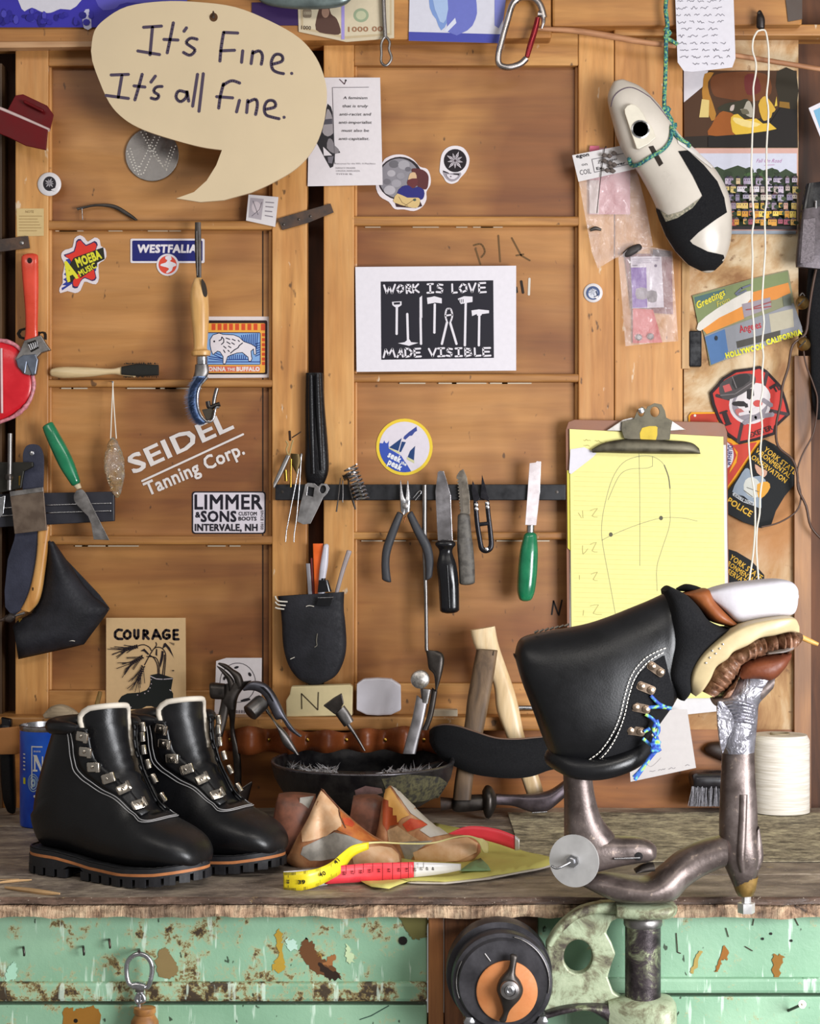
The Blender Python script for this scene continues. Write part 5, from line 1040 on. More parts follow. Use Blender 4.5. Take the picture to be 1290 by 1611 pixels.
p.lines([z([(545, 350), (600, 300), (680, 270)]), z([(555, 360), (640, 320)])], 3, '6a7080'); p.lines([z([(700, 470), (860, 420)]), z([(640, 490), (860, 460)])], 1.6, 'a04a48'); p.poly(z(oval(375, 740, 14, 22, 8)), '222830'); p.done('picture', r)
bevel(pbox('black_block', 1084, 520, 1104, 577, -.02, .016, BLACKP), .002); tag(bpy.data.objects['black_block'], 'small black plastic block beside the pale wooden strip', 'block')
# fire patch
z = zm(1060, 560, 4.352)
def fabric(nm, c):
    k = ('fab', nm)
    if k not in _M: t = NT(nm); w = t.noise(900, 2); t.bump(w, .4, .0005); _M[k] = t.set(col=t.mix(.2, c, t.ramp(w, [(.3, .4), (.7, 1.0)]), 'MULTIPLY'), rough=.9)
    return _M[k]
FO = z([(245, 250), (300, 190), (330, 150), (420, 95), (550, 78), (590, 66), (640, 100), (740, 205), (780, 330), (797, 400), (700, 490), (690, 540), (560, 582), (450, 605), (360, 540), (300, 430), (262, 330)])
r = thing('firefighter_patch', 'red and black embroidered fire patch with a helmeted skull', 'patch', P(1180, 700, WY)); plate('backing', FO, -.0095, .002, fabric('black_twill', '2a2022'), r, bev=.0005)
fx, fy = z((520, 330))[0]; p = Print(-.0098); p.poly([(fx+(x-fx)*.92, fy+(y-fy)*.92) for x, y in FO], 'c83228'); p.lines([z([(400, 300), (290, 270)]), z([(610, 240), (640, 110)]), z([(470, 450), (440, 590)]), z([(640, 370), (780, 400)])], 5.5, '3a2a2c')
p.poly(z(oval(520, 335, 142, 132)), 'd8d0d2'); p.poly(z(oval(520, 335, 122, 112)), '8e868e'); p.poly(z([(430, 290), (500, 200), (600, 190), (660, 260), (640, 330), (560, 400), (500, 390), (430, 340)]), 'dcd4d4', 3)
p.poly(z([(310, 220), (330, 180), (420, 130), (520, 120), (560, 150), (540, 210), (430, 280), (350, 300), (320, 270)]), '4a4444', 3); p.poly(z([(400, 150), (500, 120), (520, 170), (420, 230)]), '2a2626', 2); p.lines([z([(400, 140), (430, 220)]), z([(320, 270), (420, 260), (540, 180)])], 1.4, '7a7272'); p.poly(z([(335, 205), (380, 190), (400, 235), (350, 250)]), 'c85a58')
p.poly(z([(500, 230), (545, 220), (550, 270), (520, 300), (500, 290)]), '241c1e'); p.poly(z([(405, 315), (480, 310), (500, 345), (410, 340)]), '241c1e', 2); p.poly(z([(480, 330), (505, 325), (510, 350), (490, 355)]), '241c1e'); p.poly(z(oval(575, 325, 32, 24, 12)), 'c84a44'); p.poly(z([(420, 370), (460, 360), (490, 400), (440, 410)]), 'b86a66', 2); p.line(z([(450, 400), (520, 385), (570, 360)]), 5, 'd8d0d2'); p.lines([z([(610, 300), (670, 340)]), z([(480, 460), (560, 420), (680, 400)])], 7, '8e868e')
p.text('F', *z((655, 215))[0], 13, '2a1618', 11, 60, .03); p.text('I', *z((366, 474))[0], 20, '2a1618', 5, -20, .03); p.lines([z([(340, 478), (392, 462)]), z([(318, 392), (366, 376)])], 3, '2a1618'); p.text('EXETER', *z((525, 560))[0], 8, '3a1c1c', 38, -20, .02); p.done('embroidery', r)
# Durham patch
r = thing('durham_patch', 'orange red shield patch reading Durham half hidden by the clipboard', 'patch', P(1150, 780, WY)); plate('backing', z([(100, 410), (120, 385), (300, 383), (330, 560), (600, 575), (520, 700), (365, 950), (100, 950)]), -.0072, .002, fabric('gold_twill', 'e09a24'), r, bev=.0005)
p = Print(-.0075); p.poly(z([(112, 412), (125, 398), (290, 395), (330, 570), (400, 600), (430, 680), (385, 780), (360, 900), (112, 900)]), 'b8361c'); p.poly(z([(400, 610), (570, 590), (500, 700), (370, 890), (365, 830), (430, 730), (440, 660)]), 'c23a24'); p.poly(z(oval(335, 680, 75, 98)), 'd8d2dc'); p.poly(z(oval(335, 680, 58, 80)), 'c8c2d4'); p.text('DURHAM', *z((372, 610))[0], 8, '3a3468', 31, 97, .03); p.poly(z(oval(145, 408, 9, 9, 8)), 'e0d8d0'); p.done('embroidery', r)
def police(label, OL, rot0, full, Y, org):
    r = thing('police_patch', label, 'patch', P(org[0], org[1], WY), 'black police patches'); plate('backing', OL, Y, .002, fabric('black_wool', '1a1c1e'), r, bev=.0006)
    return r, Print(Y-.0003)
OL = z([(620, 570), (690, 605), (835, 720), (828, 880), (760, 960), (700, 1060), (670, 1150), (600, 1180), (480, 1140), (370, 1080), (340, 960), (440, 830), (560, 640)])
r, p = police('black and gold police patch with a state seal under the red fire patch', OL, 38, True, -.0118, (1200, 830)); GD = 'd8a82c'
p.text('YORK STATE', *z((612, 648))[0], 8.6, GD, 62, 38, .02); p.text('VIRONMENTAL', *z((555, 655))[0], 8, GD, 68, 38, .02); p.text('ONSERVATION', *z((527, 702))[0], 8, GD, 66, 36, .02); p.text('POLICE', *z((362, 1002))[0], 9.6, GD, 43, 32, .03)
p.poly(z([(400, 930), (450, 830), (490, 770), (520, 780), (530, 830), (600, 820), (640, 890), (600, 980), (600, 1040), (560, 1030), (480, 960)]), '8a96a4', 2); p.poly(z([(490, 850), (540, 830), (590, 870), (590, 950), (540, 970), (480, 920)]), 'c8c8c0', 2); p.poly(z([(570, 880), (640, 860), (660, 900), (620, 960), (580, 970)]), 'd89a2c', 2); p.poly(z([(555, 740), (600, 770), (640, 790), (620, 830), (570, 800)]), 'c89a80', 2); p.line(z([(410, 945), (480, 990), (550, 1015)]), 5.5, 'b8bcc0'); p.text('EXCELSIOR', *z((412, 958))[0], 4, '26262c', 33, 28, .02); p.lines([z([(500, 900), (580, 930)]), z([(480, 920), (540, 965)])], 1, '5a5a50'); p.done('embroidery', r)
OL = z([(365, 1320), (430, 1340), (530, 1400), (620, 1500), (620, 1640), (300, 1700), (300, 1320)])
r, p = police('lower black police patch mostly hidden behind the clipboard', OL, 38, False, -.0098, (1180, 930))
p.text('YORK STATE', *z((378, 1388))[0], 8.6, GD, 60, 35, .02); p.text('RONMENTAL', *z((362, 1432))[0], 8, GD, 52, 34, .02); p.text('SERVATION', *z((362, 1484))[0], 8, GD, 50, 33, .02); p.done('embroidery', r)
# ------------------------------------------------------------------ clipboard
z = zm(880, 620, 4.607); KB = -.030
r = thing('clipboard', 'brown clipboard with steel clip and a yellow pad showing a foot tracing', 'clipboard', P(1018, 1120, KB)); SK = turn
BRD = plain('brown_hardboard', '8f5f46', .5, 0, .15, 25)
plate('board', [(890, 676), (894, 664), (904, 660), (1130, 664), (1140, 668), (1144, 680), (1149, 1120), (893, 1122)], KB, .0035, BRD, r, bev=.0008)
plate('white_sheet', [(897, 690), (1142, 700), (1148, 1117), (1062, 1126), (896, 1114)], KB-.0012, .001, ink('e2e0e2'), r); plate('under_pad', [(892, 740), (900, 740), (901, 870), (893, 862)], KB-.0022, .001, ink('d8cf52'), r)
pad = plate('yellow_pad', [(896, 675), (1138, 687), (1142, 1098), (900, 1100), (897, 760)], KB-.004, .0026, ink('f6ee9c', .7), r)
p = Print(KB-.0042); p.lines([[(903, 742+k*7.6), (1139, 748+k*7.6)] for k in range(47)], .55, 'e2d88a')
Z3 = zm(860, 640, 3.0)
strokes(p, [Z3(q) for q in ([(325, 980), (300, 840), (265, 650), (260, 560), (275, 460), (310, 340), (360, 265), (430, 235), (500, 235), (555, 275), (580, 360), (582, 470), (580, 560), (545, 670), (520, 760), (522, 870)], [(290, 440), (340, 330), (390, 295), (470, 290), (500, 280)], [(436, 215), (440, 420), (440, 750)], [(260, 630), (310, 605), (420, 560), (540, 525), (640, 525), (712, 540)], [(500, 235), (500, 280)])], .8, 'a8a47c', 4); strokes(p, [Z3([(555, 275), (575, 330), (582, 385)])], 1.8, '77745c', 3)
for q in ((303, 603), (540, 525)): p.poly(oval(*Z3(q)[0], 3, 3.6, 10), '5f5c48')
for tx, q in (('24 1/2', (240, 485)), ('24', (235, 665)), ('23 1/2', (235, 795)), ('23', (250, 970))): pass
strokes(p, [Z3(q) for q in ([(205, 490), (240, 480), (215, 515), (240, 520)], [(150, 500), (165, 525)], [(170, 490), (172, 525)], [(205, 650), (235, 640), (215, 680), (240, 685)], [(170, 655), (172, 695), (195, 670)], [(210, 790), (240, 780), (220, 815), (240, 820)], [(155, 795), (155, 815)], [(205, 940), (245, 935), (220, 975), (260, 980)], [(175, 960), (172, 985)])], .8, 'c2b878', 2)
scribble(p, 918, 692, 958, 696, .6, 'a89a5a', 5, 1.4); scribble(p, 918, 700, 935, 702, .6, 'a89a5a', 6, 1.4); p.poly(z([(80, 400), (180, 385), (270, 430), (240, 460), (85, 580), (70, 570)]), 'e6e2ea'); p.done('pencil_tracing', r)
CL = plain('tarnished_clip_steel', '6e6858', .5, .8, .4, 50)
plate('clip_back', z([(340, 265), (460, 185), (520, 170), (820, 195), (915, 258), (700, 275)]), KB-.0075, .003, plain('pale_clip_steel', 'b8b2ac', .4, .8), r, bev=.0006)
plate('clip_body', z([(455, 200), (540, 180), (570, 110), (600, 90), (630, 110), (640, 90), (690, 65), (740, 75), (765, 120), (775, 170), (820, 195), (810, 240), (800, 330), (560, 340), (470, 320), (450, 260)]), KB-.0125, .004, CL, r, bev=.001, holes=[z(oval(692, 128, 34, 38, 16)), z(oval(592, 130, 24, 34, 14))])
slab('clip_bar', z([(232, 400), (330, 350), (500, 325), (800, 335), (950, 350), (1010, 390)]), z([(240, 425), (330, 425), (500, 430), (800, 434), (950, 434), (1022, 434)]), [.002, .006, .009, .009, .006, .002], KB-.010, CL, r)
patch_ = plate('gold_sticker', z([(600, 245), (700, 232), (710, 260), (700, 330), (630, 348), (585, 320)]), KB-.0132, .0004, plain('gold_foil', 'c0a428', .4, .3), r, 2)
lathe('nail_head', [(.004, 0), (.004, -.0015), (.001, -.0025)], P(*z((592, 120))[0], KB-.014), STEEL, r, 14, 'y'); tube('nail', [(*z((592, 122))[0], KB-.014), (*z((592, 122))[0], -.012)], .0016, 0, STEEL, r, sub=1)
# sheet pinned below the clipboard
r = card('pinned_sheet', 'white sheet with pencil notes pinned below the clipboard behind the jacked boot', 'paper', [(985, 1118), (1081, 1116), (1095, 1208), (992, 1230)], -.0575, 'd8d2d0', .0006); p = Print(-.0578); scribble(p, 1022, 1214, 1066, 1207, .7, '8a8488', 21, 1); scribble(p, 1078, 1204, 1086, 1203, .7, '8a8488', 22, 1); p.line([(1012, 1195), (1024, 1206), (1040, 1192)], .6, 'b0a8a8', 4); p.done('notes', r)
# ------------------------------------------------------------------ hanging shoe last
z = zm(900, 100, 4.738); HL = -.062
r = thing('hanging_shoe_last', 'white plastic shoe last with black leather patches hanging on a blue-green cord', 'shoe last', P(1080, 427, HL))
PLW = plain('ivory_plastic', 'c9c0b4', .32, 0, .12, 14)
A = z([(300, 150), (270, 220), (268, 290), (300, 420), (340, 560), (400, 690), (480, 790), (560, 925), (625, 1060), (655, 1170), (705, 1290), (775, 1400), (870, 1500), (965, 1545)])
B = z([(400, 128), (500, 172), (580, 240), (665, 335), (725, 425), (810, 545), (925, 660), (1045, 770), (1125, 890), (1168, 1000), (1188, 1150), (1178, 1330), (1130, 1470), (1060, 1540)])
body = slab('body', A, B, [.010, .018, .024, .028, .030, .028, .028, .031, .033, .034, .033, .029, .021, .008], HL, PLW, r, e=2.5, n=32, rnd=.003)
T = bvh(body); BLT = L_SUEDE
plate('top_plate', z([(390, 340), (440, 300), (500, 330), (560, 430), (625, 550), (500, 635), (470, 600), (410, 420)]), HL-.0335, .008, plain('ivory_plate', 'd6cebc', .4, 0, .1), r, 2, bev=.001)
lathe('socket_ring', [(.0125, .004), (.0125, -.0012), (.0108, -.0016), (.0100, 0), (.0100, .004)], P(*z((510, 490))[0], HL-.0335), STEEL, r, 28, 'y'); lathe('socket', [(.0100, -.0003), (.0001, -.0003)], P(*z((510, 490))[0], HL-.0337), ink('0c120c'), r, 28, 'y')
patch('black_patch', z([(790, 655), (860, 650), (980, 760), (1080, 880), (1130, 1000), (1150, 1110), (1060, 1170), (940, 1260), (880, 1320), (900, 1345), (1010, 1400), (1125, 1425), (1135, 1465), (1060, 1538), (965, 1542), (870, 1495), (775, 1395), (705, 1285), (655, 1165), (625, 1075), (660, 1090), (700, 1180), (790, 1150), (900, 1075), (970, 985), (900, 840)]), T, HL, .0012, BLT, r, 6)
patch('ankle_edge', z([(755, 495), (800, 540), (930, 660), (1045, 775), (1035, 785), (900, 680), (790, 600)]), T, HL, .0014, ink('e8e2dc'), r, 5)
patch('stain', z([(650, 1085), (720, 1130), (820, 1100), (930, 1020), (960, 1000), (900, 1075), (790, 1150), (705, 1178)]), T, HL, .0009, plain('mould_stain', 'a89e88', .7, 0, .5, 300, c2='6a6a5c'), r, 5)
seam('heel_line', z([(290, 320), (310, 250), (360, 200), (430, 178), (500, 200), (580, 250)]), T, HL, 0, .0009, plain('purple_line', '5a4a58', .6), r)
seam('side_line', z([(580, 250), (660, 340), (720, 420)]), T, HL, 0, .0008, plain('purple_line', '5a4a58', .6), r)
patch('slot', z([(570, 620), (605, 612), (680, 745), (650, 768)]), T, HL, .0008, ink('2a2018'), r, 5)
CB = NT('blue_green_cord'); cv = CB.voro(240); CB.bump(cv, .8, .002); CB.set(col=CB.ramp(CB.noise(320, 2), [(.38, '1a4a5c'), (.48, '2f7480'), (.56, '5c9a68'), (.64, '9ab86a')]), rough=.7)
tube('cord', [(1052, -20), (1047, 10), (1050, 40), (1048, 55), (1047, 110), (1045, 165), (1050, 178), (1057, 190)], [.003]*8, HL-.006, CB.m, r)
tube('knot', [(1045, 45), (1054, 52), (1046, 58), (1053, 62), (1066, 70)], .0028, HL-.006, CB.m, r); tube('knot', [(1042, 170), (1052, 172), (1044, 182), (1056, 192), (1050, 200), (1062, 196), (1056, 208)], .0036, HL-.012, CB.m, r)
seam('cord_loop', z([(430, 700), (450, 750), (500, 750), (580, 700), (680, 640), (730, 570), (735, 470)]), T, HL, .002, .0028, CB.m, r, n=8); seam('cord_tail', z([(735, 500), (780, 560), (850, 610), (862, 630)]), T, HL, .004, .0028, CB.m, r, n=8)
# ------------------------------------------------------------------ coil card and plastic bags
z = zm(890, 220, 4.737)
flm = NT('clear_film'); flm.bump(flm.noise(45, 4, .6, 1.0), .9, .006); flm.set(col='e8dcdc', rough=.1, alpha=.3, spec=.9)
def film(nm, pts, Y, amp, seed, parent, sc=30):
    v, f = fillgrid(pts, 7); cx_ = sum(p[0] for p in pts)/len(pts); cy_ = sum(p[1] for p in pts)/len(pts)
    return mk(nm, [P(x, y, Y-amp*(.5+mnoise.noise((x/sc+seed, y/sc*.6, 0))+.5*mnoise.noise((x/9+seed, y/14, 3)))) for x, y in v], f, flm.m, parent, True)
r = thing('pink_parts_bag', 'clear plastic bag with a pink slip hanging under the coil card', 'bag', P(950, 420, -.03))
plate('pink_slip', z([(175, 60), (480, 60), (480, 555), (175, 555)]), -.0215, .0006, ink('d8a0a6'), r); plate('white_slip', z([(178, 300), (250, 300), (245, 550), (178, 550)]), -.0222, .0005, ink('dccdc8'), r); plate('pink_top', z([(180, 45), (250, 45), (250, 100), (180, 100)]), -.0223, .0004, ink('d8708a'), r)
film('bag_film', z([(95, 300), (525, 210), (600, 500), (650, 790), (520, 840), (430, 870), (370, 880), (240, 960), (195, 840), (150, 600)]), -.026, .008, 2, r)
tube('grey_clip', z([(180, 675), (220, 660), (265, 672)]), [.002, .003, .0015], -.032, IRON, r)
r = card('coil_card', 'tilted white label card reading on coil pinned over the pink bag', 'label', z([(48, 115), (440, 38), (530, 215), (95, 312)]), -.036, 'ddd8d8', .0006)
p = Print(-.0363); p.text('COIL', *z((108, 262))[0], 8, '2a262c', 18, -9); p.text('on', *z((120, 195))[0], 5, '2a262c', 9, -8); p.text('egon', *z((80, 135))[0], 6, '1c181e', 20, -9, .03); bx = z([(195, 145), (465, 95), (472, 180), (215, 242)]); p.line(bx+[bx[0]], .8, '5a5258'); p.text('Zinc paper', *z((240, 178))[0], 4.5, '2a262c', 32, -11); p.text('Ex.   Power', *z((232, 225))[0], 4.5, '2a262c', 46, -12, .02); p.done('handwriting', r)
dust = plain('dried_flower', '6a5e58', .9, 0, .4, 300)
r = thing('dried_flower', 'dried brown flower sprig on a long stem pinned over the coil card', 'flower', P(945, 336, -.04)); rs = random.Random(5)
tube('stem', z([(290, 60), (270, 200), (255, 330), (232, 545)]), .0006, -.0385, plain('flower_stem', '3a302c', .8), r)
for k in range(10): q = (rs.uniform(265, 345), rs.uniform(80, 240)); slab('petal', z([(q[0], q[1]), (q[0]+20, q[1]-18), (q[0]+45, q[1])]), z([(q[0], q[1]+4), (q[0]+22, q[1]+20), (q[0]+45, q[1]+4)]), [.0005, .0025, .0005], -.0395-.0006*k, dust, r, n=8, sub=3)
lathe('pin', [(.0012, 0), (.0012, -.002), (.0003, -.003)], P(*z((298, 55))[0], -.042), IRON, r, 8, 'y')
r = thing('purple_parts_bag', 'clear plastic bag holding a purple and white card and red paper', 'bag', P(1022, 545, -.03))
plate('red_slip', z([(500, 1255), (650, 1265), (690, 1400), (720, 1510), (500, 1515)]), -.0205, .0006, ink('d2504c'), r); plate('dark_slip', z([(440, 850), (790, 850), (800, 1300), (660, 1290), (490, 1260)]), -.0195, .0006, ink('7a3a3c'), r)
pc = plate('printed_card', z([(483, 872), (712, 866), (732, 1248), (496, 1256)]), -.0225, .0008, ink('d8d0dc'), r); p = Print(-.0229); p.poly(z([(485, 952), (600, 950), (608, 1250), (498, 1252)]), '6a35a8'); p.poly(z([(525, 1110), (600, 1105), (612, 1180), (530, 1185)]), '8a8490', 2); p.poly(z([(610, 1130), (675, 1130), (675, 1205), (615, 1205)]), '6e6a72', 2); p.lines([z([(498, 890), (700, 885)]), z([(500, 905), (690, 900)]), z([(500, 918), (640, 914)])], .7, '8a8298'); p.poly(z(oval(670, 938, 11, 11, 10)), '4a3a68'); p.text('mini', *z((500, 940))[0], 3, '4a3a68', 7); p.done('print', pc)
for q in ((545, 1472), (632, 1466)): lathe('eyelet', [(.0042, 0), (.0046, -.001), (.0036, -.0018), (.0028, -.0006)], P(*z(q)[0], -.0225), STEEL, r, 16, 'y')
slab('dark_lump', z([(425, 840), (470, 800), (540, 775), (565, 790)]), z([(430, 875), (480, 870), (550, 830), (570, 805)]), [.002, .005, .004, .001], -.030, plain('dark_lump', '3a3432', .6, .3, .4, 200), r); plate('black_tab', z([(650, 815), (780, 830), (785, 870), (650, 868)]), -.0232, .001, ink('241e30'), r)
film('bag_film', z([(392, 880), (480, 800), (650, 800), (795, 830), (838, 1500), (640, 1515), (445, 1538), (412, 1120)]), -.0275, .009, 8, r, 24)
# ------------------------------------------------------------------ stick, cord, cables, right edge
r = thing('thin_stick', 'long thin pale stick running aslant under the right header board', 'stick', P(1070, 80, -.05)); tube('shaft', [(838, 45), (900, 48), (960, 57), (1010, 66), (1075, 74), (1150, 86), (1230, 99), (1310, 112)], [.0025, .004, .0045, .004, .0036, .0036, .0036, .0034], -.053, wood('pale_stick', 'c8946c', 'b07c56', '8a5c3c', 'x', 2, .6, .3, False), r)
r = thing('hanging_string', 'long white cord hanging in a loop from a dark hook at the right', 'cord', P(1190, 920, -.075))
Lp = [(1195, 48), (1191, 50), (1185, 62), (1184, 80), (1189, 97), (1189, 115), (1185, 138), (1186, 165), (1184, 200), (1183, 228), (1182, 270), (1184, 316), (1186, 345), (1183, 370), (1184, 405), (1183, 445), (1183, 480), (1186, 516), (1187, 548), (1186, 578), (1183, 625), (1179, 680), (1178, 700), (1182, 744), (1187, 778), (1188, 824), (1185, 870), (1179, 912), (1178, 935)]
Rp = [(1195, 48), (1200, 47), (1205, 51), (1209, 78), (1209, 120), (1206, 150), (1209, 177), (1206, 230), (1206, 280), (1206, 316), (1203, 340), (1204, 390), (1202, 420), (1200, 453), (1199, 480), (1202, 507), (1199, 539), (1201, 560), (1199, 587), (1200, 614), (1196, 637), (1199, 670), (1196, 716), (1200, 744), (1196, 778), (1195, 808), (1191, 831), (1190, 860), (1191, 882), (1193, 909), (1194, 935)]
tube('strand', Lp, .0013, -.073, CORD, r, sub=3, n=8); tube('strand', Rp, .0013, -.071, CORD, r, sub=3, n=8)
slab('hook', [(1191, 22), (1190, 30), (1190, 42)], [(1198, 18), (1203, 30), (1203, 44)], [.003, .006, .004], -.066, plain('dark_hook', '2a2220', .4, .5), r, rnd=.003); tube('hook_pin', [(1195, 22, -.05), (1194, 20, -.07)], .0016, 0, IRON, r, sub=1)
CBL = plain('brown_cable', '4c3428', .5)
r = thing('brown_cable', 'thick brown cable winding down the right-hand post', 'cable', P(1260, 850, -.03)); tube('cable', [(1290, 400), (1284, 423), (1277, 459), (1272, 493), (1267, 525), (1247, 543), (1240, 578), (1231, 607), (1228, 635), (1221, 670), (1224, 702), (1246, 722), (1254, 745), (1256, 770), (1268, 796), (1276, 829), (1296, 852)], .0018, -.032, CBL, r)
r = thing('thin_brown_wire', 'thin brown wire looping from the right post to the police patch', 'wire', P(1240, 830, -.03)); tube('wire', [(1264, 550), (1268, 574), (1280, 606), (1286, 632), (1280, 680), (1262, 716), (1254, 745), (1260, 780), (1253, 804), (1226, 822), (1198, 829)], .0012, -.029, CBL, r)
for cx_, cy_, lab in ((1262, 476, 'upper small brass bell by the greetings postcard'), (1264, 541, 'lower small brass bell by the greetings postcard')):
    r = thing('brass_bell', lab, 'bell', P(cx_, cy_+10, -.03), 'brass bells'); lathe('dome', [(.0005, .010), (.006, .008), (.009, .002), (.0095, -.004), (.008, -.0055)], P(cx_, cy_, -.03), plain('aged_brass', '9a7a48', .35, .9, .3), r, 18, (-.3, -.8, .5)); tube('loop', [(cx_-4, cy_-10), (cx_, cy_-15), (cx_+4, cy_-10)], .0012, -.028, IRON, r)
    plate('slit', [(cx_-7, cy_+4), (cx_+3, cy_-6), (cx_+4, cy_-4), (cx_-6, cy_+6)], -.0405, .002, ink('241a10'), r)
r = thing('black_stapler', 'black and grey engraved hand tool hanging at the right edge', 'tool', P(1275, 425, -.05))
slab('grip', [(1262, 330), (1256, 370), (1252, 405), (1252, 420)], [(1292, 325), (1296, 370), (1296, 405), (1294, 424)], [.006, .008, .008, .006], -.045, plain('grey_cast_metal', '5c5458', .45, .6, .4, 120, .4, 200), r, e=4)
slab('black_arm', [(1268, 290), (1262, 320), (1256, 360)], [(1310, 285), (1310, 330), (1310, 380)], .009, -.036, BLACKP, r, e=4); tube('pin', [(1284, 316), (1284, 328)], .0022, -.05, STEEL, r, sub=1); plate('engraved_panel', [(1264, 345), (1283, 342), (1281, 412), (1259, 414)], -.0535, .001, plain('engraved_metal', '6a6266', .4, .7, .4, 500), r, bev=.0004)
r = thing('black_apron', 'black cloth hanging in the dark at the far right edge', 'cloth', P(1290, 700, -.03)); slab('cloth', [(1274, 400), (1268, 470), (1274, 540), (1276, 620), (1284, 660)], [(1330, 400), (1330, 470), (1330, 540), (1330, 620), (1330, 660)], .008, -.020, L_SUEDE, r)
r = card('blue_photo_card', 'white-bordered blue card cut by the right edge of the photo', 'card', [(1272, 170), (1310, 152), (1340, 215), (1297, 232)], -.04, 'e0dce2', .0006); p = Print(-.0403); p.poly([(1280, 174), (1310, 160), (1330, 205), (1297, 222)], '78b0d0'); p.done('picture', r)
tag(plate('pinned_tape', [(1236, 0), (1262, -4), (1262, 30), (1240, 34)], -.052, .001, plain('dark_tape', '4a3c34', .5)), 'dark strip of tape at the right end of the header board', 'tape')
# ------------------------------------------------------------------ things on the ledge and at the back of the bench
def G(x, y, z=0.0):
    d = FPX*(CAMH-z)/(y-CY); return Vector(((x-CX)*d/FPX, d-CAMD, z))
def ribbon(nm, secs, mat, parent, t=.0008, sub=5, ny=3):
    """standing band: sections (x, ytop, ybottom, Y)"""
    q = cat(secs, sub) if sub > 1 else secs; v = []; f = []
    for x, a, b_, Y in q: v += [P(x, a+(b_-a)*k/ny, Y) for k in range(ny+1)]
    for i in range(len(q)-1):
        for k in range(ny): f.append((i*(ny+1)+k, i*(ny+1)+k+1, (i+1)*(ny+1)+k+1, (i+1)*(ny+1)+k))
    o = mk(nm, v, f, mat, parent, True); m = o.modifiers.new('s', 'SOLIDIFY'); m.thickness = t; m.offset = 0; return o
z = zm(420, 1050, 4.607)
r = thing('marked_n_block', 'cream rubber block with a pencilled N standing on the ledge', 'block', P(500, 1128, -.05)); plate('block', z([(175, 140), (600, 125), (622, 140), (618, 350), (300, 356), (140, 360), (138, 240), (165, 195)]), -.050, .022, plain('cream_rubber', 'dccb9c', .6, 0, .1, 30), r, bev=.0015); p = Print(-.0503); strokes(p, [z(q) for q in ([(250, 190), (252, 300)], [(250, 190), (368, 308)], [(372, 180), (368, 308)])], 2, '5a4e3a', 0); p.done('pencil_n', r)
r = thing('white_block', 'translucent white rounded plastic block standing on the ledge', 'block', P(595, 1128, -.05)); plate('block', z([(650, 120), (700, 85), (800, 78), (900, 85), (970, 130), (972, 310), (900, 345), (800, 350), (720, 345), (648, 310)]), -.050, .018, plain('milky_white', 'd8d4dc', .35, 0, .04), r, bev=.002)
tag(bevel(pbox('pale_offcut', 677, 1117, 720, 1128, -.045, .02, plain('pale_offcut', 'cdbfa6', .7)), .001), 'small pale offcut lying on the ledge behind the grey edge tool', 'offcut')
r = thing('steel_bar', 'short shiny steel bar lying on the ledge behind the jacked boot', 'bar', P(830, 1122, -.04)); tube('bar', [(812, 1114), (850, 1114)], .004, -.045, STEEL, r, sub=1)
# leather loop strip
r = thing('leather_loop_strip', 'brown leather strip nailed in loops along the ledge front', 'strap', P(520, 1192, -.07)); sec = []
for k in range(0, 49):
    x = 296+k*8.4; w = .5-.5*math.cos((x-300)/61*2*math.pi); sec.append((x, 1150-5*w+3*math.sin(x/37), 1180+6*w+2*math.sin(x/51), -.0575-.026*w**.8))
ribbon('strip', sec, L_BROWN, r, .003, 2)
for k in range(7): lathe('nail_head', [(.0025, 0), (.0025, -.001), (.0006, -.002)], P(301+k*61, 1164, -.0605), BRASS, r, 10, 'y')
# pincers
z = zm(320, 1030, 7.167); QY = -.088
r = thing('lasting_pincers', 'old dark iron lasting pincers with hammer head leaning on the leather strip', 'pincers', P(350, 1237, QY))
slab('jaw', z([(175, 88), (260, 108), (340, 165), (420, 220), (460, 330)]), z([(162, 105), (230, 150), (300, 205), (350, 290), (360, 400)]), [.002, .005, .007, .008, .008], QY, IRON, r); slab('jaw', z([(150, 122), (220, 160), (310, 240), (350, 300)]), z([(160, 142), (230, 230), (270, 300), (290, 420)]), [.002, .005, .006, .008], QY-.004, IRON, r)
slab('joint', z([(235, 330), (225, 430), (200, 520), (240, 620)]), z([(545, 290), (430, 410), (385, 500), (370, 610)]), [.007, .009, .009, .007], QY, IRON, r); slab('hammer_face', z([(75, 320), (110, 312), (240, 325)]), z([(85, 485), (120, 500), (240, 505)]), [.011, .012, .011], QY, IRON, r, e=3, rnd=.001)
slab('arm', z([(205, 500), (165, 690), (90, 950), (20, 1250), (0, 1490)]), z([(300, 540), (270, 720), (200, 980), (110, 1250), (70, 1490)]), [.007, .006, .0055, .005, .005], [QY, QY-.003, QY-.008, QY-.01, QY-.01], IRON, r, e=2.6); slab('arm', z([(255, 620), (290, 700), (300, 860), (330, 1130), (350, 1500)]), z([(380, 520), (360, 700), (355, 860), (420, 1130), (430, 1500)]), [.007, .006, .0055, .005, .005], [QY, QY+.01, QY+.02, QY+.02, QY+.02], IRON, r, e=2.6)
r = thing('curved_pincers', 'grey steel pincers with curved jaws leaning into the black iron dish', 'pincers', P(430, 1190, -.1)); C2 = -.108
slab('jaw_arm', z([(438, 392), (520, 308), (620, 298), (720, 340), (800, 430), (880, 580), (950, 730), (1040, 850), (1115, 912)]), z([(460, 408), (540, 402), (620, 420), (690, 480), (760, 620), (815, 730), (885, 728), (960, 840), (1085, 930)]), [.003, .006, .008, .009, .009, .008, .006, .005, .004], C2, plain('blue_grey_tool_steel', '767680', .4, .9, .2), r, e=3)
slab('arm', z([(720, 580), (800, 735), (940, 880), (1085, 1130)]), z([(700, 640), (820, 800), (900, 1010), (1040, 1120)]), [.007, .007, .006, .004], C2+.008, STEEL2, r)
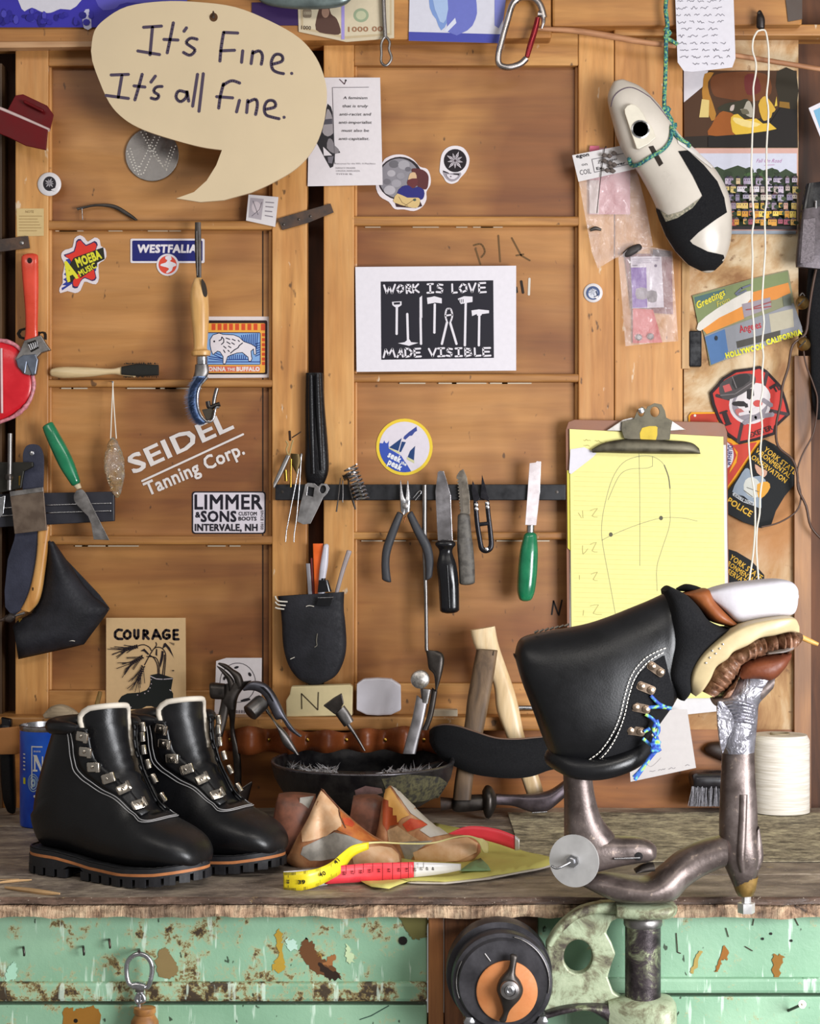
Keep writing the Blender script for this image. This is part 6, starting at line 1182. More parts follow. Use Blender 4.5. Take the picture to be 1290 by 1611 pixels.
ax = (P(*z((660, 540))[0], C2)-P(*z((520, 665))[0], C2-.012)).normalized(); lathe('hammer_face', [(.0002, 0), (.0105, 0), (.0118, .001), (.0118, .022), (.0105, .026)], P(*z((520, 660))[0], C2-.012), STEEL2, r, 24, tuple(ax)); plate('slot', z([(635, 360), (680, 365), (750, 440), (795, 530), (775, 525), (720, 440)]), C2-.0092, .002, ink('17151a'), r)
# dish
BX = (571-CX)*2.55/FPX; BYc = -.15
r = thing('iron_nail_dish', 'round black cast-iron nail dish on a foot behind the wooden lasts', 'dish', (BX, BYc, 0)); IB = plain('black_cast_iron', '242226', .42, .5, .5, 50, .5, 90, c2='3c3a3a')
body = lathe('bowl', [(.001, .0006), (.072, .0006), (.074, .006), (.062, .014), (.058, .02), (.080, .028), (.106, .044), (.118, .064), (.1225, .084), (.1185, .0855), (.112, .066), (.095, .048), (.06, .038), (.001, .036)], (BX, BYc, 0), IB, r, 56)
for vv in body.data.vertices: vv.co.y *= 1.2
tubew('rim', [Vector((BX+.1205*math.cos(R(a)), BYc+.1205*1.2*math.sin(R(a)), .0845)) for a in range(0, 360, 6)], .0024, plain('highlight_rim', '6a666a', .3, .8, .3, 60), r, n=8, sub=1, cyc=True)  # rim coloured lighter than the bowl to paint in its highlight
for a in (25, 155, 270): d_ = Vector((math.cos(R(a)), math.sin(R(a)), 0)); tubew('divider', [Vector((BX, BYc, .062)), Vector((BX, BYc, .062))+d_*.06, Vector((BX, BYc, .072))+d_*.113], [.008, .007, .006], IB, r)
rs = random.Random(9); v = []; f = []
for k in range(260):
    a = rs.choice([rs.uniform(165, 235), rs.uniform(295, 360)]); q = rs.uniform(.04, .098); b0 = Vector((BX+q*math.cos(R(a)), BYc+q*math.sin(R(a)), .066+rs.uniform(0, .010))); dr = Vector((rs.uniform(-1, 1), rs.uniform(-1, 1), rs.uniform(-.1, .9))).normalized()*rs.uniform(.008, .017); s_ = dr.orthogonal().normalized()*.0009; w = dr.cross(s_).normalized()*.0009; n0 = len(v); v += [b0+s_, b0-s_*.5+w, b0-s_*.5-w, b0+dr]; f += [(n0, n0+1, n0+3), (n0+1, n0+2, n0+3), (n0+2, n0, n0+3), (n0, n0+2, n0+1)]
o = mk('tacks', v, f, plain('zinc_tack', 'd2d0d4', .35, .25, .2)); tag(o, 'loose shiny tacks lying in the black iron dish', 'tacks', kind='stuff')
T = bvh(body); patch('crust', [(600, 1225), (640, 1218), (690, 1222), (705, 1232), (690, 1255), (650, 1262), (610, 1250)], T, BYc, .0008, plain('lichen_crust', '5a563c', .9, 0, .5, 160, .6, 120, c2='2c2a28'), r, 5); patch('scuff', [(558, 1243), (575, 1236), (600, 1240), (602, 1247), (575, 1253), (560, 1252)], T, BYc, .0008, plain('pink_scuff', '8a6a68', .7, 0, .3), r, 5)
# tools standing in the dish
z = zm(420, 1050, 4.607)
r = thing('heel_burnisher', 'small dark steel burnishing iron standing in the nail dish', 'tool', P(572, 1190, -.13)); plate('fan_head', z([(408, 278), (480, 225), (540, 190), (556, 262), (535, 300), (548, 330), (492, 342)]), -.135, .010, IRON, r, bev=.001); slab('body', z([(495, 340), (530, 390), (560, 430)]), z([(560, 275), (600, 330), (628, 385)]), .007, -.13, STEEL2, r, e=3.5); slab('shaft', z([(575, 420), (640, 510), (700, 606)]), z([(600, 405), (660, 500), (716, 600)]), .003, -.13, STEEL2, r)
r = thing('edge_iron', 'grey steel edge iron with a round knob standing in the nail dish', 'tool', P(660, 1188, -.12)); SG2 = -.125
slab('blade', z([(1085, 200), (1050, 380), (1015, 500), (983, 622)]), z([(1162, 260), (1135, 400), (1105, 510), (1078, 624)]), [.005, .006, .006, .006], SG2, plain('pale_steel', 'a8a4a6', .4, .9, .15), r, e=4); slab('shank', z([(1110, 150), (1122, 250)]), z([(1195, 160), (1168, 262)]), .006, SG2, STEEL2, r, e=4, sub=1)
lathe('knob', [(.0002, -.012), (.0085, -.0115), (.0120, -.009), (.013, 0), (.010, .008)], P(*z((1110, 85))[0], SG2-.006), plain('knurled_silver', 'd2cdc8', .35, .8, .35, 500), r, 28, 'y')
Z2 = zm(660, 970, 4.883); slab('hook', Z2([(48, 262), (60, 330), (70, 400), (110, 450), (122, 575)]), Z2([(135, 262), (178, 285), (190, 340), (170, 450), (132, 576)]), [.004, .006, .007, .007, .005], SG2, IRON, r, e=3.2); slab('rear_bar', Z2([(95, 545), (58, 760), (15, 870)]), Z2([(138, 575), (105, 760), (65, 870)]), .004, SG2+.008, IRON, r)
# handles leaning behind
z = zm(660, 970, 4.883)
r = thing('grey_mallet_handle', 'weathered grey-brown wooden tool handle leaning left against the wall', 'handle', P(728, 1258, -.1)); slab('shaft', z([(437, 250), (400, 450), (365, 650), (345, 830), (280, 1200), (255, 1400)]), z([(600, 262), (572, 450), (540, 620), (490, 880), (420, 1200), (395, 1400)]), [.013, .014, .014, .014, .014, .014], [-.088, -.098, -.106, -.112, -.118, -.12], GREYW, r, e=4); plate('crack', z([(548, 320), (572, 262), (565, 320), (552, 330)]), -.1025, .002, ink('1e1610'), r)
r = thing('pale_hammer_handle', 'new pale wooden hammer handle leaning right against the wall', 'handle', P(840, 1250, -.07)); slab('shaft', z([(388, 105), (430, 250), (560, 500), (592, 720), (672, 935), (780, 1240), (822, 1365)]), z([(580, 72), (612, 230), (712, 520), (762, 700), (812, 935), (920, 1240), (955, 1355)]), [.012, .012, .012, .012, .012, .011, .011], [-.050, -.056, -.064, -.068, -.07, -.07, -.07], wood('fresh_ash', 'ecd6b0', 'e2c598', 'c9a878', 'z', 1.2, .35, .15, False), r, e=3)
r = thing('black_leather_offcut', 'wide black leather strap bowed between the nail dish and the jacked boot', 'strap', P(790, 1225, -.14)); tp = z([(85, 880), (120, 850), (200, 833), (300, 845), (420, 885), (560, 935), (700, 945), (830, 935), (945, 920), (1150, 880)]); bt = z([(85, 960), (120, 1030), (190, 1110), (290, 1160), (420, 1210), (600, 1235), (760, 1242), (900, 1225), (1040, 1180), (1150, 1150)])
ribbon('leather', [(a[0]*.5+b_[0]*.5, a[1], b_[1], Y) for a, b_, Y in zip(tp, bt, [-.10, -.118, -.128, -.136, -.142, -.145, -.143, -.138, -.13, -.12])], L_SUEDE, r, .004); tube('cut_edge', [(a[0]*.5+b_[0]*.5, a[1]-.5, Y) for a, b_, Y in zip(tp, bt, [-.10, -.118, -.128, -.136, -.142, -.145, -.143, -.138, -.13, -.12])], .0014, 0, plain('brown_edge', '6a5040', .7), r)
r = thing('cobbler_hammer', 'cobbler hammer head with a flared claw lying on the bench under the black strap', 'hammer', P(790, 1283, -.1)); HM = -.11
slab('face', z([(250, 1400), (275, 1375), (350, 1370), (500, 1365)]), z([(250, 1480), (275, 1500), (350, 1500), (500, 1485)]), [.006, .012, .013, .012], HM, IRON, r); slab('collar', z([(482, 1340), (510, 1300), (550, 1305), (590, 1370)]), z([(484, 1480), (510, 1545), (550, 1535), (590, 1450)]), [.012, .022, .022, .012], HM, IRON, r); slab('claw', z([(590, 1362), (700, 1368), (850, 1362), (1000, 1335), (1110, 1262)]), z([(590, 1445), (720, 1455), (860, 1500), (980, 1490), (1115, 1385)]), [.008, .007, .012, .015, .013], HM, plain('brown_hammer_steel', '6a6066', .38, .85, .25), r, e=3); slab('eye', z([(160, 1385), (255, 1395)]), z([(165, 1490), (255, 1475)]), .010, HM+.006, IRON2, r, sub=1); tube('glint', [(*q, HM-.016) for q in z([(865, 1508), (980, 1500)])], .0012, 0, STEEL, r, sub=1)
z = zm(300, 1110, 7.167)
r = thing('curved_leather_scrap', 'dark curled leather scrap leaning behind the far boot toe', 'scrap', P(365, 1284, -.1)); slab('leather', z([(300, 1080), (420, 1010), (560, 940), (690, 858)]), z([(330, 1180), (420, 1240), (600, 1180), (695, 880)]), [.003, .006, .006, .002], -.12, leather('dark_scrap', '2a201e', .5), r); tube('edge', [(*q, -.1265) for q in z([(540, 960), (620, 905), (690, 860)])], .0007, 0, STEEL2, r)
tag(tube('pale_dowel', [(375, 1277), (412, 1277)], .0014, -.03, plain('dowel', 'd8b890', .6), None, sub=1), 'thin pale dowel lying along the back of the bench', 'dowel')
# spool
SYc = -.062; sx = (1227-CX)*(SYc+CAMD)/FPX; sr = 46*px(SYc)
r = thing('white_thread_spool', 'large white thread spool standing at the back right of the bench', 'spool', (sx, SYc, .003)); prof = []
for k in range(61): t = k/60; prof.append((sr*(1+.002*math.sin(t*34)+.002*math.sin(t*140))-(.004*max(0, t-.93)/.07 if t > .93 else 0), .0005+.106*t))
sp = NT('white_thread'); w = sp.noise(500, 2, .5, 0, mscale=(.05, .05, 1)); sp.bump(w, .5, .001); sp.set(col=sp.ramp(w, [(.3, 'cfc6b6'), (.7, 'eee8de')]), rough=.7)
lathe('thread', [(sr*.35, .0005)]+prof+[(sr*.5, .1072), (sr*.34, .106), (sr*.34, .098)], (sx, SYc, .003), sp.m, r, 48); lathe('core', [(sr*.34, .09), (sr*.34, .1085), (sr*.30, .1085), (sr*.30, .06), (.0002, .06)], (sx, SYc, .003), plain('card_core', 'a8987c', .8), r, 32)
# round brush
z = zm(1060, 1140, 5.609)
r = thing('round_brush', 'round black brush resting on grey bristles behind the jack post', 'brush', P(1112, 1270, -.05)); slab('back', z([(140, 450), (170, 415), (300, 405), (470, 410), (600, 420)]), z([(145, 520), (170, 548), (300, 555), (470, 552), (600, 540)]), [.012, .024, .027, .026, .012], -.05, plain('black_lacquer', '242226', .3, 0, .2), r, e=3)
v = []; f = []; rs = random.Random(4)
for k in range(420):
    x = rs.uniform(160, 580); a = P(*z((x, 545))[0], -.05+rs.uniform(-.026, .024)); b_ = a+Vector(((x-370)/370*.006+rs.uniform(-.003, .003), rs.uniform(-.003, .003), -.0275)); s_ = Vector((.0006, 0, 0)); n0 = len(v); v += [a-s_, a+s_, b_+s_*.6, b_-s_*.6]; f.append((n0, n0+1, n0+2, n0+3))
tag(mk('bristle', v, f, plain('grey_bristle', '5c5a60', .6, 0, .6, 400, c2='8e8c92'), r), kind='stuff')
# ------------------------------------------------------------------ wooden lasts
LW = NT('old_last_wood'); n = LW.noise(26, 5, .6, .5, mscale=(1, 1, .5)); g = LW.noise(150, 3, .5, .3, mscale=(.2, 1, 1)); c = LW.ramp(n, [(.3, '7a4a30'), (.45, 'a8704a'), (.58, 'c89468'), (.72, 'dcb088')]); LW.bump(g, .1, .0008); LW.set(col=LW.mix(.25, c, LW.ramp(g, [(.3, .4), (.7, 1.0)]), 'MULTIPLY'), rough=.45)
GRYP = plain('grey_paint_and_shade', 'a8a298', .5, 0, .2, 60, c2='8c8880'); DKW = plain('dark_last_wood', '5a382a', .5, 0, .4, 60, c2='7a4a36'); ORW = plain('orange_last_wood', 'c87838', .45, 0, .3, 60, c2='b05a2c'); REDS = plain('red_stain', 'b83a22', .5, 0, .2, 60, c2='cc5a30'); LTW = plain('light_last_wood', 'd8a87c', .42, 0, .25, 70, c2='e2ba92')
z = zm(410, 1220, 5.16); L1 = -.447
r = thing('wooden_shoe_last', 'left wooden shoe last with grey patch inside the looped measuring tape', 'shoe last', P(530, 1368, L1), 'pair of wooden lasts')
slab('heel_block', z([(148, 150), (210, 140), (320, 140), (445, 152)]), z([(85, 500), (150, 660), (280, 755), (430, 745)]), [.018, .026, .028, .022], L1+.022, DKW, r, e=3.2, n=24, rnd=.002)
b1 = slab('body', z([(310, 470), (370, 370), (440, 220), (495, 112), (545, 160), (640, 265), (760, 375), (880, 475), (980, 535), (1070, 575), (1125, 630), (1145, 680)]), z([(200, 690), (300, 755), (420, 765), (500, 768), (580, 768), (680, 766), (780, 764), (880, 762), (980, 758), (1070, 752), (1125, 740), (1145, 715)]), [.012, .022, .024, .020, .024, .030, .034, .036, .036, .033, .024, .010], [L1, L1, L1, L1, L1-.002, L1-.006, L1-.01, L1-.014, L1-.018, L1-.02, L1-.022, L1-.024], LW.m, r, e=2.5, n=30)
T = bvh(b1); patch('grey_patch', z([(325, 640), (345, 580), (470, 520), (600, 460), (720, 490), (830, 540), (740, 620), (640, 665), (500, 690), (400, 690)]), T, L1, .0006, GRYP, r, 6); patch('cone_leather', z([(335, 450), (400, 330), (450, 215), (493, 128), (560, 200), (640, 290), (640, 340), (680, 430), (600, 445), (540, 490), (400, 530), (340, 540)]), T, L1, .0008, LTW, r, 6); patch('orange_side', z([(640, 285), (760, 385), (900, 500), (960, 535), (820, 535), (720, 490), (620, 440), (660, 400), (645, 330)]), T, L1, .0009, ORW, r, 6); patch('toe_wood', z([(740, 640), (830, 590), (960, 575), (1060, 590), (1115, 640), (1125, 700), (1000, 725), (760, 720)]), T, L1, .0007, LTW, r, 6); patch('red_mark', z([(660, 350), (720, 350), (760, 400), (740, 425), (680, 400)]), T, L1, .0013, REDS, r, 5); seam('leather_edge', z([(495, 115), (560, 190), (625, 262), (640, 330), (690, 430)]), T, L1, .0008, .0008, DKW, r); patch('heel_side_shade', z([(320, 180), (435, 165), (360, 330), (300, 440)]), bvh(r.children[0]), L1, .0008, GRYP, r, 6)  # grey on the heel block's side is its shade put into colour
L2 = -.445
L2 = -.405
r = thing('wooden_shoe_last', 'right wooden shoe last with red stains and sawtooth edge on the yellow papers', 'shoe last', P(665, 1358, L2), 'pair of wooden lasts')
slab('heel_block', [(556, 1252), (570, 1250), (590, 1250), (604, 1256)], [(545, 1320), (560, 1345), (590, 1355), (610, 1352)], [.016, .022, .024, .02], L2+.022, DKW, r, e=3.2, n=24)
b2 = slab('body', [(597, 1300), (600, 1268), (606, 1246), (614, 1236), (628, 1246), (645, 1262), (665, 1284), (688, 1302), (708, 1314), (728, 1315), (745, 1320), (756, 1330)], [(580, 1340), (590, 1350), (602, 1356), (612, 1358), (628, 1359), (645, 1359), (665, 1359), (688, 1359), (708, 1358), (728, 1356), (745, 1350), (756, 1340)], [.010, .016, .020, .020, .024, .028, .032, .034, .034, .030, .022, .008], [L2, L2, L2, L2, L2-.004, L2-.008, L2-.012, L2-.016, L2-.02, L2-.022, L2-.024, L2-.025], LW.m, r, e=2.5, n=30)
T = bvh(b2); z = zm(600, 1220, 4.3)
patch('red_leather', z([(12, 170), (60, 110), (100, 230), (120, 330), (60, 340), (40, 380), (10, 330)]), T, L2, .0006, plain('red_brown', 'a8481e', .45, 0, .25), r, 5); patch('sawtooth_edge', z([(25, 95), (60, 85), (130, 190), (190, 270), (140, 290), (110, 320), (105, 270), (80, 270), (80, 220), (50, 210), (48, 170), (20, 160)]), T, L2, .0009, plain('pale_leather', 'e0a858', .5), r, 5); patch('red_mark', z([(145, 330), (200, 290), (270, 310), (310, 340), (240, 360), (180, 380)]), T, L2, .0012, REDS, r, 5); patch('white_side', z([(65, 75), (110, 100), (200, 190), (330, 310), (450, 400), (330, 420), (260, 370), (310, 335), (200, 260), (120, 150)]), T, L2, .001, plain('pale_grey_leather', 'c8c0b4', .5), r, 5); patch('cream_side', z([(40, 370), (110, 340), (180, 390), (260, 440), (130, 450), (50, 445)]), T, L2, .0006, plain('cream_leather', 'dcb88c', .5, 0, .3, 90), r, 5); patch('grey_patch', z([(120, 450), (350, 440), (250, 500), (200, 570), (160, 560)]), T, L2, .0005, GRYP, r, 5); patch('toe_wood', z([(215, 520), (400, 445), (580, 420), (650, 460), (640, 520), (520, 575), (380, 588), (230, 575)]), T, L2, .0007, LTW, r, 6)
# ------------------------------------------------------------------ yellow papers and tape
def sheet(nm, label, pts, zz, c, amp=.002, seed=0, group=None):
    v, f = fillgrid(pts, 14); o = mk(nm, [G(x, y, zz)+Vector((0, 0, amp*(.5+.5*mnoise.noise((x/40+seed, y/12, 0))))) for x, y in v], f, ink(c, .7), None, True); m = o.modifiers.new('s', 'SOLIDIFY'); m.thickness = .0004; return tag(o, label, 'paper', group)
sheet('white_paper', 'white sheet showing along the front edge of the yellow papers', [(640, 1390), (700, 1392), (770, 1384), (850, 1369), (890, 1358), (820, 1340), (700, 1345)], .0018, 'dcd2c4', .001, 3)
sheet('yellow_paper', 'large yellow lined sheet lying under the wooden lasts', [(684, 1296), (722, 1304), (770, 1322), (815, 1338), (884, 1356), (846, 1367), (765, 1381), (700, 1389), (642, 1388), (600, 1376), (560, 1345)], .0028, 'd9cf72', .003, 1)
sheet('yellow_paper', 'small torn yellow sheet sticking out at the front under the tape', [(560, 1383), (585, 1396), (612, 1399), (642, 1388), (676, 1377), (640, 1360), (580, 1368)], .0026, 'dfd67c', .002, 5)
sheet('green_paper', 'small translucent green paper corner beside the right last toe', [(722, 1371), (740, 1358), (756, 1350), (768, 1362), (772, 1370)], .0062, '8fae7c', .001, 6)
r = thing('measuring_tape', 'yellow and red measuring tape looped around the wooden lasts', 'measuring tape', P(560, 1400, -.56))
YT = plain('yellow_tape', 'e6cf26', .35, 0, .06); RT = plain('red_tape', 'e03c46', .35, 0, .1); WT = plain('white_tape', 'd8d4d2', .4, 0, .05)
yl = [(446, 1372, 1401, -.590), (462, 1372, 1402, -.596), (480, 1370, 1400, -.598), (500, 1366, 1394, -.592), (520, 1357, 1384, -.58), (538, 1342, 1372, -.566), (555, 1330, 1348, -.552), (580, 1325, 1336, -.54)]
ribbon('yellow_band', yl, YT, r, .0006); ribbon('white_back', [(446, 1371, 1400, -.588), (470, 1369, 1398, -.578), (500, 1367, 1394, -.572), (515, 1366, 1392, -.570)], WT, r, .0006)
ribbon('cream_edge', [(578, 1325, 1328, -.540), (600, 1324, 1326.6, -.536), (640, 1326, 1328.4, -.534), (680, 1325, 1327.4, -.532), (712, 1317, 1319.4, -.520), (735, 1314, 1316.6, -.50), (752, 1318, 1324, -.482), (760, 1320, 1340, -.475), (768, 1326, 1342, -.46)], plain('cream_tape', 'd8cc8a', .4), r, .0006)
ribbon('red_band', [(512, 1364, 1391, -.572), (545, 1361, 1389, -.566), (580, 1358, 1387, -.56), (620, 1357, 1384, -.556), (651, 1356, 1380, -.552)], RT, r, .0006); ribbon('white_band', [(651, 1356, 1380, -.552), (680, 1357, 1377, -.546), (705, 1358, 1373, -.54), (725, 1359, 1369, -.53)], WT, r, .0006)
ribbon('red_band', [(706, 1311, 1317, -.41), (730, 1301, 1318, -.412), (755, 1300, 1320, -.415), (785, 1305, 1328, -.42), (811, 1315, 1337, -.428)], RT, r, .0006); ribbon('metal_end', [(810, 1314, 1338, -.4285), (817, 1320, 1337, -.431)], plain('tape_tip', 'd0ccc8', .3, .5), r, .0008)
pk = Print(0)
def tick(secs, t, a, b_, w, c):
    n = len(secs)-1; i = min(int(t*n), n-1); u = t*n-i; s0, s1 = secs[i], secs[i+1]; x, yt, yb, Y = [s0[j]*(1-u)+s1[j]*u for j in range(4)]
    pk.Y = Y-.0007; pk.quads([[(x-w/2, yt+(yb-yt)*a), (x+w/2, yt+(yb-yt)*a), (x+w/2, yt+(yb-yt)*b_), (x-w/2, yt+(yb-yt)*b_)]], c); return x, yt, yb, Y
for k in range(40): tick(yl, .02+k*.016, 0, .3 if k % 8 == 3 else .16, .7, '3a3420'); tick(yl, .02+k*.016, .84 if k % 8 != 3 else .7, 1, .7, '3a3420')
for tx, x, y, Y, w, ro in (('38', 451, 1384, -.5945, 6, 90), ('39', 469, 1391, -.6000, 11, -2), ('40', 504, 1380, -.594, 10, -26), ('41', 529, 1360, -.577, 8, -45)): pk.Y = Y; pk.text(tx, x, y, 6.5 if tx != '38' else 4, '2e2a18', w, ro, .04)
rb = [(512, 1364, 1391, -.572), (545, 1361, 1389, -.566), (580, 1358, 1387, -.56), (620, 1357, 1384, -.556), (651, 1356, 1380, -.552)]
for k in range(10): x, yt, yb, Y = tick(rb, .05+k*.098, 0, 1 if k > 5 else .5, .6, '8a1a22'); pk.Y = Y-.0008; pk.text(str(60+9-k), x+8, yt+9, 4.4, '5a1018', 5.5, 90, .02)
for k in range(6): pk.Y = -.5525+k*.003; pk.text(str(50-k), 661+k*9, 1364, 4, '4a4446', 5, 90, .02); pk.quads([rect(657+k*9, 1357, 657.6+k*9, 1366)], '6a6466')
pk.done('printed_scale', r)
# wood splinters on the bench
for k, (pts, w) in enumerate(([[(-6, 1389), (20, 1386), (50, 1384)], .0018], [[(8, 1396), (40, 1400), (70, 1404), (94, 1406)], .0028], [[(-4, 1384), (30, 1383)], .0012])):
    tag(tubew('wood_splinter', [G(x, y, .002) for x, y in pts], [w*.5]+[w]*(len(pts)-2)+[w*.4], plain('pale_splinter', 'c09a6c', .7), None, n=6), ['thin pale splinter behind the near boot heel', 'long pale splinter on the bench front left of the near boot', 'short splinter at the left edge of the bench'][k], 'splinter')

r = thing('wood_chunk', 'grey broken wood chunk lying on the ledge above the blue can', 'wood', P(98, 1130, -.06)); slab('chunk', [(68, 1124), (80, 1112), (96, 1108), (114, 1115), (130, 1128)], [(72, 1130), (84, 1130), (98, 1131), (116, 1132), (130, 1132)], [.006, .012, .014, .012, .004], -.062, wood('driftwood', 'b8a488', '98866c', '6c5c48', 'x', 2, .8, .4, False), r, e=3)
r = thing('twig', 'short upright twig on the ledge left of the Courage print', 'twig', P(152, 1130, -.04)); tube('twig', [(158, 1088), (153, 1108), (150, 1130)], [.003, .0035, .0035], -.04, wood('twig_bark', 'b89858', '94743c', '6a5028', 'z', 2, .7, .3, False), r)
r = thing('dark_item', 'unidentified dark item on the low backboard behind the jack post', 'bracket', P(1125, 1196, -.02)); slab('block', [(1108, 1176), (1118, 1168), (1140, 1166)], [(1110, 1184), (1122, 1192), (1142, 1200)], [.006, .011, .012], -.016, plain('dark_item_brown', '2a1a12', .5), r)  # slab added for a dark blotch of unknown kind on the board
# ------------------------------------------------------------------ the pair of boots
def bootleather():
    t = NT('black_boot_leather'); n = t.noise(22, 4, .6); f = t.noise(330, 3, .6); v = t.voro(520)
    t.bump(v, .12, .0004, t.bump(f, .16, .0004)); return t.set(col=t.mix(t.ramp(n, [(.35, 0.0), (.7, 1.0)]), '09090b', '0f0f12'), rough=t.ramp(n, [(.3, .3), (.7, .46)]), spec=.45)
L_BOOT = bootleather(); LINING = plain('cream_lining', 'd8cebf', .8, 0, .12, 40); SOLE = plain('black_sole_rubber', '1d1d21', .6, 0, .2, 90, .25, 200); MIDS = plain('orange_midsole', 'c07a48', .6, 0, .2); STCH = plain('grey_stitch', '9c9a9a', .7); NICK = plain('nickel_hook', 'cfc6ba', .22, 1.0, .1)
BSEC = [((.2215, .036), (.2215, .030), .004), ((.2195, .045), (.217, .028), .021), ((.214, .054), (.208, .026), .031), ((.204, .063), (.195, .023), .039), ((.191, .070), (.178, .021), .0435), ((.177, .076), (.155, .020), .0455), ((.164, .083), (.125, .021), .044), ((.153, .094), (.09, .024), .040), ((.144, .107), (.05, .030), .0375), ((.138, .120), (.015, .033), .036), ((.134, .132), (.002, .045), .036), ((.131, .142), (-.001, .065), .0365), ((.129, .151), (.004, .09), .037), ((.127, .159), (.012, .115), .038), ((.126, .166), (.021, .14), .0385), ((.125, .170), (.028, .158), .039), ((.124, .173), (.031, .170), .039)]
def zs(x): return (lambda q: next((a[1]+(b_[1]-a[1])*(x-a[0])/(b_[0]-a[0]) for a, b_ in zip(q, q[1:]) if x <= b_[0]), q[-1][1]))([(-.05, .0285), (.05, .0275), (.075, .024), (.1, .0205), (.15, .019), (.19, .022), (.23, .028)])
def zb(x): return 0 if x < .14 else ((x-.14)/.085)**2*.009
def foot(off=0.0, n=16):
    """plan outline of the sole"""
    W = [(0, 0), (.003, .016), (.010, .026), (.022, .033), (.045, .036), (.08, .0355), (.11, .039), (.145, .0455), (.17, .046), (.19, .042), (.206, .033), (.217, .020), (.2225, .008), (.2235, 0)]
    up = cat(W, 4); pts = [(x, -w) for x, w in up]+[(x, w) for x, w in up[::-1]][1:-1]; out = []
    for i in range(len(pts)):
        a, b_ = pts[i-1], pts[(i+1) % len(pts)]; tx, ty = b_[0]-a[0], b_[1]-a[1]; L = math.hypot(tx, ty) or 1
        out.append((pts[i][0]+ty/L*off, pts[i][1]-tx/L*off))
    return out
def boot(label, org, th):
    r = thing('leather_boot', label, 'boot', org, 'pair of black leather boots')
    c, s_ = math.cos(th), math.sin(th); O = Vector(org)
    def Wd(x, y, z): x *= 1.05; return O+Vector((x*c+y*s_, -x*s_+y*c, z))       # local (toe, far side, up) -> world
    n = 72; q = cat([(a[0], a[1]-.005*(1 if a[1] < .1 else 0), b_[0], b_[1]-(.006 if b_[1] < .04 else 0), w) for a, b_, w in BSEC], 4); rings = []
    for ax, az, bx, bz, w in q:
        ring = []
        for k in range(n):
            a = 2*math.pi*k/n; ca, sa = math.cos(a), math.sin(a); e = 2.35
            cu = math.copysign(abs(ca)**(2/e), ca); su = math.copysign(abs(sa)**(2/e), sa)
            x = (ax+bx)/2+(ax-bx)/2*cu; x += (.004*(x-.11)/.11 if az < .09 or bz < .06 else 0); z = (az+bz)/2+(az-bz)/2*cu; ring.append((x, w*su, max(z, zs(x)-.004)))
        rings.append(ring)
    def Sf(s, deg, lift=0.0):
        """point on the upper: s section number, deg angle from the instep line (negative = near side)"""
        t = max(0, min(len(rings)-1.001, s*4)); i = int(t); u = t-i; k = (deg/360*n) % n; j = int(k); w = k-j
        def at(ii): a, b_ = rings[ii][j % n], rings[ii][(j+1) % n]; return Vector([p*(1-w)+qq*w for p, qq in zip(a, b_)])
        p = at(i)*(1-u)+at(i+1)*u; ii = min(i+1, len(rings)-1); cc = sum((Vector(v) for v in rings[ii]), Vector())/n; d = (p-cc).normalized(); return p+d*lift
    def gd(s): return 15+(s-6)*3.4
    def tw(s): return -24*max(0, min(1, (s-6.3)/5.5))
    v = [Wd(*p) for rg in rings for p in rg]; f = []
    for i in range(len(rings)-1):
        s = i/4
        for k in range(n):
            kk = k if k < n/2 else k-n
            if s >= 6.0:
                g = int(round(gd(s)/5))
                t0 = tw(s)/5
                if -g+round(t0) <= kk < g+round(t0): continue
            f.append((i*n+k, i*n+(k+1) % n, (i+1)*n+(k+1) % n, (i+1)*n+k))
    f.append(tuple(range(n)))
    up = mk('upper', v, f, None, r, True, mats=[L_BOOT, LINING]); bm = bmesh.new(); bm.from_mesh(up.data); bmesh.ops.recalc_face_normals(bm, faces=bm.faces[:]); bm.to_mesh(up.data); bm.free()
    m = up.modifiers.new('s', 'SOLIDIFY'); m.thickness = .0028; m.offset = -1; m.material_offset = 1
    # tongue
    tv = []; tf = []; rows = [6+.5*k for k in range(21)]; K = 13
    for s in rows+['a', 'b', 'c']:
        ext = {'a': .008, 'b': .014, 'c': .0175}.get(s, 0); sc = {'a': 1, 'b': .9, 'c': .72}.get(s, 1); ss = 15.99 if isinstance(s, str) else s
        wid = gd(ss)+9
        for k in range(K):
            d = (-wid+2*wid*k/(K-1))*sc; p = Sf(ss, d+tw(ss), -.0075 if ss > 9 else -.003); wr = .0012*math.sin(ss*7+d*.05) if 7 < ss < 12 else 0; tv.append(Wd(p.x-.002*(1 if ss > 8 else 0)+wr, p.y, p.z+ext+(.006 if ext else .006*max(0, (ss-10)/6))-ext*.35*(abs(d)/70)**2))
    R_ = len(rows)+3
    for i in range(R_-1):
        for k in range(K-1): tf.append((i*K+k, i*K+k+1, (i+1)*K+k+1, (i+1)*K+k))
    tg = mk('tongue', tv, tf, None, r, True, mats=[L_BOOT, LINING]); bm = bmesh.new(); bm.from_mesh(tg.data); bmesh.ops.recalc_face_normals(bm, faces=bm.faces[:])
    ctr = Wd(.08, 0, .15)-O
    if sum(1 if fc.normal.dot(fc.calc_center_median()-ctr) > 0 else -1 for fc in bm.faces) < 0: bmesh.ops.reverse_faces(bm, faces=bm.faces[:])
    bm.to_mesh(tg.data); bm.free(); m = tg.modifiers.new('s', 'SOLIDIFY'); m.thickness = .004; m.offset = -1; m.material_offset = 1; m.material_offset_rim = 1
    e_ = [tv[i*K+0] for i in range(10, R_)]+[tv[(R_-1)*K+k] for k in range(1, K)]+[tv[i*K+K-1] for i in range(R_-2, 9, -1)]
    tubew('tongue_binding', e_, .0034, LINING, tg, n=8, sub=1)
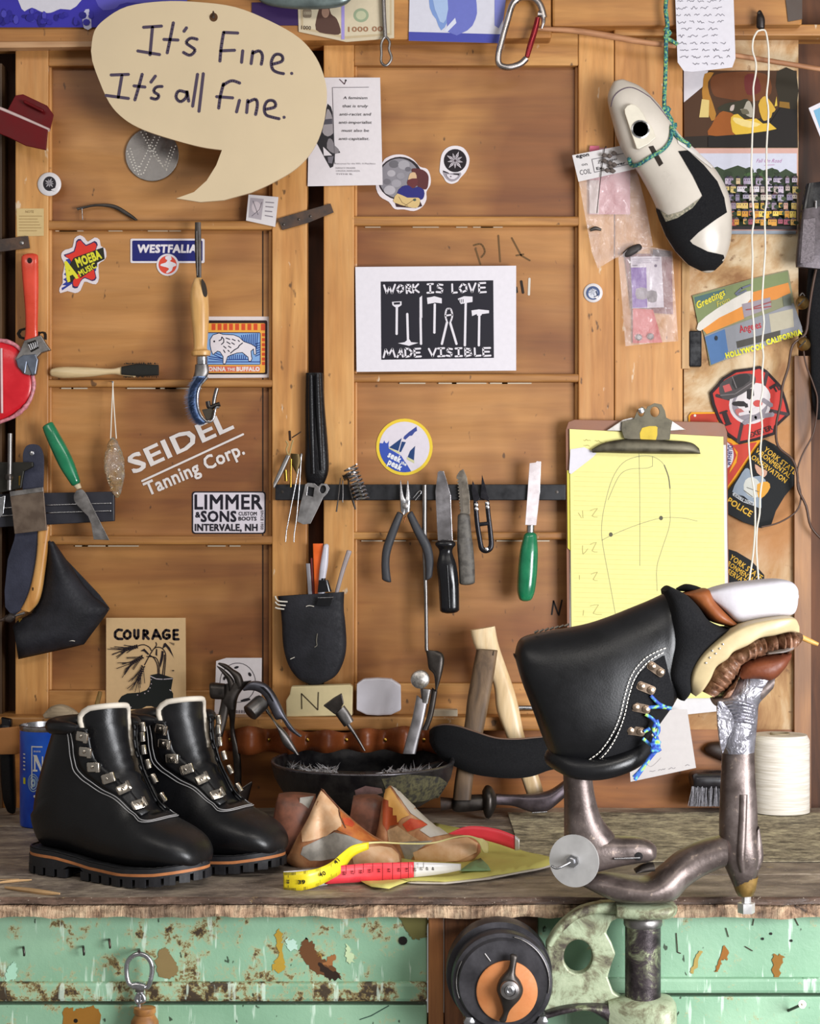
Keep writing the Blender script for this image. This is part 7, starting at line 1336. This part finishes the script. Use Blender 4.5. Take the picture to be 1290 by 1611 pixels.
    # padded collar round the back, lining inside
    cp = [Sf(15.9, d) for d in range(34, 283, 11)]; tubew('collar', [Wd(p.x, p.y, p.z) for p in cp], [.003]+[.0072+.0025*math.sin(math.pi*k/(len(cp)-1)) for k in range(1, len(cp)-1)]+[.004], L_BOOT, r, n=12, sub=2)
    li = []
    for k in range(5):
        li.append([Wd(*(Sf(15.9-1.1*k, d, -.0042))) for d in range(28, 285, 8)])
    loft('lining', li, LINING, r, caps=False, closed=False)
    # facing strips and stitching on both sides
    for sg in (-1, 1):
        fa = []
        for k in range(23):
            s = 6.2+9.7*k/22; g = gd(s); fa.append([Wd(*Sf(s, sg*(g+dd)+tw(s), .0016)) for dd in (-1, 3, 8, 13, 17)])
        o = loft('facing', fa, L_BOOT, r, caps=False, closed=False); mm_ = o.modifiers.new('s', 'SOLIDIFY'); mm_.thickness = .002; mm_.offset = 0
        for dd in (20, 23.5):
            path = [Wd(*Sf(s, sg*(gd(s)+dd)+tw(s), .0022)) for s in [15.9-.36*k for k in range(27)]]
            path += [Wd(*Sf(s, sg*a, .0018)) for s, a in ((6.1, 38), (5.75, 34), (5.45, 26), (5.3, 14), (5.25, 0))] if dd == 20 else [Wd(*Sf(s, sg*a, .0018)) for s, a in ((6.0, 42), (5.6, 36), (5.3, 26), (5.12, 14), (5.08, 0))]
            tubew('stitching', path, .00055, STCH, r, n=6, sub=2)
        for k, s in enumerate((14.6, 12.9, 11.2, 9.6, 8.2, 7.0)):
            g = gd(s)+6; p = Sf(s, sg*g+tw(s), .003); pu = Sf(min(s+.4, 15.9), sg*g+tw(s), .003); pi = Sf(s, sg*(g-10)+tw(s), .003)
            uv = (pu-p).normalized(); iv = (pi-p); iv = (iv-uv*iv.dot(uv)).normalized(); nv = uv.cross(iv).normalized(); cen = Vector((.07, 0, p.z))
            if nv.dot(p-Vector((.075, 0, p.z))) < 0: nv = -nv
            hv = []; hf = []
            prof = [(a_*1.3, h_*1.15) for a_, h_ in ((-.0058, .0008), (-.0046, .0022), (.001, .0024), (.0045, .0028), (.0062, .0048), (.0056, .0068), (.003, .0072))]
            for a, h in prof:
                wv = .0054 if a > -.0065 else .004
                for ww in (-wv, wv): hv.append(Wd(*(p+iv*a+nv*h+uv*ww)))
            for i in range(len(prof)-1): hf.append((2*i, 2*i+1, 2*i+3, 2*i+2))
            h = mk('lace_hook', hv, hf, NICK, r, True); mm_ = h.modifiers.new('s', 'SOLIDIFY'); mm_.thickness = .0011; mm_.offset = 0; bevel(h, .0004)
            pr = p+iv*-.0012+nv*.0028; a0 = Wd(*pr); a1 = Wd(*(pr+nv)); lathe('rivet', [(.0022, 0), (.0021, .0008), (.0012, .0016), (.0002, .0018)], a0, NICK, h, 12, tuple(a1-a0))
    # back stay and heel counter seam
    tubew('back_stitch', [Wd(*Sf(s, 158, .0008)) for s in [10+.4*k for k in range(15)]], .0005, L_BOOT, r, n=5, sub=1)
    # sole: welt, midsole stripe, outsole, lugs
    def layer(nm, off, lo, hi, mat, par, b=0.0):
        o_ = foot(off); a = [Wd(x, y, lo(x)) for x, y in o_]; h = [Wd(x, y, hi(x)) for x, y in o_]; return loft(nm, [a, h], mat, par, auto=40)
    layer('welt', .0022, lambda x: zs(x)-.0045, lambda x: zs(x)+.0005, SOLE, r); layer('midsole', .0022, lambda x: zs(x)-.0078, lambda x: zs(x)-.0045, MIDS, r)
    wst = foot(.0008); tubew('welt_stitching', [Wd(x, y, zs(x)+.0012) for x, y in wst], [.0006+.0005*(k % 2) for k in range(len(wst))], L_BOOT, r, n=5, sub=1, cyc=True)
    out = layer('outsole', .003, lambda x: (.0085+zb(x) if not .066 < x < .088 else .0135), lambda x: zs(x)-.0078, SOLE, r)
    of = foot(.0034); N = len(of); arc = [0]
    for i in range(N): a, b_ = of[i], of[(i+1) % N]; arc.append(arc[-1]+math.hypot(a[0]-b_[0], a[1]-b_[1]))
    def along(d):
        d %= arc[-1]
        for i in range(N):
            if arc[i+1] >= d: u = (d-arc[i])/(arc[i+1]-arc[i] or 1); a, b_ = of[i], of[(i+1) % N]; return (a[0]*(1-u)+b_[0]*u, a[1]*(1-u)+b_[1]*u)
    m_ = 34
    for k in range(m_):
        d0 = arc[-1]*k/m_; d1 = d0+arc[-1]/m_*.74; a, b_ = along(d0), along(d1); mid = ((a[0]+b_[0])/2, (a[1]+b_[1])/2)
        if .066 < mid[0] < .088: continue
        cx_ = max(.03, min(.19, mid[0])); ins = lambda p: (p[0]+(cx_-p[0])*.45, p[1]*.55); a2, b2 = ins(a), ins(b_); v = []
        for z0 in (0, 1):
            for x, y in (a, along((d0+d1)/2), b_, b2, a2): v.append(Wd(x, y, zb(mid[0]) if not z0 else .0095+zb(x)))
        mk('lug', v, [(0, 1, 2, 3, 4), (5, 6, 7, 8, 9)[::-1]]+[(i, (i+1) % 5, (i+1) % 5+5, i+5) for i in range(5)], SOLE, out)
    mk('heel_block', [Wd(x, y*.8, z) for z in (0.0005, .010) for x, y in ((.012, -.024), (.06, -.03), (.06, .03), (.012, .024))], [(0, 1, 2, 3), (4, 7, 6, 5), (0, 1, 5, 4), (1, 2, 6, 5), (2, 3, 7, 6), (3, 0, 4, 7)], SOLE, out)
    mk('tread', [Wd(x, y, z+zb(x)) for z in (0.002, .010) for x, y in ((.092, -.03), (.15, -.037), (.205, -.02), (.205, .02), (.15, .037), (.092, .03))], [(0, 1, 2, 3, 4, 5), (6, 7, 8, 9, 10, 11)[::-1]]+[(i, (i+1) % 6, (i+1) % 6+6, i+6) for i in range(6)], SOLE, out)
    return r
boot('near black leather hiking boot at the front left of the bench, unlaced', (-.434, -.462, .0008), R(30))
boot('far black leather hiking boot behind the front left one, unlaced', (-.356, -.388, .0008), R(29))
# ------------------------------------------------------------------ cobbler's jack, boot on it, bench vise
JY = -.672
CAST = NT('worn_brown_iron'); n = CAST.noise(30, 5, .6); f_ = CAST.noise(160, 4, .6); CAST.bump(f_, .3, .001); CAST.set(col=CAST.mix(t_ := CAST.ramp(f_, [(.62, 0.0), (.72, .6)]), CAST.ramp(n, [(.3, '4c423f'), (.5, '6c605c'), (.7, '8a7e7a')]), 'b09c8c'), rough=CAST.ramp(n, [(.3, .3), (.7, .5)]), metal=.6)
r = thing('boot_jack_stand', 'cast-iron cobbler jack with two posts on a curved arm at the bench front', 'jack', P(1010, 1412, JY)); z = zm(860, 1200, 3.583)
slab('left_post', z([(92, 30), (98, 200), (98, 380), (100, 470), (130, 560)]), z([(250, 30), (270, 180), (310, 310), (385, 410), (430, 500)]), [.022, .022, .023, .024, .022], JY, CAST.m, r, n=24); slab('left_foot', z([(98, 480), (150, 420), (270, 400), (400, 412), (520, 418), (580, 440), (615, 470)]), z([(120, 560), (180, 612), (270, 612), (390, 585), (500, 565), (585, 550), (612, 530)]), [.014, .022, .023, .021, .019, .017, .010], JY-.002, CAST.m, r, e=2.6, n=24)
slab('pin', z([(380, 533), (525, 528)]), z([(380, 547), (525, 541)]), .0026, JY-.024, STEEL, r, sub=1); lathe('pin_hole', [(.0045, -.0004), (.0001, -.0006)], P(*z((518, 528))[0], JY-.0212), ink('120e10'), r, 16, 'y')
wx_ = Vector((-.42, -.9, .05)); wc = P(*z((157, 552))[0], JY-.022); lathe('washer', [(.006, 0), (.0275, 0), (.0275, .0022), (.006, .0028)], wc, plain('zinc_washer', 'c4c2c0', .4, .35, .1), r, 40, tuple(wx_)); lathe('bolt', [(.0068, .0025), (.0068, .007), (.004, .0075), (.004, .013), (.0005, .0135)], wc, STEEL, r, 6, tuple(wx_)); tubew('cotter', [wc+wx_*.012, wc+wx_*.016+Vector((-.012, 0, -.006)), wc+wx_*.012+Vector((-.02, 0, -.004))], .0014, STEEL, r)
slab('arm', z([(165, 655), (300, 622), (420, 630), (560, 645), (650, 580), (730, 510), (850, 445), (1000, 405)]), z([(180, 680), (310, 745), (400, 776), (560, 782), (705, 772), (790, 695), (880, 635), (1000, 580)]), [.012, .026, .032, .034, .03, .026, .024, .024], [JY-.004]*5+[JY, JY, JY], CAST.m, r, e=2.3, n=26, rnd=.003); slab('tab', z([(495, 605), (540, 575), (600, 562)]), z([(500, 618), (545, 615), (605, 608)]), .012, JY-.012, IRON, r)
slab('right_post', [(1137, 1176), (1135, 1215), (1133, 1262), (1132, 1300), (1134, 1345), (1146, 1376), (1155, 1396)], [(1186, 1176), (1187, 1215), (1190, 1262), (1192, 1310), (1196, 1345), (1192, 1372), (1184, 1394)], [.017, .018, .020, .021, .022, .018, .013], JY, CAST.m, r, n=26); slab('post_rib', [(1163, 1250), (1160, 1310), (1158, 1350), (1164, 1372)], [(1176, 1250), (1174, 1310), (1172, 1350), (1172, 1372)], [.004, .007, .008, .004], JY-.018, CAST.m, r); slab('side_lug', [(1189, 1308), (1180, 1350), (1180, 1368)], [(1194, 1300), (1201, 1345), (1196, 1366)], .006, JY-.010, CAST.m, r)
slab('ochre_cap', [(1150, 1380), (1156, 1400), (1161, 1409)], [(1192, 1378), (1188, 1398), (1184, 1408)], [.0165, .014, .010], JY, plain('ochre_grease', '8f7038', .45, .2, .4, 80), r); cb = P(1174, 1436, JY); q = px(JY); lathe('bolt', [(.0001, 0), (.0088, 0), (.0092, .001), (.0092, .0105), (.0050, .0110), (.0050, .0225)], cb, plain('bright_zinc', 'd4d2d0', .35, .5), r, 6)
slab('heel_plate', [(1120, 1098), (1150, 1088), (1190, 1070), (1215, 1050)], [(1125, 1110), (1155, 1112), (1190, 1105), (1212, 1085)], .020, JY, CAST.m, r)
# duct tape on the post
DT = NT('crumpled_duct_tape'); cr = DT.noise(70, 3, .5, 1.5); DT.bump(cr, .7, .004); DT.set(col=DT.ramp(DT.noise(60, 4), [(.35, '76747c'), (.65, 'a4a2aa')]), rough=.28, metal=.6)
r = thing('duct_tape_wrap', 'crumpled silver duct tape wrapped round the top of the right jack post', 'tape', P(1160, 1184, JY)); slab('wrap', [(1165, 1062), (1147, 1086), (1130, 1100), (1128, 1122), (1131, 1160), (1136, 1184)], [(1216, 1070), (1203, 1094), (1193, 1108), (1191, 1131), (1188, 1162), (1186, 1182)], [.020, .022, .021, .021, .020, .0195], JY, DT.m, r, n=30, sub=6)
for k in range(7): slab('fold', [(1137, 1104+k*6), (1160, 1100+k*5.5), (1188, 1108+k*5)], [(1137, 1106.5+k*6), (1160, 1104.5+k*5.5), (1188, 1110.5+k*5)], [.0015, .004, .0015], JY-.0195, DT.m, r, n=8)
plate('loose_flap', [(1129, 1104), (1142, 1110), (1154, 1130), (1152, 1150), (1146, 1158), (1137, 1186), (1131, 1150)], JY-.0245, .0012, DT.m, r, 2)
# boot stretched on the jack
r = thing('jacked_boot', 'black leather boot upper turned upside down on the jack with blue-green laces', 'boot', P(930, 1222, JY)); z = zm(800, 900, 4.738)
bA = z([(48, 610), (75, 518), (140, 472), (300, 437), (450, 412), (600, 380), (750, 330), (900, 270), (1040, 213), (1130, 172), (1185, 150), (1260, 190)]); bB = z([(52, 650), (105, 830), (185, 1040), (262, 1250), (340, 1390), (490, 1465), (680, 1475), (860, 1400), (1000, 1280), (1120, 1130), (1215, 1000), (1270, 900)])
JB = bootleather(); up = slab('upper', bA, bB, [.012, .030, .040, .047, .050, .051, .050, .047, .044, .041, .039, .034], JY, JB, r, e=2.35, n=40, sub=5, rnd=.003); T = bvh(up)
def dashes(nm, pts, w, lift, mat, parent):
    q = cat(pts, 12); L = [0]; v = []; f = []
    for a, b_ in zip(q, q[1:]): L.append(L[-1]+math.hypot(b_[0]-a[0], b_[1]-a[1]))
    def at(d): i = max(k for k in range(len(L)) if L[k] <= d); i = min(i, len(q)-2); u = (d-L[i])/(L[i+1]-L[i] or 1); return tuple(q[i][k]*(1-u)+q[i+1][k]*u for k in (0, 1))
    d = 0
    while d < L[-1]-4:
        a, b_ = at(d), at(d+4.2); l = math.hypot(b_[0]-a[0], b_[1]-a[1]) or 1; nx, ny = -(b_[1]-a[1])/l*w/2, (b_[0]-a[0])/l*w/2; n0 = len(v)
        v += [hit(T, x, y, JY, lift) for x, y in ((a[0]+nx, a[1]+ny), (b_[0]+nx, b_[1]+ny), (b_[0]-nx, b_[1]-ny), (a[0]-nx, a[1]-ny))]; f.append((n0, n0+1, n0+2, n0+3)); d += 6.2
    return tag(mk(nm, v, f, mat, parent), kind='stuff')
for off in (0, 1): dashes('stitching', z([(600+off*45, 1388+off*20), (680+off*35, 1330+off*20), (760+off*30, 1220+off*20), (825+off*28, 1080+off*10), (870+off*28, 900+off*8), (920+off*26, 760+off*18), (1010+off*18, 650+off*30), (1110+off*10, 590+off*25), (1175, 565+off*28)]), 1.5, .0022, CORD, r)
cp = z([(355, 1385), (420, 1425), (520, 1465), (680, 1470), (840, 1430), (950, 1370), (1015, 1290)]); fr = [P(x, y, JY-.036*math.sin(math.pi*(k+.6)/7.2)) for k, (x, y) in enumerate(cp)]; bkp = [P(x, y, JY+.034*math.sin(math.pi*(k+.6)/7.2)) for k, (x, y) in enumerate(cp)][::-1]
tubew('collar', fr+bkp, .0115, JB, r, n=14, cyc=True, sub=4); slab('collar_inside', z([(340, 1390), (500, 1440), (700, 1450), (880, 1400), (1000, 1310)]), z([(345, 1420), (500, 1490), (700, 1500), (880, 1450), (1005, 1330)]), [.01, .03, .034, .03, .01], JY, L_SUEDE, r)
patch('facing', z([(660, 1385), (760, 1270), (830, 1150), (880, 1000), (925, 850), (980, 750), (1060, 680), (1160, 620), (1225, 900), (1225, 980), (1125, 1120), (1000, 1270), (880, 1370), (780, 1400)]), T, JY, .0016, L_SUEDE, r, 6)
COP = plain('worn_hook_metal', 'b09a86', .3, .95, .2)
for x, y, a in ((1100, 725, 35), (1025, 865, 22), (985, 1015, 12), (945, 1185, 8)):
    hp = hit(T, *z((x, y))[0], JY, 0); h = plate('lace_hook', turn(rrect(*z((x-72, y-34))[0], *z((x+72, y+34))[0], 5), *z((x, y))[0], a), hp.y-.0035, .0045, COP, r, bev=.0012)
    for sx in (-38, 38): q_ = turn(z((x+sx, y)), *z((x, y))[0], a)[0]; lathe('rivet', [(.004, 0), (.0036, -.0016), (.0015, -.0026), (.0003, -.0028)], P(*q_, hp.y-.0035), COP, h, 14, 'y')
LC = NT('blue_green_lace'); LC.set(col=LC.ramp(LC.noise(150, 1), [(.4, '1f3f9c'), (.52, '3466b8'), (.58, '5cb0b0'), (.66, '9cc85a')]), rough=.6)
LYy = JY-.046
for k, q_ in enumerate(([(1060, 920), (1120, 980), (1200, 1020)], [(1030, 1010), (1120, 1005), (1215, 1015)], [(1010, 1190), (1055, 1165)], [(1020, 1060), (1080, 1100), (1110, 1150)], [(1000, 1240), (1050, 1280), (1085, 1310)], [(1100, 1110), (1080, 1180), (1110, 1250), (1090, 1320), (1040, 1400), (990, 1480), (940, 1550)], [(1105, 1100), (1120, 1180), (1090, 1240), (1120, 1300), (1060, 1380), (970, 1490), (930, 1530)])):
    tube('lace', z(q_), .0019, LYy, LC.m, r)
tube('lace_knot', z([(1070, 1250), (1120, 1270), (1085, 1300), (1125, 1320), (1070, 1330), (1100, 1280), (1060, 1290)]), .0026, LYy-.004, LC.m, r)
for k in range(7): tube('nail_row', [(845+k*8-4, 995-k*1.7, JY-.012), (845+k*8+2, 992-k*1.7, JY-.014)], .0012, 0, NICK, r, sub=1)
z2 = zm(1020, 890, 4.778)
slab('cuff', z2([(150, 150), (270, 212), (360, 300), (440, 405), (560, 462), (590, 470), (430, 615), (320, 770), (308, 930), (265, 1008)]), z2([(105, 190), (116, 260), (120, 340), (122, 430), (118, 520), (112, 600), (104, 700), (104, 820), (165, 925), (228, 1002)]), [.024, .038, .043, .045, .046, .046, .046, .044, .034, .016], JY-.002, L_SUEDE, r, e=2.8, n=34); slab('tongue_fold', z2([(210, 170), (280, 138), (350, 148), (410, 172)]), z2([(230, 190), (290, 195), (350, 195), (410, 182)]), [.01, .02, .02, .01], JY+.02, L_SUEDE, r)
# lasts on the jack
r = thing('white_boot_last', 'white plaster-like last with brown leather edge sticking out of the jacked boot', 'shoe last', P(1190, 975, JY)); slab('white_sole', z2([(420, 190), (520, 155), (640, 128), (800, 110), (960, 98), (1050, 115), (1095, 160), (1106, 215)]), z2([(480, 270), (560, 345), (650, 422), (800, 398), (950, 378), (1050, 366), (1085, 325), (1106, 255)]), [.024, .03, .034, .036, .035, .031, .024, .012], JY+.004, plain('white_plaster', 'cac6cc', .6, 0, .1, 25, .4, 150), r, e=4.6, n=36, rnd=.003); slab('leather_edge', z2([(265, 205), (430, 168), (480, 250), (560, 340), (650, 425)]), z2([(250, 215), (300, 260), (380, 340), (460, 415), (560, 445)]), [.02, .030, .033, .034, .03], JY+.002, leather('brown_insole', '9a5a30', .45, 160, .2, .4, '6a3018'), r, e=2.6, n=24)
r = thing('lasted_shoe', 'cream rand and pleated brown leather lasted over the top of the right jack post', 'shoe', P(1170, 1100, JY)); CRM = plain('cream_rand', 'c8b48a', .4, 0, .15, 30)
cr_ = slab('cream_rand', z2([(312, 950), (290, 850), (310, 745), (370, 650), (470, 555), (600, 465), (720, 412), (870, 382), (1000, 370), (1070, 386), (1106, 440)]), z2([(345, 975), (385, 930), (440, 840), (480, 745), (555, 690), (600, 635), (700, 590), (790, 535), (900, 515), (1020, 490), (1108, 500)]), [.016, .028, .034, .038, .04, .041, .041, .04, .038, .032, .02], JY-.012, CRM, r, e=6, n=36); T = bvh(cr_)
PLT = NT('pleated_brown_leather'); w = PLT.noise(90, 4, .6, .5); PLT.bump(w, .5, .003); PLT.set(col=PLT.ramp(w, [(.3, '3e281c'), (.45, '6e4a34'), (.6, '96705a'), (.72, 'bfa088')]), rough=.4)
pA = cat(z2([(1140, 520), (1050, 500), (960, 500), (880, 520), (790, 545), (700, 590), (600, 640), (520, 710), (470, 790), (430, 870), (410, 945)]), 6); pB = cat(z2([(1100, 590), (1050, 650), (960, 660), (880, 670), (800, 685), (720, 715), (680, 760), (650, 830), (610, 890), (560, 945), (490, 985)]), 6); rg = []
for k, (a, b_) in enumerate(zip(pA, pB)): w_ = .034*(.55+.45*math.sin(math.pi*min(1, (k+6)/len(pA)))); ns = mnoise.noise((k*.42, 2.7, 0))*1.6+.4*math.sin(k*1.9); w_ *= 1+.16*ns; rg.append(sect(P(a[0]+2.2*ns, a[1]-3.4*ns, JY+.004), P(b_[0]+1.5*mnoise.noise((k*.7, 8, 0)), b_[1]+4*mnoise.noise((k*.6, 5, 1)), JY+.004), w_, Vector((0, 1, 0)), 2.4, 24))
loft('pleated_edge', rg, PLT.m, r, auto=80); slab('brown_insole', z2([(1062, 645), (960, 655), (820, 680), (700, 725), (650, 800)]), z2([(1040, 720), (1000, 780), (915, 858), (800, 850), (690, 850)]), [.016, .026, .030, .028, .02], JY, leather('red_brown_insole', '84482c', .45, 150, .25, .4, '5e3020'), r, e=2.6, n=24); seam('insole_seam', z2([(820, 670), (805, 740), (795, 810)]), bvh(r.children[-1]), JY, .0004, .0008, ink('3a2014'), r)
slab('grey_filler', z2([(1090, 600), (1000, 615), (880, 640)]), z2([(1060, 640), (980, 650), (870, 660)]), [.01, .026, .022], JY-.012, plain('grey_filler', '8c8480', .5), r)
slab('leather_under', z2([(690, 740), (640, 850), (600, 900)]), z2([(640, 860), (590, 990), (530, 1000)]), .022, JY, PLT.m, r)
for q_ in ((535, 622), (505, 660), (462, 690), (432, 730), (560, 590), (480, 640)): lathe('tack', [(.0011, 0), (.0009, -.0006), (.0002, -.0009)], hit(T, *z2(q_)[0], JY, .0004), STEEL, r, 10, 'y')
r = thing('yellow_stick', 'thin honey-coloured wooden peg sticking out behind the lasted shoe', 'peg', P(1270, 1015, JY)); tube('peg', z2([(1130, 528), (1200, 560), (1275, 592)]), [.003, .003, .0022], JY+.01, wood('honey_peg', 'd8a85c', 'c08c40', '9a6a2c', 'x', 2, .5, .2, False), r)
# ------------------------------------------------------------------ bracket, post and clamp wheel below the bench edge
z = zm(690, 1380, 3.308); VY = -.668
GP = NT('chipped_sage_iron'); d1_ = GP.noise(34, 6, .7, .4); GP.bump(d1_, .5, .002); GP.set(col=GP.ramp(d1_, [(.34, '4a4238'), (.43, '7c7c62'), (.52, 'a2ad8e'), (.66, 'b4bd9e')]), rough=.5, metal=.2); GP2 = NT('mostly_bare_iron'); d2_ = GP2.noise(40, 6, .7, .4); GP2.bump(d2_, .5, .002); GP2.set(col=GP2.ramp(d2_, [(.4, '2c2628'), (.54, '4a4244'), (.6, '6a6a58'), (.66, '98a080')]), rough=.4, metal=.6)
r = thing('vise_bracket', 'chipped sage-green cast bracket with a round hole bolted to the bench post', 'bracket', P(960, 1640, VY))
plate('web', cat(z([(560, 350), (600, 280), (660, 215), (740, 160), (850, 132)]), 3)+z([(960, 128), (960, 205), (900, 232), (872, 290), (900, 340), (922, 400), (902, 450), (880, 520), (910, 600), (960, 630), (960, 860), (900, 760), (860, 700), (800, 672), (700, 668), (600, 690), (530, 730), (530, 690), (585, 600), (570, 450)]), VY, .016, GP.m, r, bev=.002, holes=[z(oval(727, 415, 75, 88, 28))])
slab('collar', z([(920, 128), (1060, 126), (1200, 126), (1235, 140)]), z([(920, 205), (1060, 208), (1180, 205), (1225, 185)]), [.02, .028, .026, .016], VY-.004, GP.m, r, e=3, n=24); slab('rib', z([(590, 360), (640, 290), (720, 220), (820, 190), (930, 190)]), z([(560, 345), (610, 265), (690, 185), (800, 140), (930, 128)]), .006, VY-.005, GP.m, r); slab('lower_boss', z([(880, 640), (980, 615), (1100, 612), (1200, 622), (1232, 650)]), z([(880, 860), (980, 900), (1100, 900), (1200, 880), (1232, 830)]), [.014, .026, .032, .028, .012], VY, GP.m, r, e=3, n=24); slab('lower_arm', z([(535, 700), (650, 668), (780, 655), (900, 660)]), z([(545, 735), (660, 705), (780, 690), (890, 760)]), .012, VY-.002, GP2.m, r)
lathe('post', [(.019, -.092), (.019, .002)], P(*z((1063, 205))[0], VY), GP2.m, r, 32); lathe('post_collar', [(.0195, -.010), (.0205, -.008), (.0205, -.002), (.019, 0)], P(*z((1063, 205))[0], VY), STEEL2, r, 32)
BKI = plain('black_wheel_iron', '4c4a4e', .4, .6, .35, 30, .2, 100)
WYc = -.70; wc = P(790, 1546, WYc); q = px(WYc)
r = thing('clamp_wheel', 'round black iron clamp wheel with a tan leather disc and wing nut', 'wheel', (wc.x, WYc, wc.z-80*q)); lathe('drum', [(80*q, .05), (80*q, .002), (78*q, -.001), (72*q, -.002), (70*q, -.004), (68*q, -.006), (.001, -.006)], wc, BKI, r, 56, 'y'); lathe('back_flange', [(84*q, .05), (85*q, .03), (84*q, .02), (70*q, .02)], P(787, 1541, WYc), BKI, r, 48, 'y')
tube('bright_edge', [(790+74*math.cos(R(a)), 1546+74*math.sin(R(a))) for a in range(-75, 15, 8)], .0009, WYc-.003, STEEL2, r); tube('bright_edge', [(790+72*math.cos(R(a)), 1546+72*math.sin(R(a))) for a in range(160, 215, 8)], .0008, WYc-.003, STEEL2, r); slab('score_mark', z([(235, 400), (265, 440)]), z([(243, 395), (272, 435)]), .0006, WYc-.0062, STEEL2, r, sub=1)
lc = P(797, 1557, WYc); lathe('leather_disc', [(48*q, -.005), (48*q, -.0085), (46*q, -.0095), (.001, -.0095)], lc, leather('tan_disc', 'd08a56', .55, 160, .12, .25, 'b8703e'), r, 48, 'y')
slab('wing_nut', z([(372, 405), (365, 470), (318, 530), (302, 585), (320, 640), (335, 700), (315, 742)]), z([(412, 415), (400, 500), (425, 540), (440, 585), (425, 630), (372, 690), (352, 748)]), [.004, .006, .009, .010, .009, .006, .004], WYc-.016, IRON, r, n=20, rnd=.002); lathe('nut', [(.0095, .006), (.0102, 0), (.0095, -.004), (.006, -.005), (.0055, -.004)], P(*z((370, 585))[0], WYc-.026), STEEL2, r, 24, 'y'); lathe('screw_head', [(.0052, .004), (.0052, -.003), (.003, -.0042), (.0024, -.002), (.0001, -.002)], P(*z((370, 585))[0], WYc-.0285), STEEL, r, 12, 'y')
lathe('bolt', [(.006, .03), (.006, -.004), (.002, -.006)], P(738, 1607, WYc), STEEL, r, 6, 'y'); lathe('bolt', [(.006, .03), (.006, -.004), (.002, -.006)], P(853, 1606, WYc), STEEL, r, 6, 'y'); slab('clamp_neck', [(722, 1580), (745, 1650)], [(858, 1580), (850, 1650)], .02, WYc+.03, BKI, r, e=4)
# key on the drawer, nails, screw
z = zm(0, 1420, 3.909); KY = -.632
r = thing('key_ring_hook', 'steel trigger ring with a swivel hanging on a nail at the green drawer', 'ring', P(220, 1620, KY)); tube('bow', z([(825, 515), (790, 490), (778, 420), (785, 365), (815, 330), (855, 315), (900, 330), (930, 370), (935, 430), (915, 510), (890, 525)]), .0028, KY, STEEL, r); tube('swivel', z([(815, 512), (850, 508), (890, 520)]), .0042, KY, STEEL, r); tube('swivel', z([(835, 530), (885, 535)]), .0036, KY, STEEL2, r, sub=1); tube('eye', z([(850, 545), (880, 575), (885, 605), (850, 615), (838, 590), (860, 560), (855, 640)]), .0026, KY, STEEL, r)
WP = wood('turned_plug_wood', 'b8844a', '9a6834', '6a4420', 'x', 1.5, .5, .4, False); lathe('wooden_plug', [(.008, .0), (.0118, -.001), (.0122, -.006), (.0105, -.0085), (.012, -.011), (.0150, -.016), (.016, -.03), (.014, -.04)], P(*z((890, 640))[0], KY), WP, r, 28); tube('nail', [(*z((855, 290))[0], GY-.001), (*z((855, 300))[0], KY-.004)], .0016, 0, IRON, r, sub=1)
for k, (x, y, lab) in enumerate(((37, 1494, 'leftmost bent nail in the green drawer front'), (131, 1493, 'bent nail left of the hanging key ring'), (172, 1482, 'rusty bent nail nearest the hanging key ring'))):
    o = tube('bent_nail', [(x, y-4, GY), (x, y-2, GY-.008), (x+1, y+6, GY-.010), (x+1, y+9, GY-.008)], .0013, 0, IRON if k < 2 else IRON2, None); tag(o, lab, 'nail', 'nails in the drawer')
r = thing('drawer_screw', 'pale cross-head screw sticking out of the lower right green drawer', 'screw', P(1245, 1592, GY)); sa, sb = P(1240, 1590, GY), P(1262, 1580, GY-.03); tubew('shank', [sa, sb], .0016, IRON, r, sub=1); lathe('head', [(.0016, -.004), (.0042, -.0005), (.0042, .0006), (.0001, .0008)], sb, plain('brass_plated', 'd8cfae', .3, .6), r, 16, tuple(sb-sa+Vector((0, -.03, 0)))); p = Print(sb.y-.0022); p.lines([[(1259, 1580), (1265, 1580)], [(1262, 1577), (1262, 1583)]], 1.2, '2a2418'); p.done('cross_slot', r)
for o in bpy.data.objects:
    if '_o' in o: del o['_o']
